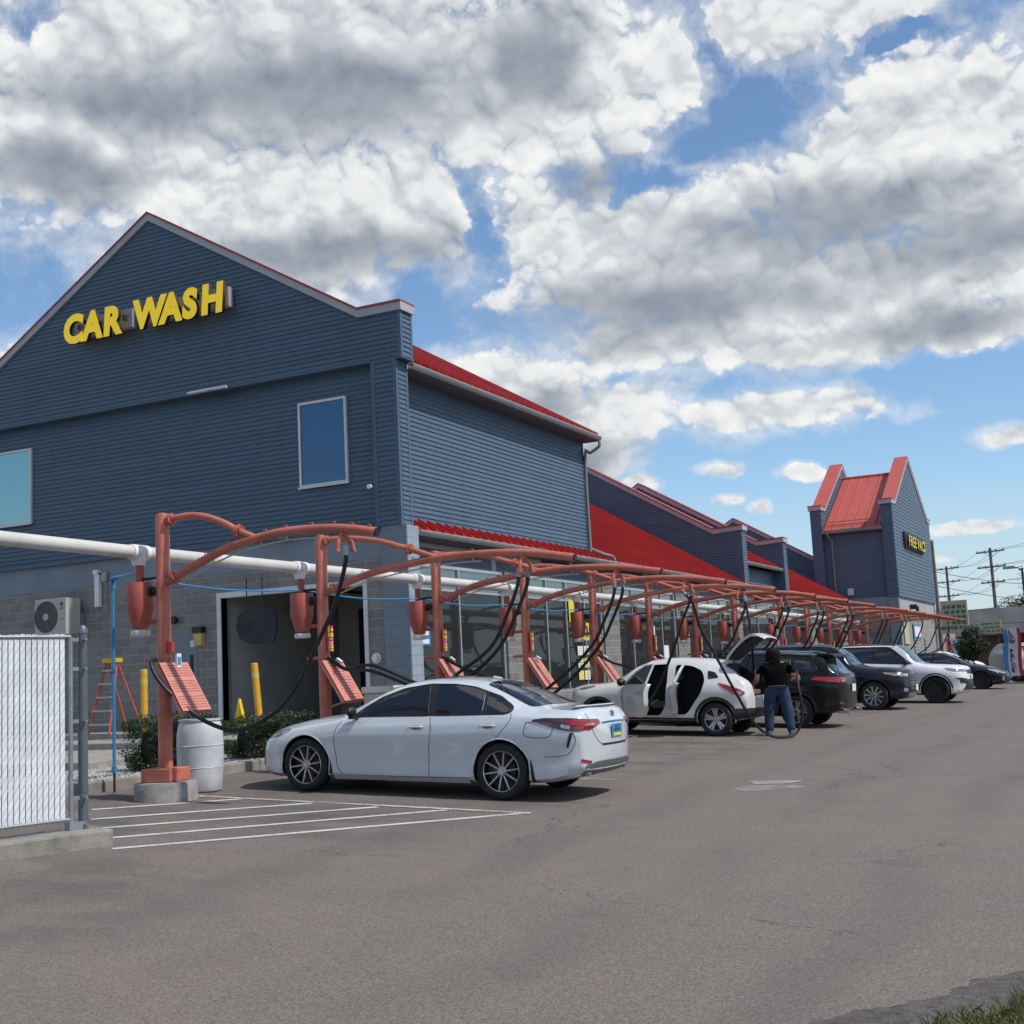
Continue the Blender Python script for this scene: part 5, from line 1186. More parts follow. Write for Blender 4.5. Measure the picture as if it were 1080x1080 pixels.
# --- white sedan
SED = dict(L=4.885, fx=.965, wb=2.825, R=.338, rim=.245, gap=.038, nose_bow=.30, tail_bow=.17,
 w=[(0,.70),(.06,.80),(.25,.86),(.6,.905),(1.1,.92),(2.4,.915),(3.6,.92),(4.2,.905),(4.6,.865),(4.8,.83),(4.885,.78)],
 zb=[(0,.27),(.1,.20),(.5,.17),(1.0,.175),(3.7,.185),(4.3,.21),(4.7,.27),(4.885,.36)],
 belt=[(0,.52),(.05,.60),(.2,.67),(.5,.74),(1.0,.83),(1.5,.905),(2.2,.935),(3.0,.965),(3.7,1.0),(4.1,1.0),(4.5,.985),(4.8,.955),(4.885,.88)],
 wbelt=[(0,.66),(.1,.76),(.5,.82),(1.0,.84),(1.6,.845),(3.6,.85),(4.2,.84),(4.6,.80),(4.885,.74)],
 rail=[(0,.55),(.2,.70),(.6,.80),(1.0,.88),(1.35,.93),(1.6,1.03),(1.9,1.19),(2.2,1.315),(2.55,1.375),(3.0,1.375),(3.35,1.325),(3.7,1.225),(4.0,1.11),(4.25,1.045),(4.6,1.03),(4.80,1.0),(4.885,.91)],
 wrail=[(0,.60),(.3,.70),(1.0,.74),(1.4,.74),(1.75,.69),(2.2,.60),(2.6,.565),(3.1,.56),(3.5,.59),(3.9,.655),(4.2,.70),(4.6,.72),(4.885,.70)],
 top=[(0,.56),(.03,.64),(.1,.71),(.3,.79),(.7,.885),(1.1,.955),(1.42,1.00),(1.75,1.165),(2.1,1.32),(2.4,1.41),(2.75,1.445),(3.1,1.435),(3.45,1.38),(3.8,1.27),(4.15,1.135),(4.35,1.085),(4.6,1.085),(4.74,1.095),(4.80,1.06),(4.86,.98),(4.885,.93)])
t = thing('parked_car', 'white sedan with black and silver wheels nearest in the row of vacuum bays', 'car')
car = Car(SED, t); car.body(P_WHITE)
dress(car, SED, P_WHITE,
 [[(1.66,.955),(1.80,1.06),(2.02,1.18),(2.30,1.29),(2.56,1.345),(2.66,1.352),(2.76,.985)],
  [(2.86,.988),(2.76,1.352),(3.02,1.350),(3.28,1.318),(3.46,1.272),(3.51,1.005)],
  [(3.555,1.008),(3.50,1.262),(3.66,1.205),(3.86,1.095),(3.885,1.045),(3.82,1.015)]],
 dict(n=10, w0=.011, w1=.0065, rot=.16),
 [[(1.50,.90),(1.43,.78),(1.42,.60),(1.46,.35),(1.55,.235)], [(2.80,.96),(2.83,.80),(2.80,.55),(2.80,.24)], [(3.90,1.02),(3.90,.93),(3.72,.72),(3.50,.50),(3.40,.25)], [(1.55,.235),(2.3,.235),(3.40,.25)], [(4.12,.92),(4.42,.92),(4.42,.76),(4.12,.76),(4.12,.92)], [(1.0,.90),(1.3,.935),(1.5,.95)], [(4.35,.52),(4.62,.55),(4.72,.70),(4.70,.80)]],
 [(2.62,.845),(3.62,.875)], dlo=[(1.62,.945),(1.78,1.07),(2.00,1.20),(2.30,1.31),(2.66,1.366),(3.02,1.364),(3.30,1.33),(3.68,1.22),(3.90,1.10),(3.91,1.035),(3.83,1.003),(2.8,.975)], mir=(1.72,.945,.85), mircap=BLACK,
 wind=round_poly([(1.47,-.70),(1.47,.70),(2.18,.55),(2.24,0),(2.18,-.55)], .05), back=('T', round_poly([(3.42,-.50),(3.38,0),(3.42,.50),(4.10,.66),(4.17,.60),(4.22,0),(4.17,-.60),(4.10,-.66)], .06)))
b = MB(); b.tube([(1.70,.875*1,.93)]*1+[(1.71,.875,.931)], .001, 4)
for sd, sg in (('L',1),('R',-1)):
    tl = car.patch('tail_light', sd, round_poly([(4.18,.945),(4.35,.968),(4.62,.968),(4.80,.955),(4.80,.825),(4.70,.815),(4.50,.845),(4.32,.90)], .03), LENSD, .008, step=.03)
    car.patch('red_lens', sd, round_poly([(4.60,.945),(4.80,.942),(4.80,.875),(4.62,.90)], .015), LENSR, .013, tl, .02); car.patch('clear_lens', sd, round_poly([(4.55,.90),(4.66,.885),(4.66,.84),(4.56,.855)], .015), LENSC, .014, tl, .02)
    car.patch('bumper_slash', sd, [(4.66,.80),(4.70,.80),(4.645,.63),(4.62,.64)], BLACK, .008, step=.03)
    hl = car.patch('headlight', sd, round_poly([(.30,.655),(.33,.72),(.50,.76),(.70,.79),(.66,.745),(.50,.68)], .03), mat('headlight_glass', (.20,.21,.22), .1, coat=1), .006, step=.03)
    car.patch('side_marker', sd, round_poly([(.40,.675),(.42,.71),(.56,.735),(.54,.70)], .01), AMBER, .010, hl, .02)
    car.patch('front_corner_vent', sd, [(.14,.30),(.12,.52),(.17,.56),(.22,.30)], BLACK, .006, step=.03)
    car.patch('side_skirt', sd, [(1.40,.19),(1.40,.245),(2.3,.235),(3.36,.250),(3.36,.20)], P_WHITE, .022)
    car.patch('mud_flap', sd, [(1.345,.18),(1.345,.42),(1.38,.34),(1.40,.18)], BLACK, .006, step=.03); car.patch('mud_flap', sd, [(4.19,.23),(4.165,.50),(4.21,.40),(4.235,.23)], BLACK, .006, step=.03)
    q = car.patch('tail_light', 'B', round_poly([(sg*.42,.945),(sg*.76,.955),(sg*.80,.93),(sg*.80,.84),(sg*.62,.83),(sg*.40,.90)], .02), LENSR, .010, step=.03)
    car.patch('clear_lens', 'B', round_poly([(sg*.52,.905),(sg*.70,.90),(sg*.70,.875),(sg*.53,.885)], .01), LENSC, .015, q, .02)
    car.patch('rear_reflector', 'B', [(sg*.60,.47),(sg*.76,.50),(sg*.76,.465),(sg*.60,.44)], LENSR, .010, step=.03)
    b = MB(); b.tube([(4.60,sg*.56,.33),(4.80,sg*.56,.33)], .034, 14); b.build('exhaust_tip', CHROME, t, True)
car.patch('rear_diffuser', 'B', round_poly([(-.66,.30),(-.70,.42),(-.45,.46),(.45,.46),(.70,.42),(.66,.30)], .03), mat('diffuser_grey', (.12,.125,.13), .5), .008)
b = MB(); ys_ = [-.60+.1*k for k in range(13)]; vs = []
for y in ys_:
    dx = -.16*(abs(y)/.6)**2.2; dz = -.012*(abs(y)/.6)**2
    for x, z in ((4.58,1.080),(4.72,1.098),(4.80,1.118),(4.805,1.108),(4.74,1.075)): vs.append((x+dx, y, z+dz))
b.add(vs, [(i*5+k, i*5+(k+1)%5, (i+1)*5+(k+1)%5, (i+1)*5+k) for i in range(12) for k in range(5)]+[(0,1,2,3,4),(64,63,62,61,60)]); b.build('boot_spoiler', P_WHITE, t, True)
pp, px_ = plate(car, .80, 0, mat('plate_blue', (.06,.26,.48), .4), '')
b = MB(); b.box(px_, px_+.003, -.11,.11,.79,.83); b.box(px_, px_+.003, -.09,.09,.845,.86); b.build('plate_characters', mat('plate_dark_blue', (.02,.06,.18), .4), pp); b = MB(); b.box(px_, px_+.003, -.12,.12,.737,.765); b.build('plate_band', SIGNYEL, pp)
h_, n_ = car.hit('B', 0, 1.0); b = MB(); b.lathe([(.045,h_.x+.0),(.05,h_.x+.02),(.03,h_.x+.022)], (0,0,.99), axis='x', seg=20); b.build('badge', CHROME, t, True)
b = MB()
for sg in (-1, 1): car.line(b, 'B', [(sg*.60,1.02),(sg*.585,.86),(sg*.47,.70),(sg*.36,.648)], .0045, -.001)
b.build('boot_gap', DARK, t, True)
b = MB(); car.line(b, 'B', [(-.36,.905),(0,.91),(.36,.905)], .012, .006); b.build('boot_trim', CHROME, t, True)
car.patch('bumper_gap', 'B', [(-.40,.66),(-.36,.635),(.36,.635),(.40,.66)], DARK, .003, step=.04)
car.patch('front_grille', 'F', round_poly([(-.62,.30),(-.68,.50),(-.4,.62),(.4,.62),(.68,.50),(.62,.30)], .04), BLACK, .006)
b = MB(); car.line(b, 'T', [(3.25,-.02),(3.36,0)], .018, .02); b.build('roof_antenna', P_WHITE, t, True)
b = MB(); b.box(2.1,2.62,-.42,.42,1.425,1.455)
car.patch('sunroof', 'T', round_poly([(2.38,-.38),(2.38,.38),(2.85,.38),(2.85,-.38)], .05), CGLASS, .006)
place(t, 13.70, 9.86, 1, SED)

# --- generic SUV sections
def suv(L, fx, wb, R_, rim, W, H, hood, cowl, belt, belt_r, head_x, roof_end, glass_end, zb=.24, rake=.0, rail_drop=.07, nose_h=.55, nose_bow=.2, tail_bow=.10, tail_top=None, gap=.05, wr=.60):
    ca = cowl; tt = tail_top or H-.12
    return dict(L=L, fx=fx, wb=wb, R=R_, rim=rim, gap=gap, nose_bow=nose_bow, tail_bow=tail_bow,
     w=[(0,W*.80),(.1,W*.89),(.4,W*.965),(.9,W),(L-.9,W),(L-.35,W*.965),(L-.08,W*.90),(L,W*.86)],
     zb=[(0,zb+.12),(.12,zb+.03),(.6,zb),(L-.7,zb+.01),(L-.15,zb+.08),(L,zb+.16)],
     belt=[(0,nose_h),(.06,hood-.26),(.25,hood-.16),(.7,hood-.10),(ca,belt-.02),(ca+.6,belt),(L-1.2,belt_r),(L-.3,belt_r),(L,belt_r-.06)],
     wbelt=[(0,W*.76),(.2,W*.86),(.8,W*.90),(ca,W*.915),(L-1,W*.915),(L-.3,W*.88),(L,W*.80)],
     rail=[(0,nose_h+.02),(.08,hood-.14),(.4,hood-.06),(ca-.15,cowl*0+hood+.01),(ca+.2,hood+.13),((ca+head_x)/2,(hood+H)/2+.0),(head_x,H-rail_drop-.02),(head_x+.5,H-rail_drop),(roof_end-.4,H-rail_drop-.01-rake),(roof_end,H-rail_drop-.05-rake),(glass_end,belt_r+.12),(L-.02,belt_r+.03),(L,belt_r-.03)],
     wrail=[(0,W*.70),(.4,W*.80),(ca-.1,W*.82),(ca+.3,W*.80),(head_x,wr),(head_x+.6,wr-.01),(roof_end-.2,wr-.02),(roof_end,wr),(glass_end,W*.80),(L,W*.74)],
     top=[(0,nose_h+.03),(.04,hood-.13),(.12,hood-.05),(.4,hood-.01),(ca-.1,hood+.035),(ca+.05,hood+.07),((ca+head_x)/2,(hood+H)/2+.06),(head_x,H-.03),(head_x+.55,H),(roof_end-.5,H-.015-rake),(roof_end,H-.05-rake),(glass_end-.02,belt_r+.16),(L-.03,belt_r+.06),(L,belt_r)])
def clad(sp, lo=.0, z=.40):
    o = []; fx, wb, Rr = sp['fx'], sp['wb'], sp['R']; g0 = Rr+sp['gap']; zb = lerpk(sp['zb'], 2.0)
    o.append(('sill_cladding', [(fx+g0+.02, zb+.02),(fx+g0-.005, z-.06),(fx+wb-g0+.005, z-.06),(fx+wb-g0-.02, zb+.02)]))
    for xw in (fx, fx+wb):
        out_ = []; inn = []
        for k in range(17):
            a = math.pi*k/16; out_.append((xw+(g0+.065)*math.cos(a), max(Rr+(g0+.065)*math.sin(a), lerpk(sp['zb'], xw)+.06))); inn.append((xw+(g0+.004)*math.cos(a), Rr+(g0+.004)*math.sin(a)))
        for k in range(16):
            o.append(('arch_cladding', [out_[k], out_[k+1], inn[k+1], inn[k]]))
    return o
def clad_merge(car, sp, sd, z=.40, off=.012):
    lst = clad(sp, z=z); car.patch('sill_cladding', sd, lst[0][1], PLASTIC, off)
    for j in (0, 1):
        mb = MB()
        for nm, poly in lst[1+16*j:17+16*j]: car.patch(nm, sd, poly, PLASTIC, off, build=False, mb=mb, step=.2)
        mb.build('arch_cladding', PLASTIC, car.t, True, recalc=False)

# --- small white crossover with its doors and hatch open
JK = suv(4.13,.86,2.53,.335,.232,.883,1.575,1.02,1.16,1.05,1.14,1.95,3.50,3.98,zb=.26,rake=.045,nose_h=.62,nose_bow=.30,tail_bow=.20,wr=.57)
JK['belt'] = [(0,.60),(.06,.76),(.25,.86),(.7,.94),(1.16,1.0),(1.8,1.02),(2.9,1.05),(3.5,1.06),(3.9,1.0),(4.05,.93),(4.13,.80)]
JK['rail'] = [(0,.63),(.08,.88),(.4,.97),(1.0,1.03),(1.35,1.14),(1.65,1.34),(1.95,1.46),(2.5,1.495),(3.0,1.46),(3.4,1.36),(3.75,1.18),(3.98,1.06),(4.13,.84)]
JK['top'] = [(0,.65),(.04,.88),(.12,.97),(.4,1.02),(1.05,1.08),(1.25,1.16),(1.6,1.40),(1.95,1.535),(2.45,1.575),(3.0,1.555),(3.45,1.50),(3.6,1.44),(3.85,1.20),(4.0,1.12),(4.10,1.05),(4.13,.90)]
t = thing('parked_car', 'small white crossover with its near doors and rear hatch standing open', 'car')
car = Car(JK, t)
fd_ = round_poly([(1.42,.40),(1.38,.75),(1.42,1.02),(1.72,1.30),(2.02,1.425),(2.34,1.44),(2.36,1.02),(2.34,.62),(2.22,.40)], .06)
rd_ = round_poly([(2.52,.42),(2.52,1.02),(2.50,1.43),(2.85,1.40),(3.08,1.30),(3.16,1.10),(3.10,.86),(2.92,.62),(2.78,.42)], .08)
hatch = round_poly([(3.52,.80),(3.52,1.44),(3.9,1.44),(4.3,1.2),(4.3,.80)], .03)
car.body(P_WHITE2, cuts=[(fd_, 'y', .25, 1.2), (rd_, 'y', .25, 1.2), (hatch, 'y', -.50, .50)])
dress(car, JK, P_WHITE2, [[(1.50,1.06),(1.78,1.27),(2.06,1.39),(2.32,1.41),(2.36,1.08)], [(2.44,1.08),(2.42,1.41),(2.80,1.38),(3.1,1.25),(3.2,1.12)]],
 dict(n=5, w0=.030, w1=.022, pair=.17, rot=.4), [], [], mir=None, skip_glass=(('L',0),('L',1)),
 wind=round_poly([(1.22,-.66),(1.22,.66),(1.88,.54),(1.94,0),(1.88,-.54)], .05))
for sd, sg in (('L',1),('R',-1)):
    clad_merge(car, JK, sd, .42)
    tl = car.patch('tail_light', sd, round_poly([(3.42,1.06),(3.60,1.02),(3.86,.94),(3.98,.86),(3.92,.80),(3.76,.83),(3.66,.90)], .03), LENSR, .012, step=.03)
    car.patch('clear_lens', sd, round_poly([(3.80,.90),(3.92,.88),(3.90,.83),(3.78,.85)], .015), LENSC, .018, tl, .02)
    hl = car.patch('headlight', sd, round_poly([(.36,.92),(.50,.975),(.72,1.0),(.78,.985),(.60,.93)], .02), mat('headlight_glass', (.2,.21,.22), .1), .008, step=.03)
    car.patch('indicator', sd, round_poly([(.46,.935),(.55,.965),(.70,.985),(.62,.95)], .01), AMBER, .013, hl, .02)
    car.patch('rear_bumper_cladding', sd, [(3.70,.34),(3.80,.55),(4.08,.56),(4.10,.38)], PLASTIC, .012, step=.04)
car.patch('rear_bumper_cladding', 'B', round_poly([(-.70,.36),(-.74,.56),(.74,.56),(.70,.36)], .03), PLASTIC, .012)
car.patch('side_window', 'L', round_poly([(3.22,1.13),(3.19,1.30),(3.34,1.27),(3.44,1.16)], .03), CGLASS, .006, step=.03)
b = MB()   # seats and wheel inside the open doorway
b.obox((2.2,.42,.62), (.24,0,0), (0,.22,0), (0,0,.08)); b.obox((2.42,.42,.95), (.07,0,.03), (0,.21,0), (.06,0,.30)); b.obox((3.05,.0,.62), (.22,0,0), (0,.5,0), (0,0,.08)); b.obox((3.28,0,.92), (.06,0,0), (0,.5,0), (.05,0,.28))
b.lathe([(.17,0),(.19,.015),(.17,.03)], (1.70,.40,.0), axis='x', seg=20, caps=False); b.v[-60:] = [(x,y,z+.92) for x,y,z in b.v[-60:]]
bevel(b.build('seat', mat('seat_cloth', (.11,.11,.115), .85), t), .03)
def leaf(name, outline, thick, hinge, ang, glass=None, yoff=.86):
    """door leaf: polygon in car XZ swung about a vertical hinge (x,y) by ang degrees outward"""
    hx, hy = hinge; d = bpy.data.objects.new(name, None)
    b = MB(); n = 0
    P = []
    def curve_y(x, z): 
        p, _n = car.hit('L', x, z); return (p.y if p is not None else .85)
    prof = outline
    bm = grid_patch(prof, .08); vs = []; 
    for v in bm.verts: vs.append((v.co.x, v.co.y, curve_y(v.co.x, v.co.y)))
    fs = [tuple(v.index for v in f.verts) for f in bm.faces]; be = [(e.verts[0].index, e.verts[1].index) for e in bm.edges if len(e.link_faces) == 1]; bm.free()
    N = len(vs); allv = [(x, y, z) for x, z, y in vs]+[(x, y-thick, z) for x, z, y in vs]
    fs2 = fs+[tuple(i+N for i in f)[::-1] for f in fs]+[(a, b2, b2+N, a+N) for a, b2 in be]
    c, s_ = math.cos(R(ang)), math.sin(R(ang))
    def rot(p): x, y, z = p[0]-hx, p[1]-hy, p[2]; return (x*c-y*s_, x*s_+y*c, z)
    b.add([rot(p) for p in allv], fs2); o = b.build(name, P_WHITE2, t, True, sharp=40); o.location = (hx, hy, 0)
    return o, rot
zlow = [(1.42,.38),(1.38,.75),(1.42,1.03),(2.36,1.05),(2.36,.62),(2.24,.38)]
o, rot = leaf('front_door', round_poly(zlow, .04), .10, (1.42,.86), 42)
def wframe(o, rot, pts, gl):
    b = MB(); b.tube([rot((x, .835-(z-1.03)*.52, z)) for x, z in pts], .024, 8); b.build('window_frame', P_WHITE2, o, True)
    b = MB(); b.add([rot((x, .825-(z-1.03)*.52, z)) for x, z in gl], [tuple(range(len(gl)))]); b.build('door_glass', mat_glass('door_glass', (.02,.025,.028), transp=.7), o)
wframe(o, rot, [(1.44,1.04),(1.74,1.28),(2.03,1.41),(2.34,1.43),(2.36,1.04)], [(1.46,1.05),(1.75,1.27),(2.03,1.40),(2.33,1.42),(2.34,1.05)])
b = MB(); q = [rot((x, .86-.105, z)) for x, z in [(1.50,.45),(1.48,.95),(2.28,.97),(2.28,.62),(2.2,.45)]]; b.add(q, [tuple(range(5))]); b.build('door_lining', mat('door_card', (.03,.03,.032), .8), o)
b = MB(); q = Vector(rot((2.22,.90,.88))); b.tube([Vector(rot((2.14,.88,.88))), Vector(rot((2.15,.92,.88))), Vector(rot((2.30,.92,.885))), Vector(rot((2.31,.88,.885)))], .013, 8); b.build('door_handle', CHROME, o, True)
b = MB(); q = rot((1.62,1.0,1.08)); b.lathe([(.02,-.10),(.075,-.06),(.085,.04),(.03,.10)], (q[0],q[1],q[2]), axis='y', seg=12); b.build('mirror', BLACK, o, True)
zr_ = [(2.54,.42),(2.54,1.04),(3.14,1.08),(3.08,.86),(2.90,.62),(2.78,.42)]
o, rot = leaf('rear_door', round_poly(zr_, .05), .09, (2.50,.87), 74)
wframe(o, rot, [(2.54,1.04),(2.53,1.41),(2.85,1.385),(3.05,1.28),(3.14,1.08)], [(2.55,1.05),(2.55,1.40),(2.84,1.375),(3.03,1.27),(3.12,1.08)])
# raised hatch
def hrow(u): return u
b = MB(); a = R(45); hxp = Vector((3.46,0,1.50)); dir_ = Vector((math.cos(a),0,math.sin(a)*1.0)); up_ = Vector((-math.sin(a),0,math.cos(a)))
sec = [(0,.50,.0),(.12,.55,.035),(.35,.60,.055),(.60,.63,.045),(.78,.62,.0),(.88,.58,-.10),(.92,.52,-.22)]
vs = []; NN = 9
for (u_, hw, hh) in sec:
    for k in range(NN):
        f = -1+2*k/(NN-1); p = hxp+dir_*u_+up_*(hh-.05*f*f); vs.append((p.x, f*hw, p.z))
M_ = len(vs); vs2 = [(x-up_.x*.05, y*.97, z-up_.z*.05) for x, y, z in vs]
qs = [(i*NN+k, i*NN+k+1, (i+1)*NN+k+1, (i+1)*NN+k) for i in range(len(sec)-1) for k in range(NN-1)]
ed = [(k, k+1) for k in range(NN-1)]+[((len(sec)-1)*NN+k+1, (len(sec)-1)*NN+k) for k in range(NN-1)]+[(i*NN, (i+1)*NN) for i in range(len(sec)-1)]+[((i+1)*NN+NN-1, i*NN+NN-1) for i in range(len(sec)-1)]
b.add(vs+vs2, qs+[tuple(i+M_ for i in q)[::-1] for q in qs]+[(a_, b2, b2+M_, a_+M_) for a_, b2 in ed])
ht = b.build('tailgate', P_WHITE2, t, True, sharp=40)
b = MB()
for i, (u0, u1, w0, w1, hh) in enumerate([(.06,.86,.46,.52,-.058)]):
    q = [hxp+dir_*u0+up_*hh, hxp+dir_*u1+up_*(hh-.06)]; b.add([(q[0].x,-w0,q[0].z),(q[0].x,w0,q[0].z),(q[1].x,w1,q[1].z),(q[1].x,-w1,q[1].z)], [(0,1,2,3)])
b.build('tailgate_lining', mat('tailgate_trim', (.03,.03,.032), .7), ht)
b = MB(); q = [hxp+dir_*.16+up_*.060, hxp+dir_*.52+up_*.070]; b.add([(q[0].x,-.44,q[0].z),(q[0].x,.44,q[0].z),(q[1].x,.50,q[1].z),(q[1].x,-.50,q[1].z)], [(0,1,2,3)])
q = [hxp+dir_*.14+up_*-.064, hxp+dir_*.50+up_*-.068]; b.add([(q[0].x,-.40,q[0].z),(q[0].x,.40,q[0].z),(q[1].x,.45,q[1].z),(q[1].x,-.45,q[1].z)], [(0,1,2,3)])
b.build('rear_window', CGLASS, ht)
for s_ in (-1,1):
    b = MB(); b.tube([(3.62,s_*.52,1.28),(3.86,s_*.53,1.84)], .012, 8); b.build('gas_strut', BLACK, ht, True)
b = MB(); b.box(3.55,3.95,-.48,.48,.82,.90); b.obox((3.75,.2,.98),(.12,0,0),(0,.14,0),(0,0,.08)); b.build('boot_contents', mat('boot_items', (.16,.11,.07), .8), t)
place(t, 24.85, 10.40, 1, JK, flip=True)

# --- black crossover, tail towards the lane
DK = suv(4.60,.92,2.67,.355,.24,.925,1.66,1.06,1.30,1.04,1.10,2.05,4.05,4.42,zb=.26,rake=.02,nose_h=.62,wr=.60,tail_bow=.16)
t = thing('parked_car', 'black crossover parked tail out beside the person, red tail lights', 'car')
car = Car(DK, t); car.body(P_BLACK)
dress(car, DK, P_BLACK, [[(1.62,1.09),(1.9,1.32),(2.15,1.47),(2.52,1.52),(2.56,1.10)], [(2.64,1.10),(2.60,1.52),(3.25,1.52),(3.42,1.50),(3.46,1.13)], [(3.53,1.14),(3.50,1.49),(3.85,1.44),(4.05,1.28),(3.95,1.17)]],
 dict(n=5, w0=.03, w1=.022, pair=.15, rot=.1), [[(2.6,1.05),(2.6,.4)], [(3.5,1.1),(3.45,.8),(3.2,.4)]], [(2.45,.94),(3.3,.97)], mir=(1.72,1.06,1.1),
 wind=round_poly([(1.36,-.72),(1.36,.72),(2.02,.57),(2.02,-.57)], .05), back=('B', round_poly([(-.60,1.16),(-.50,1.50),(.50,1.50),(.60,1.16)], .05)))
for sd, sg in (('L',1),('R',-1)):
    clad_merge(car, DK, sd, .42)
    car.patch('tail_light', sd, round_poly([(3.92,1.04),(4.0,1.10),(4.50,1.09),(4.54,.98),(4.2,1.0)], .02), LENSR, .012, step=.03)
    q = car.patch('tail_light', 'B', round_poly([(sg*.45,1.0),(sg*.45,1.08),(sg*.78,1.10),(sg*.80,.98)], .02), LENSR, .012, step=.03); car.patch('clear_lens', 'B', [(sg*.55,1.02),(sg*.68,1.02),(sg*.68,.99),(sg*.55,1.0)], LENSC, .017, q)
    b = MB(); b.tube([(4.40,sg*.55,.36),(4.66,sg*.55,.36)], .05, 14); b.build('exhaust_tip', CHROME, t, True)
    car.patch('rear_reflector', 'B', [(sg*.60,.55),(sg*.76,.57),(sg*.76,.53),(sg*.60,.51)], LENSR, .012, step=.03)
plate(car, .86, 0, SIGNWHT, '')
b = MB(); b.prism([(3.95,1.60),(4.25,1.60),(4.38,1.56),(4.36,1.53),(4.1,1.54)], 'y', -.56, .56); b.build('roof_spoiler', P_BLACK, t, True)
for s_ in (-1,1):
    b = MB(); b.tube([(2.1,s_*.58,1.62),(2.3,s_*.58,1.66),(3.7,s_*.57,1.645),(3.9,s_*.57,1.60)], .016, 8); b.build('roof_rail', STEEL, t, True)
place(t, 27.95, 9.62, 1, DK, yaw=-2)

# --- navy three row SUV, nose out
NV = suv(5.10,.95,2.95,.385,.268,.99,1.79,1.14,1.42,1.13,1.19,2.15,4.55,4.95,zb=.27,nose_h=.66,wr=.66)
t = thing('parked_car', 'navy blue three row SUV with silver wheels parked nose out', 'car')
car = Car(NV, t); car.body(P_NAVY)
dress(car, NV, P_NAVY, [[(1.75,1.18),(2.0,1.38),(2.3,1.57),(2.72,1.65),(2.76,1.19)], [(2.85,1.19),(2.82,1.65),(3.72,1.64),(3.76,1.22)], [(3.84,1.22),(3.82,1.63),(4.5,1.55),(4.45,1.25)]],
 dict(n=10, w0=.018, w1=.016, pair=0.06, rot=.1), [[(1.58,1.10),(1.50,.8),(1.55,.42)],[(2.8,1.14),(2.8,.42)], [(3.8,1.18),(3.75,.9),(3.5,.42)]], [(2.62,1.03),(3.6,1.06)], mir=(1.85,1.15,1.2), beltmat=CHROME,
 wind=round_poly([(1.50,-.78),(1.50,.78),(2.12,.62),(2.12,-.62)], .05))
for sd, sg in (('L',1),('R',-1)):
    clad_merge(car, NV, sd, .44, .008)
    hl = car.patch('headlight', sd, round_poly([(.16,.92),(.20,.99),(.70,1.02),(.66,.97),(.40,.92)], .02), mat('headlight_glass', (.2,.21,.22), .1), .008, step=.03); car.patch('indicator', sd, round_poly([(.45,.94),(.5,.985),(.66,1.0),(.62,.965)], .01), AMBER, .013, hl, .02)
    hf = car.patch('headlight', 'F', round_poly([(sg*.52,.91),(sg*.52,.99),(sg*.84,.99),(sg*.84,.91)], .02), LENSC, .008, step=.03)
    car.patch('fog_lamp', 'F', [(sg*.66,.50),(sg*.66,.58),(sg*.80,.60),(sg*.80,.50)], LENSC, .008, step=.03)
    b = MB(); b.tube([(2.3,s_*0+sg*.62,1.76),(2.5,sg*.62,1.79),(4.2,sg*.61,1.785),(4.4,sg*.61,1.75)], .016, 8); b.build('roof_rail', STEEL, t, True)
gr_ = car.patch('front_grille', 'F', round_poly([(-.50,.52),(-.56,.70),(-.5,.96),(.5,.96),(.56,.70),(.50,.52)], .05), BLACK, .006)
b = MB()
for z in (.58,.66,.74,.82,.90): car.line(b, 'F', [(-.48,z),(0,z),(.48,z)], .008, .012)
b.build('grille_bar', CHROME, gr_, True)
b = MB(); h_, n_ = car.hit('F', 0, .60); b.box(h_.x-.03,h_.x-.015,-.16,.16,.52,.68); b.build('number_plate', SIGNWHT, t)
car.patch('skid_plate', 'F', round_poly([(-.60,.36),(-.62,.46),(.62,.46),(.60,.36)], .02), RIMS, .010)
place(t, 36.0, 6.86, -1, NV)

# --- white luxury SUV, nose out
RR = suv(4.95,.92,3.0,.395,.285,1.0,1.80,1.16,1.40,1.16,1.24,2.10,4.45,4.80,zb=.26,nose_h=.68,wr=.68,rake=.03)
t = thing('parked_car', 'white luxury SUV with black roof and black wheels parked nose out', 'car')
car = Car(RR, t); car.body(P_WHITE3)
dress(car, RR, P_WHITE3, [[(1.66,1.20),(1.95,1.40),(2.25,1.59),(2.72,1.66),(2.76,1.21)], [(2.79,1.21),(2.76,1.66),(3.68,1.64),(3.72,1.24)], [(3.76,1.24),(3.73,1.64),(4.35,1.55),(4.45,1.30)]],
 dict(n=5, w0=.028, w1=.02, pair=.16, rot=.1, black=True), [[(1.55,1.12),(1.48,.8),(1.55,.40)],[(2.78,1.18),(2.78,.40)], [(3.72,1.2),(3.7,.9),(3.45,.40)]], [(2.60,1.05),(3.55,1.08)], dlo=[(1.56,1.17),(1.75,1.30),(2.0,1.50),(2.2,1.66),(2.4,1.715),(3.6,1.70),(4.3,1.64),(4.42,1.50),(4.55,1.27),(2.8,1.19)], mir=(1.78,1.17,1.2), mircap=BLACK,
 wind=round_poly([(1.46,-.80),(1.46,.80),(2.08,.64),(2.08,-.64)], .05))
car.patch('roof_panel', 'T', round_poly([(2.12,-.69),(2.12,.69),(4.35,.69),(4.35,-.69)], .06), P_BLACK, .006, step=.1)
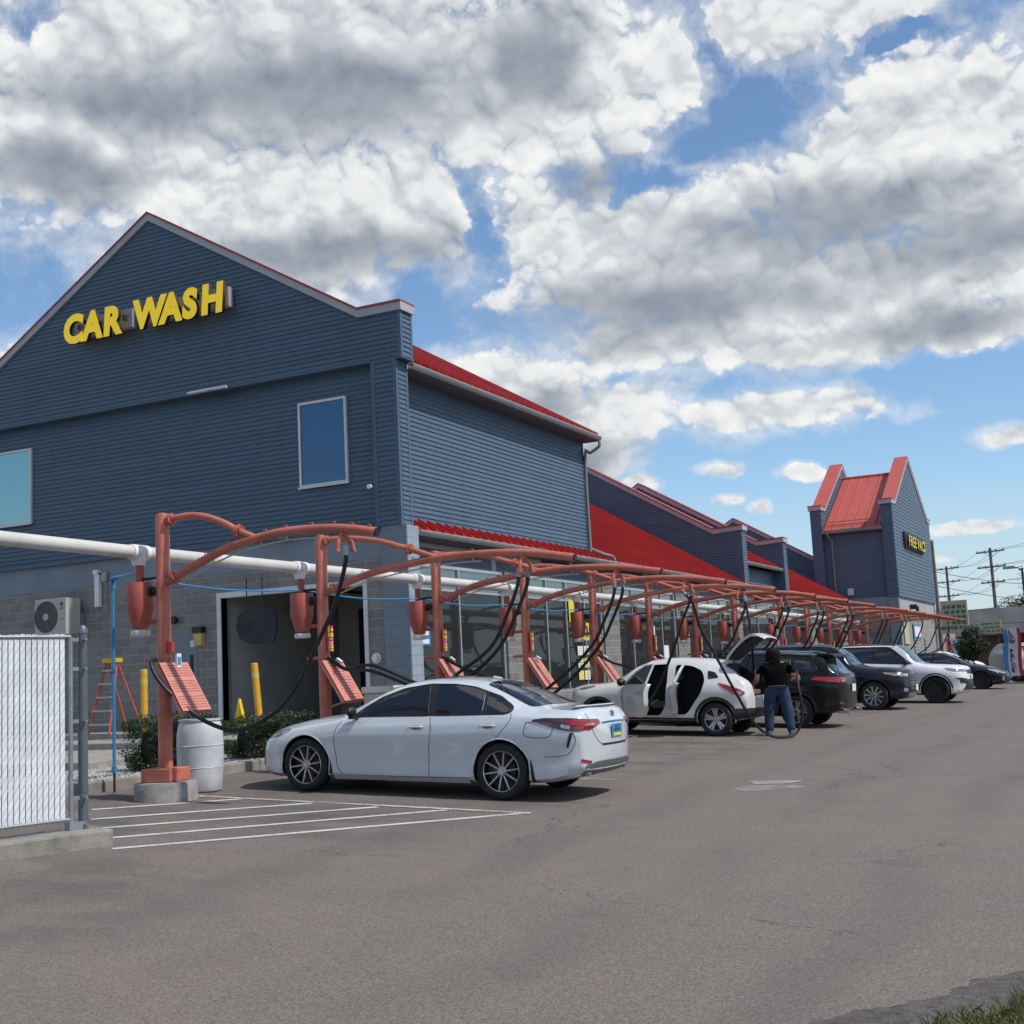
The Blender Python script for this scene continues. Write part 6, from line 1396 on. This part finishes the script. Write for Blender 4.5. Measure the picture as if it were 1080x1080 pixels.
for sd, sg in (('L',1),('R',-1)):
    clad_merge(car, RR, sd, .40, .006)
    car.patch('headlight', sd, round_poly([(.14,.95),(.16,1.01),(.66,1.06),(.60,1.0),(.35,.95)], .02), mat('headlight_glass', (.2,.21,.22), .1), .008, step=.03)
    car.patch('headlight', 'F', round_poly([(sg*.48,.94),(sg*.48,1.01),(sg*.84,1.02),(sg*.84,.95)], .02), mat('headlight_glass', (.2,.21,.22), .1), .008, step=.03)
    car.patch('bumper_vent', 'F', round_poly([(sg*.55,.56),(sg*.52,.74),(sg*.86,.76),(sg*.86,.62)], .02), BLACK, .008, step=.03)
    car.patch('bumper_vent', sd, round_poly([(.12,.60),(.14,.76),(.40,.76),(.22,.70)], .02), BLACK, .008, step=.03)
car.patch('front_grille', 'F', round_poly([(-.44,.88),(-.46,1.0),(.46,1.0),(.44,.88)], .02), BLACK, .006)
car.patch('lower_grille', 'F', round_poly([(-.80,.40),(-.50,.72),(.50,.72),(.80,.40)], .03), BLACK, .007)
b = MB(); h_, n_ = car.hit('F', 0, .80); b.box(h_.x-.03,h_.x-.015,-.16,.16,.72,.86); b.build('number_plate', SIGNWHT, t)
place(t, 40.4, 5.85, -1, RR)

# --- black sedan far along the row
S2_ = dict(SED); t = thing('parked_car', 'black sedan with black wheels furthest out, nose towards the road', 'car')
car = Car(S2_, t); car.body(P_BLACK)
dress(car, S2_, P_BLACK, [[(1.66,.955),(1.80,1.06),(2.02,1.18),(2.30,1.29),(2.66,1.352),(2.76,.985)], [(2.86,.988),(2.76,1.352),(3.28,1.318),(3.66,1.205),(3.86,1.095),(3.82,1.015)]],
 dict(n=10, w0=.016, w1=.007, pair=.055, rot=.16, black=True), [[(2.80,.96),(2.80,.24)]], [(2.62,.845),(3.62,.875)], mir=(1.72,.945),
 wind=round_poly([(1.47,-.70),(1.47,.70),(2.18,.55),(2.24,0),(2.18,-.55)], .05))
for sd, sg in (('L',1),('R',-1)):
    car.patch('headlight', sd, round_poly([(.22,.655),(.27,.72),(.50,.76),(.72,.79),(.66,.745),(.45,.68)], .02), LENSC, .008, step=.03)
    car.patch('headlight', 'F', round_poly([(sg*.46,.60),(sg*.46,.67),(sg*.72,.69),(sg*.72,.62)], .02), LENSC, .008, step=.03)
    car.patch('corner_vent', 'F', [(sg*.60,.32),(sg*.62,.50),(sg*.72,.52),(sg*.72,.34)], CHROME, .008, step=.03)
car.patch('front_grille', 'F', round_poly([(-.52,.28),(-.55,.46),(.55,.46),(.52,.28)], .03), PLASTIC, .006)
place(t, 53.0, 5.95, -1, S2_)
# two cars out on the dealer's lot beyond
for k, (sp, pm, xx, yy, lb, yaw) in enumerate(((NV, P_SILVER, 71.0, 4.6, 'silver SUV parked beyond the small round tree', 55), (SED, P_WHITE3, 80.0, 9.8, 'pale car behind the silver SUV on the far lot', 30))):
    t = thing('parked_car', lb, 'car'); car = Car(sp, t); car.body(pm)
    gl = [[(1.75,1.18),(2.0,1.38),(2.3,1.57),(3.72,1.64),(4.5,1.55),(4.45,1.25)]] if sp is NV else [[(1.66,.955),(2.02,1.18),(2.66,1.352),(3.28,1.318),(3.86,1.095),(3.82,1.015)]]
    dress(car, sp, pm, gl, dict(n=5, w0=.03, w1=.02, rot=.1), [], [], mir=None, wind=round_poly([(1.50,-.70),(1.50,.70),(2.12,.56),(2.12,-.56)], .05))
    place(t, xx, yy, -1, sp, yaw=yaw)

# ---------------------------------------------------------------- person at the hatch
pr = thing('person', 'person in black top and blue jeans seen from behind at the open hatch', 'person', (25.45, 6.74, zg(25.45,6.74)))
def skin(name, V, E, rad, m, parent, lv=2, root=0, fn=None):
    me = bpy.data.meshes.new(name); me.from_pydata(V, E, []); o = bpy.data.objects.new(name, me); C.objects.link(o)
    md = o.modifiers.new('s', 'SKIN'); md.use_smooth_shade = True
    for i, r in enumerate(rad):
        sv = me.skin_vertices[0].data[i]; sv.radius = r if isinstance(r, tuple) else (r, r)
        sv.use_root = (i == root)
    s2_ = o.modifiers.new('u', 'SUBSURF'); s2_.levels = lv; s2_.render_levels = lv
    dg = bpy.context.evaluated_depsgraph_get(); m2 = bpy.data.meshes.new_from_object(o.evaluated_get(dg)); bpy.data.objects.remove(o)
    m2.materials.clear()
    for x in (m if isinstance(m, list) else [m]): m2.materials.append(x)
    if fn: m2.polygons.foreach_set('material_index', [fn(p.center) for p in m2.polygons])
    m2.polygons.foreach_set('use_smooth', [True]*len(m2.polygons))
    return link(bpy.data.objects.new(name, m2), parent)
SKN = mat('skin_tone', (.50,.27,.19), .55, var=.05); TOP = mat('black_top', (.005,.005,.0055), .95, var=.2, vs=6, bump=.3, bs=25, spec=.05); JEAN = mat('blue_jeans', (.022,.045,.095), .85, var=.28, vs=5, bump=.3, bs=60); HAIR = mat('dark_hair', (.012,.007,.005), .7, var=.4, vs=30, spec=.2)
# local frame: person faces +X (away); +Y is their left
V = [(0,0,.96),(0,0,1.08),(.01,0,1.24),(.03,0,1.37),(.06,0,1.45),(.08,0,1.53),(.10,0,1.62),
     (0,.10,.90),(.02,.15,.52),(.0,.17,.10),(.10,.19,.05),
     (0,-.11,.90),(-.03,-.17,.52),(-.09,-.20,.10),(.02,-.23,.05),
     (.03,.19,1.38),(.10,.30,1.16),(.28,.36,1.02),(.36,.37,1.00),
     (.03,-.20,1.38),(-.04,-.36,1.17),(.14,-.43,1.10),(.22,-.42,1.10)]
E_ = [(0,1),(1,2),(2,3),(3,4),(4,5),(5,6),(0,7),(7,8),(8,9),(9,10),(0,11),(11,12),(12,13),(13,14),(3,15),(15,16),(16,17),(17,18),(3,19),(19,20),(20,21),(21,22)]
rad = [(.19,.225),(.175,.205),(.175,.21),(.155,.20),(.07,.09),(.055,.055),(.085,.095),(.13,.14),(.105,.105),(.08,.08),(.045,.05),(.13,.14),(.105,.105),(.08,.08),(.04,.05),.088,.062,.042,.030,.088,.062,.045,.030]
def pm(c):
    if c.z < .98 and abs(c.y) < .34 and c.z > .09: return 1
    if c.z <= .09: return 3
    if c.z > 1.455: return 2
    if abs(c.y) > .27 and c.z < 1.235: return 2
    if c.y > .25 and c.x > .12: return 2
    return 0
skin('body', V, E_, rad, [TOP, JEAN, SKN, BLACK], pr, 3, fn=pm)
def blob(name, c, r, m, parent, jit=.0, n=14, sq=(1,1,1)):
    b = MB(); vs = []
    for i in range(n+1):
        th = math.pi*i/n
        for k in range(n*2):
            ph = math.pi*k/n; d = Vector((math.sin(th)*math.cos(ph), math.sin(th)*math.sin(ph), math.cos(th)))
            j = 1+jit*(math.sin(d.x*11+2)*math.sin(d.y*13)+.6*math.sin(d.z*17+d.x*9)); vs.append((c[0]+d.x*r*sq[0]*j, c[1]+d.y*r*sq[1]*j, c[2]+d.z*r*sq[2]*j))
    W_ = n*2; b.add(vs, [(i*W_+k, i*W_+(k+1)%W_, (i+1)*W_+(k+1)%W_, (i+1)*W_+k) for i in range(n) for k in range(W_)])
    return b.build(name, m, parent, True, sharp=80)
hd = blob('head', (.12,0,1.60), .105, SKN, pr, sq=(1.0,.80,1.15))
b = MB(); b.lathe([(.0,.03),(.012,.0),(.018,-.015),(0,-.02)], (.232,0,1.585), axis='z', seg=8, caps=False); b.build('nose', SKN, hd, True)
for s_ in (-1,1): blob('ear', (.12,s_*.085,1.60), .024, SKN, hd, n=6, sq=(.8,.4,1.2)); blob('eye', (.215,s_*.033,1.61), .012, SIGNWHT, hd, n=6)
b = MB(); b.obox((.215,0,1.535), (.006,0,0), (0,.025,0), (0,0,.005)); b.build('mouth', mat('lips', (.35,.10,.08), .5), hd)
hr = blob('hair', (.075,0,1.60), .135, HAIR, pr, .045, 18, (1.0,.92,1.12)); 
b = MB()
for k in range(260):
    a = rnd.uniform(-2.2, 2.2)+math.pi; r0 = .125; p = Vector((.075+math.cos(a)*r0, math.sin(a)*r0*.9, 1.60+rnd.uniform(-.06,.10))); q = p+Vector((rnd.uniform(-.03,.01), rnd.uniform(-.03,.03), rnd.uniform(-.20,-.08)))
    b.tube([p, (p+q)/2+Vector((-.018,rnd.uniform(-.01,.01),0)), q], [.012,.011,.003], 4, False)
b.build('hair_strands', HAIR, hr, True)
def hand(base, dirv, palm_n, sgn):
    base = Vector(base); d = Vector(dirv).normalized(); n = Vector(palm_n).normalized(); s_ = d.cross(n).normalized()*sgn
    V=[base, base+d*.045, base+d*.085]; E=[(0,1),(1,2)]; rd=[.026,(.036,.018),(.038,.016)]
    for k in range(4):
        st = base+d*.085+s_*(.030-.020*k); ln = (.032,.037,.034,.027)[k]; i0 = len(V)
        V += [st+d*.01, st+d*ln+n*.008, st+d*ln*1.3+n*.035, st+d*ln*1.0+n*.055]; E += [(2,i0),(i0,i0+1),(i0+1,i0+2),(i0+2,i0+3)]; rd += [.010,.0095,.009,.0075]
    i0 = len(V); st = base+d*.03+s_*.03
    V += [st, st+s_*.022+d*.02+n*.015, st+s_*.018+d*.045+n*.035]; E += [(1,i0),(i0,i0+1),(i0+1,i0+2)]; rd += [.014,.011,.009]
    skin('hand', [tuple(v) for v in V], E, rd, SKN, pr, 1)
hand((.37,.37,1.00), (.9,-.1,-.3), (-.3,0,-1), 1)
hand((.22,-.42,1.10), (.6,.5,.1), (0,.3,-1), -1)
b = MB(); b.tube([(-.155,-.15,.985),(-.165,0,.99),(-.155,.15,.985)], .014, 6); b.build('belt', BLACK, pr, True)
for s_, y, x in ((1,.17,.0),(-1,-.20,-.09)):
    b = MB(); vs = []
    prof = [(-.09,.035,.10),(-.05,.045,.105),(.04,.045,.075),(.12,.048,.055),(.17,.03,.03)]
    for (u, hw, h) in prof:
        for (a_, z_) in ((-1,0),(1,0),(.85,h),(-.85,h)): vs.append((x+u, y+a_*hw+.1*s_*max(u,0), z_))
    b.add(vs, [(i*4+k, i*4+(k+1)%4, (i+1)*4+(k+1)%4, (i+1)*4+k) for i in range(4) for k in range(4)]+[(0,1,2,3),(19,18,17,16)])
    bevel(b.build('shoe', mat('shoe_grey', (.10,.13,.18), .7), pr, True), .01)
    b = MB(); b.box(x-.095,x+.15,y-.048,y+.048,-.002,.022); b.build('shoe_sole', SIGNWHT, pr)
pr.scale = (1.12,1.12,1.0); pr.rotation_euler = (0,0,R(24))

# ---------------------------------------------------------------- poles, wires and the street beyond
WOOD = mat('pole_wood', (.16,.14,.125), .9, var=.2, vs=2)
def pole(x, y, h, label, arms=(), trans=False, nm='utility_pole', r=.17, lean=0):
    z0 = zg(x, y)-.3; t = thing(nm, label, 'utility pole', (x, y, z0)); t.rotation_euler = (0, 0, R(-30))
    b = MB(); b.tube([(0,0,0),(0,0,h)], [r, r*.62], 12); b.build('pole_shaft', WOOD, t, True)
    for z, L in arms:
        b = MB(); b.box(-.07,.07,-L/2,L/2,z-.09,z+.05); ar = b.build('crossarm', WOOD, t)
        b = MB()
        for k in (-.46,-.2,.2,.46): b.lathe([(.05,.05),(.09,.12),(.06,.20),(.03,.24)], (0,k*L,z), seg=8)
        b.build('insulators', mat('insulator_grey', (.25,.25,.26), .4), ar, True)
        b = MB(); b.tube([(0.1,-L*.28,z),(0.1,0,z-.6),(0.1,L*.28,z)], .03, 5); b.build('arm_brace', WOOD, ar)
    if trans:
        for s_ in (-1,1):
            b = MB(); b.lathe([(.0,-.5),(.32,-.5),(.34,.45),(.28,.52),(0,.55)], (0,s_*.85,trans), seg=16, caps=False); b.tube([(0,s_*.55,trans),(0,0,trans)], .05, 6); b.tube([(0,s_*.85,trans+.5),(0,s_*.85,trans+.85)], .05, 6); b.build('transformer', mat('transformer_grey', (.28,.30,.32), .5), t, True)
    return t
pole(150, 14.5, 13.2, 'tall wooden utility pole with three crossarms right of the tree', ((12.8,3.6),(11.1,3.6),(9.4,3.0)), r=.24)
pole(171, 22.0, 13.0, 'wooden utility pole with twin grey transformers left of the tree', ((12.7,3.8),(11.0,3.8),(9.2,3.2)), 6.3, r=.24)
pole(94, 12.9, 9.6, 'short bare wooden pole beside the far tower', r=.17)
lp = thing('street_lamp', 'dark street lamp at the right edge of the picture', 'street lamp', (104, 7.9, zg(104,7.9)-.2))
b = MB(); b.tube([(0,0,0),(0,0,7.9)], [.12,.08], 10); b.build('lamp_post', BLACK, lp, True)
b = MB(); b.tube([(0,0,7.7),(0,.25,7.95),(0,.7,8.0)], .05, 8); b.build('lamp_arm', BLACK, lp, True)
b = MB(); b.box(-.22,.22,.5,1.35,7.92,8.12); b.build('lamp_head', STEEL, lp)
def wires(name, label, prs, r=.018, sag=1.0):
    b = MB(); base = Vector(prs[0][0])
    for a, c in prs:
        a = Vector(a)-base; c = Vector(c)-base; b.tube([a.lerp(c, k/10)-Vector((0,0,sag*4*(k/10)*(1-k/10))) for k in range(11)], r, 4, False)
    o = b.build(name, BLACK); o.location = base; tag(o, label, 'power lines')
P1 = lambda dy, z: (150+dy*.5, 14.5+dy*.87, z-1.3); P2 = lambda dy, z: (171+dy*.5, 22+dy*.87, z-1.3)
wires('power_lines', 'thin power lines running between the two tall utility poles', [(P1(d,z), P2(d,z)) for z in (13.05,11.35,9.6) for d in (-1.6,1.6,-.7)], sag=.7)
wires('power_lines', 'thin power lines leaving the picture to the right of the tall pole', [(P1(d,z), (115,-8+d,z+1.5)) for z in (13.05,11.35,9.6) for d in (-1.6,1.6)], sag=1.2)
wires('service_cables', 'low dark service cables crossing behind the round tree', [((94,12.9,6.2),(140,2,7.2)),((94,12.9,5.2),(130,-2,4.4)),((120,24,4.2),(120,-6,6.4)),((120,24,3.5),(120,-6,3.9)),((118,22,2.6),(118,-8,3.0))], sag=.8, r=.022)
def tree(nm, label, x, y, z0, h, w, trunk, n, size, pal=(0,0,1,1,2,3), lumps=9, grp_=None):
    t = thing(nm, label, 'tree', (x, y, z0), grp_); ct = []
    for k in range(lumps):
        a = k*2.4; rr_ = rnd.uniform(.1,.5); ct.append((Vector((math.cos(a)*w*rr_*.9, math.sin(a)*w*rr_*.9, trunk+(h-trunk)*(.25+.6*rnd.random()))), rnd.uniform(.28,.42)*w))
    ct.append((Vector((0,0,trunk+(h-trunk)*.5)), .5*w))
    b = MB()
    def f():
        c, r = rnd.choice(ct); u = Vector((rnd.gauss(0,1),rnd.gauss(0,1),rnd.gauss(0,1))).normalized(); return c+Vector((u.x*r,u.y*r,u.z*r*.85))*(.45+.6*rnd.random()**.5), u
    leaves(b, f, n, size, wts=pal); b.build('crown', LEAF, t, recalc=False)
    b = MB(); b.tube([(0,0,-.2),(0,0,trunk),(0,0,h*.8)], [w*.035,w*.028,w*.008], 8)
    for k in range(7):
        a = k*2.4; zz = trunk*.8+k*(h-trunk)*.08; b.tube([(0,0,zz),(math.cos(a)*w*.3,math.sin(a)*w*.3,zz+(h-trunk)*.3)], [w*.018,w*.005], 5)
    b.build('trunk', mat('bark', (.07,.05,.035), .9), t, True); return t
tree('round_tree', 'small dark round headed tree standing beyond the parked cars', 62, 7.15, -1.15, 2.75, 1.12, .85, 9000, .05, lumps=9, pal=(0,0,2,2,1))
FT = [(150,4.5,11.5,13,'wide green tree at the right edge behind the dark shop'),(170,12,8.5,9,'lower green tree left of the far right tree'),(185,5,12,14,'tall pale tree at the far right skyline'),(230,36,9,16,'distant tree left of the transformer pole')]
for x, y, h, wd, lb in FT: tree('broadleaf_tree', lb, x, y, -1.2, h, wd*.8, 2.2, 12000, .17, (0,1,3,3,2), 12, 'trees beyond the street')
# dark shop, signs, banners, hedge
sh = thing('shop_building', 'long low brown shop with a dark grey roof across the street', 'building', (122, 4, -1.2))
b = MB(); b.box(0,12,-26,12,0,3.3); b.build('brick_wall', mat('brown_brick', (.13,.065,.05), .85, var=.2, vs=1.5), sh)
b = MB(); b.prism([(-1.2,3.2),(13,3.2),(10,5.6),(1.0,5.6)], 'y', -27, 13); b.build('roof', mat('shop_roof', (.10,.10,.11), .8, var=.2, vs=.6), sh)
for k in range(6):
    b = MB(); b.box(-.05,.05,-20+k*5,-17.4+k*5,.6,2.6); wf = b.build('window', BLACK, sh); b = MB(); b.box(-.08,-.05,-19.8+k*5,-17.6+k*5,.75,2.45); b.build('pane', GLASSW, wf)
tan = thing('shop_building', 'tan wall of a building seen behind the vacuum booms', 'building', (106, 16.5, -1.2))
b = MB(); b.box(0,10,-1.8,2.4,0,4.6); b.build('wall', mat('tan_wall', (.30,.26,.20), .85, var=.15, vs=1), tan); b = MB(); b.box(-.1,.0,-1.5,2.0,2.6,3.3); b.build('window', BLACK, tan)
b = MB(); b.box(-.25,10.2,-2.0,2.6,4.6,4.9); b.build('roof', mat('tan_roof', (.12,.11,.10), .8), tan)
def sign(x, y, z0, z1, w_, label, lines, seed):
    t = thing('roadside_sign', label, 'sign', (x, y, zg(x,y))); g0 = zg(x,y); rr = random.Random(seed)
    b = MB(); b.tube([(0.1,-w_*.3,0),(0.1,-w_*.3,z0-g0)], .08, 8); b.build('sign_post', BLACK, t); b = MB(); b.tube([(0.1,w_*.3,0),(0.1,w_*.3,z0-g0)], .08, 8); b.build('sign_post', BLACK, t)
    b = MB(); b.box(0,.25,-w_/2,w_/2,z0-g0,z1-g0); bd = b.build('sign_board', mat('sign_pale_yellow', (.42,.42,.27), .6), t)
    H_ = z1-z0
    for i in range(lines):
        b = MB(); zz = z0-g0+H_*(.12+.8*i/lines); yv = -w_*.42
        while yv < w_*.38:
            l = rr.uniform(.12,.3); 
            b.box(-.03,0,yv,yv+l,zz,zz+H_*.10); yv += l+rr.uniform(.06,.16)
        b.build('sign_lettering', mat('sign_letter_dark', (.09,.12,.12), .6), bd)
sign(92, 11.6, 1.75, 4.0, 1.75, 'pale yellow letter board sign behind the last vacuum boom', 5, 3)
sign(112, 11.3, 1.95, 3.1, 1.5, 'small pale yellow sign left of the tall utility pole', 3, 5)
def banner(x, y, z0, h, words_, label, cols, yaw=0):
    t = thing('feather_banner', label, 'banner', (x, y, zg(x,y))); t.rotation_euler = (0,0,R(yaw)); o0 = z0-zg(x,y)
    b = MB(); b.tube([(0,.36,0),(0,.36,o0+h+.1)], .018, 6); b.build('banner_pole', BLACK, t)
    W_ = .72; ns = 12
    ys_ = [.35,.17,-.22,-.37]
    for i, cname in enumerate(cols):
        b = MB(); vs = []
        for k in range(ns+1):
            z = o0+h*k/ns
            for yy in (ys_[i], ys_[i+1]): vs.append((.05*math.sin(k*.8+yy*5), yy+.04*math.sin(k*.5), z))
        b.add(vs, [(2*k,2*k+1,2*k+3,2*k+2) for k in range(ns)]); o = b.build('banner_cloth', mat(cname, {'banner_blue':(.06,.26,.55),'banner_white':(.62,.63,.65),'banner_red':(.42,.03,.045)}[cname], .7), t, True)
    hh = h/(len(words_)+1)
    for k, ch in enumerate(words_):
        if ch == ' ': continue
        o = text(ch, hh*1.15, 'banner_letter', mat('banner_navy', (.02,.03,.07), .6), t, .004, .012)
        o.matrix_local = Matrix.Translation((-.08, .02+hh*.38, o0+h-hh*(k+1.15))) @ Matrix(((0,0,-1,0),(-1,0,0,0),(0,1,0,0),(0,0,0,1)))
banner(80, 10.35, -.75, 2.0, 'USED', 'red white and blue feather banner reading USED left of the round tree', ['banner_red','banner_white','banner_blue'])
banner(59.6, 5.25, -.85, 2.05, 'LOW PRICE', 'blue white and red feather banner reading LOW PRICE at the right edge', ['banner_blue','banner_white','banner_red'])
b = MB(); b.box(60.5,61.5,-8,6.2,-1.5,zg(61,4)+.12); tag(b.build('lot_edge_kerb', CONC2), kind='structure')
for k in range(6):
    y0 = 5.6-k*1.15; bush('flowering_hedge', ['low green hedge shrub nearest the round tree','hedge shrub with red flowers at the right edge','third hedge shrub beyond the right edge','fourth hedge shrub beyond the right edge','fifth hedge shrub beyond the right edge','last hedge shrub beyond the right edge'][k], 60.9, 61.9, y0-1.15, y0, zg(61,4)+.1, zg(61,4)+.62, 1500, size=.05, grp_='hedge shrubs along the lot edge')
    if k > 3: break
    b = MB()
# opposite side of the lane (what the glass reflects): a long low building and trees

ob = thing('shop_building', 'low pale building across the lane, mirrored in the shop windows', 'building', (30, -46, -2.3))
b = MB(); b.box(-32,40,-8,0,0,4.2); b.build('wall', mat('pale_render', (.30,.28,.25), .85, var=.15, vs=.6), ob)
b = MB(); b.prism([(-9,4.2),(1,4.2),(-4,7.2)], 'x', -33, 41); b.build('roof', mat('shingle_roof', (.07,.065,.06), .9, var=.2, vs=2), ob)
for k in range(11):
    b = MB(); b.box(-29+k*6,-26+k*6,0,.05,1.0,2.7); f = b.build('window', WHITE, ob); b = MB(); b.box(-28.9+k*6,-27.55+k*6,.05,.07,1.1,2.6); b.box(-27.45+k*6,-26.1+k*6,.05,.07,1.1,2.6); b.build('pane', GLASSW, f)
b = MB()  # unseen tree line, added as a dark band for the reflections
for k in range(34):
    c = Vector((-62+rnd.uniform(-4,4), -55+k*4.2, 2.6+rnd.uniform(-1,2))); r = rnd.uniform(3,5.5)
    def f(c=c, r=r):
        u = Vector((rnd.gauss(0,1),rnd.gauss(0,1),rnd.gauss(0,1))).normalized(); return c+u*r*(.6+.4*rnd.random()), u
    leaves(b, f, 320, .5)
tag(b.build('woods', LEAF, recalc=False), 'unseen line of trees added behind the viewer for reflections in the car paint', 'woods', kind='stuff')
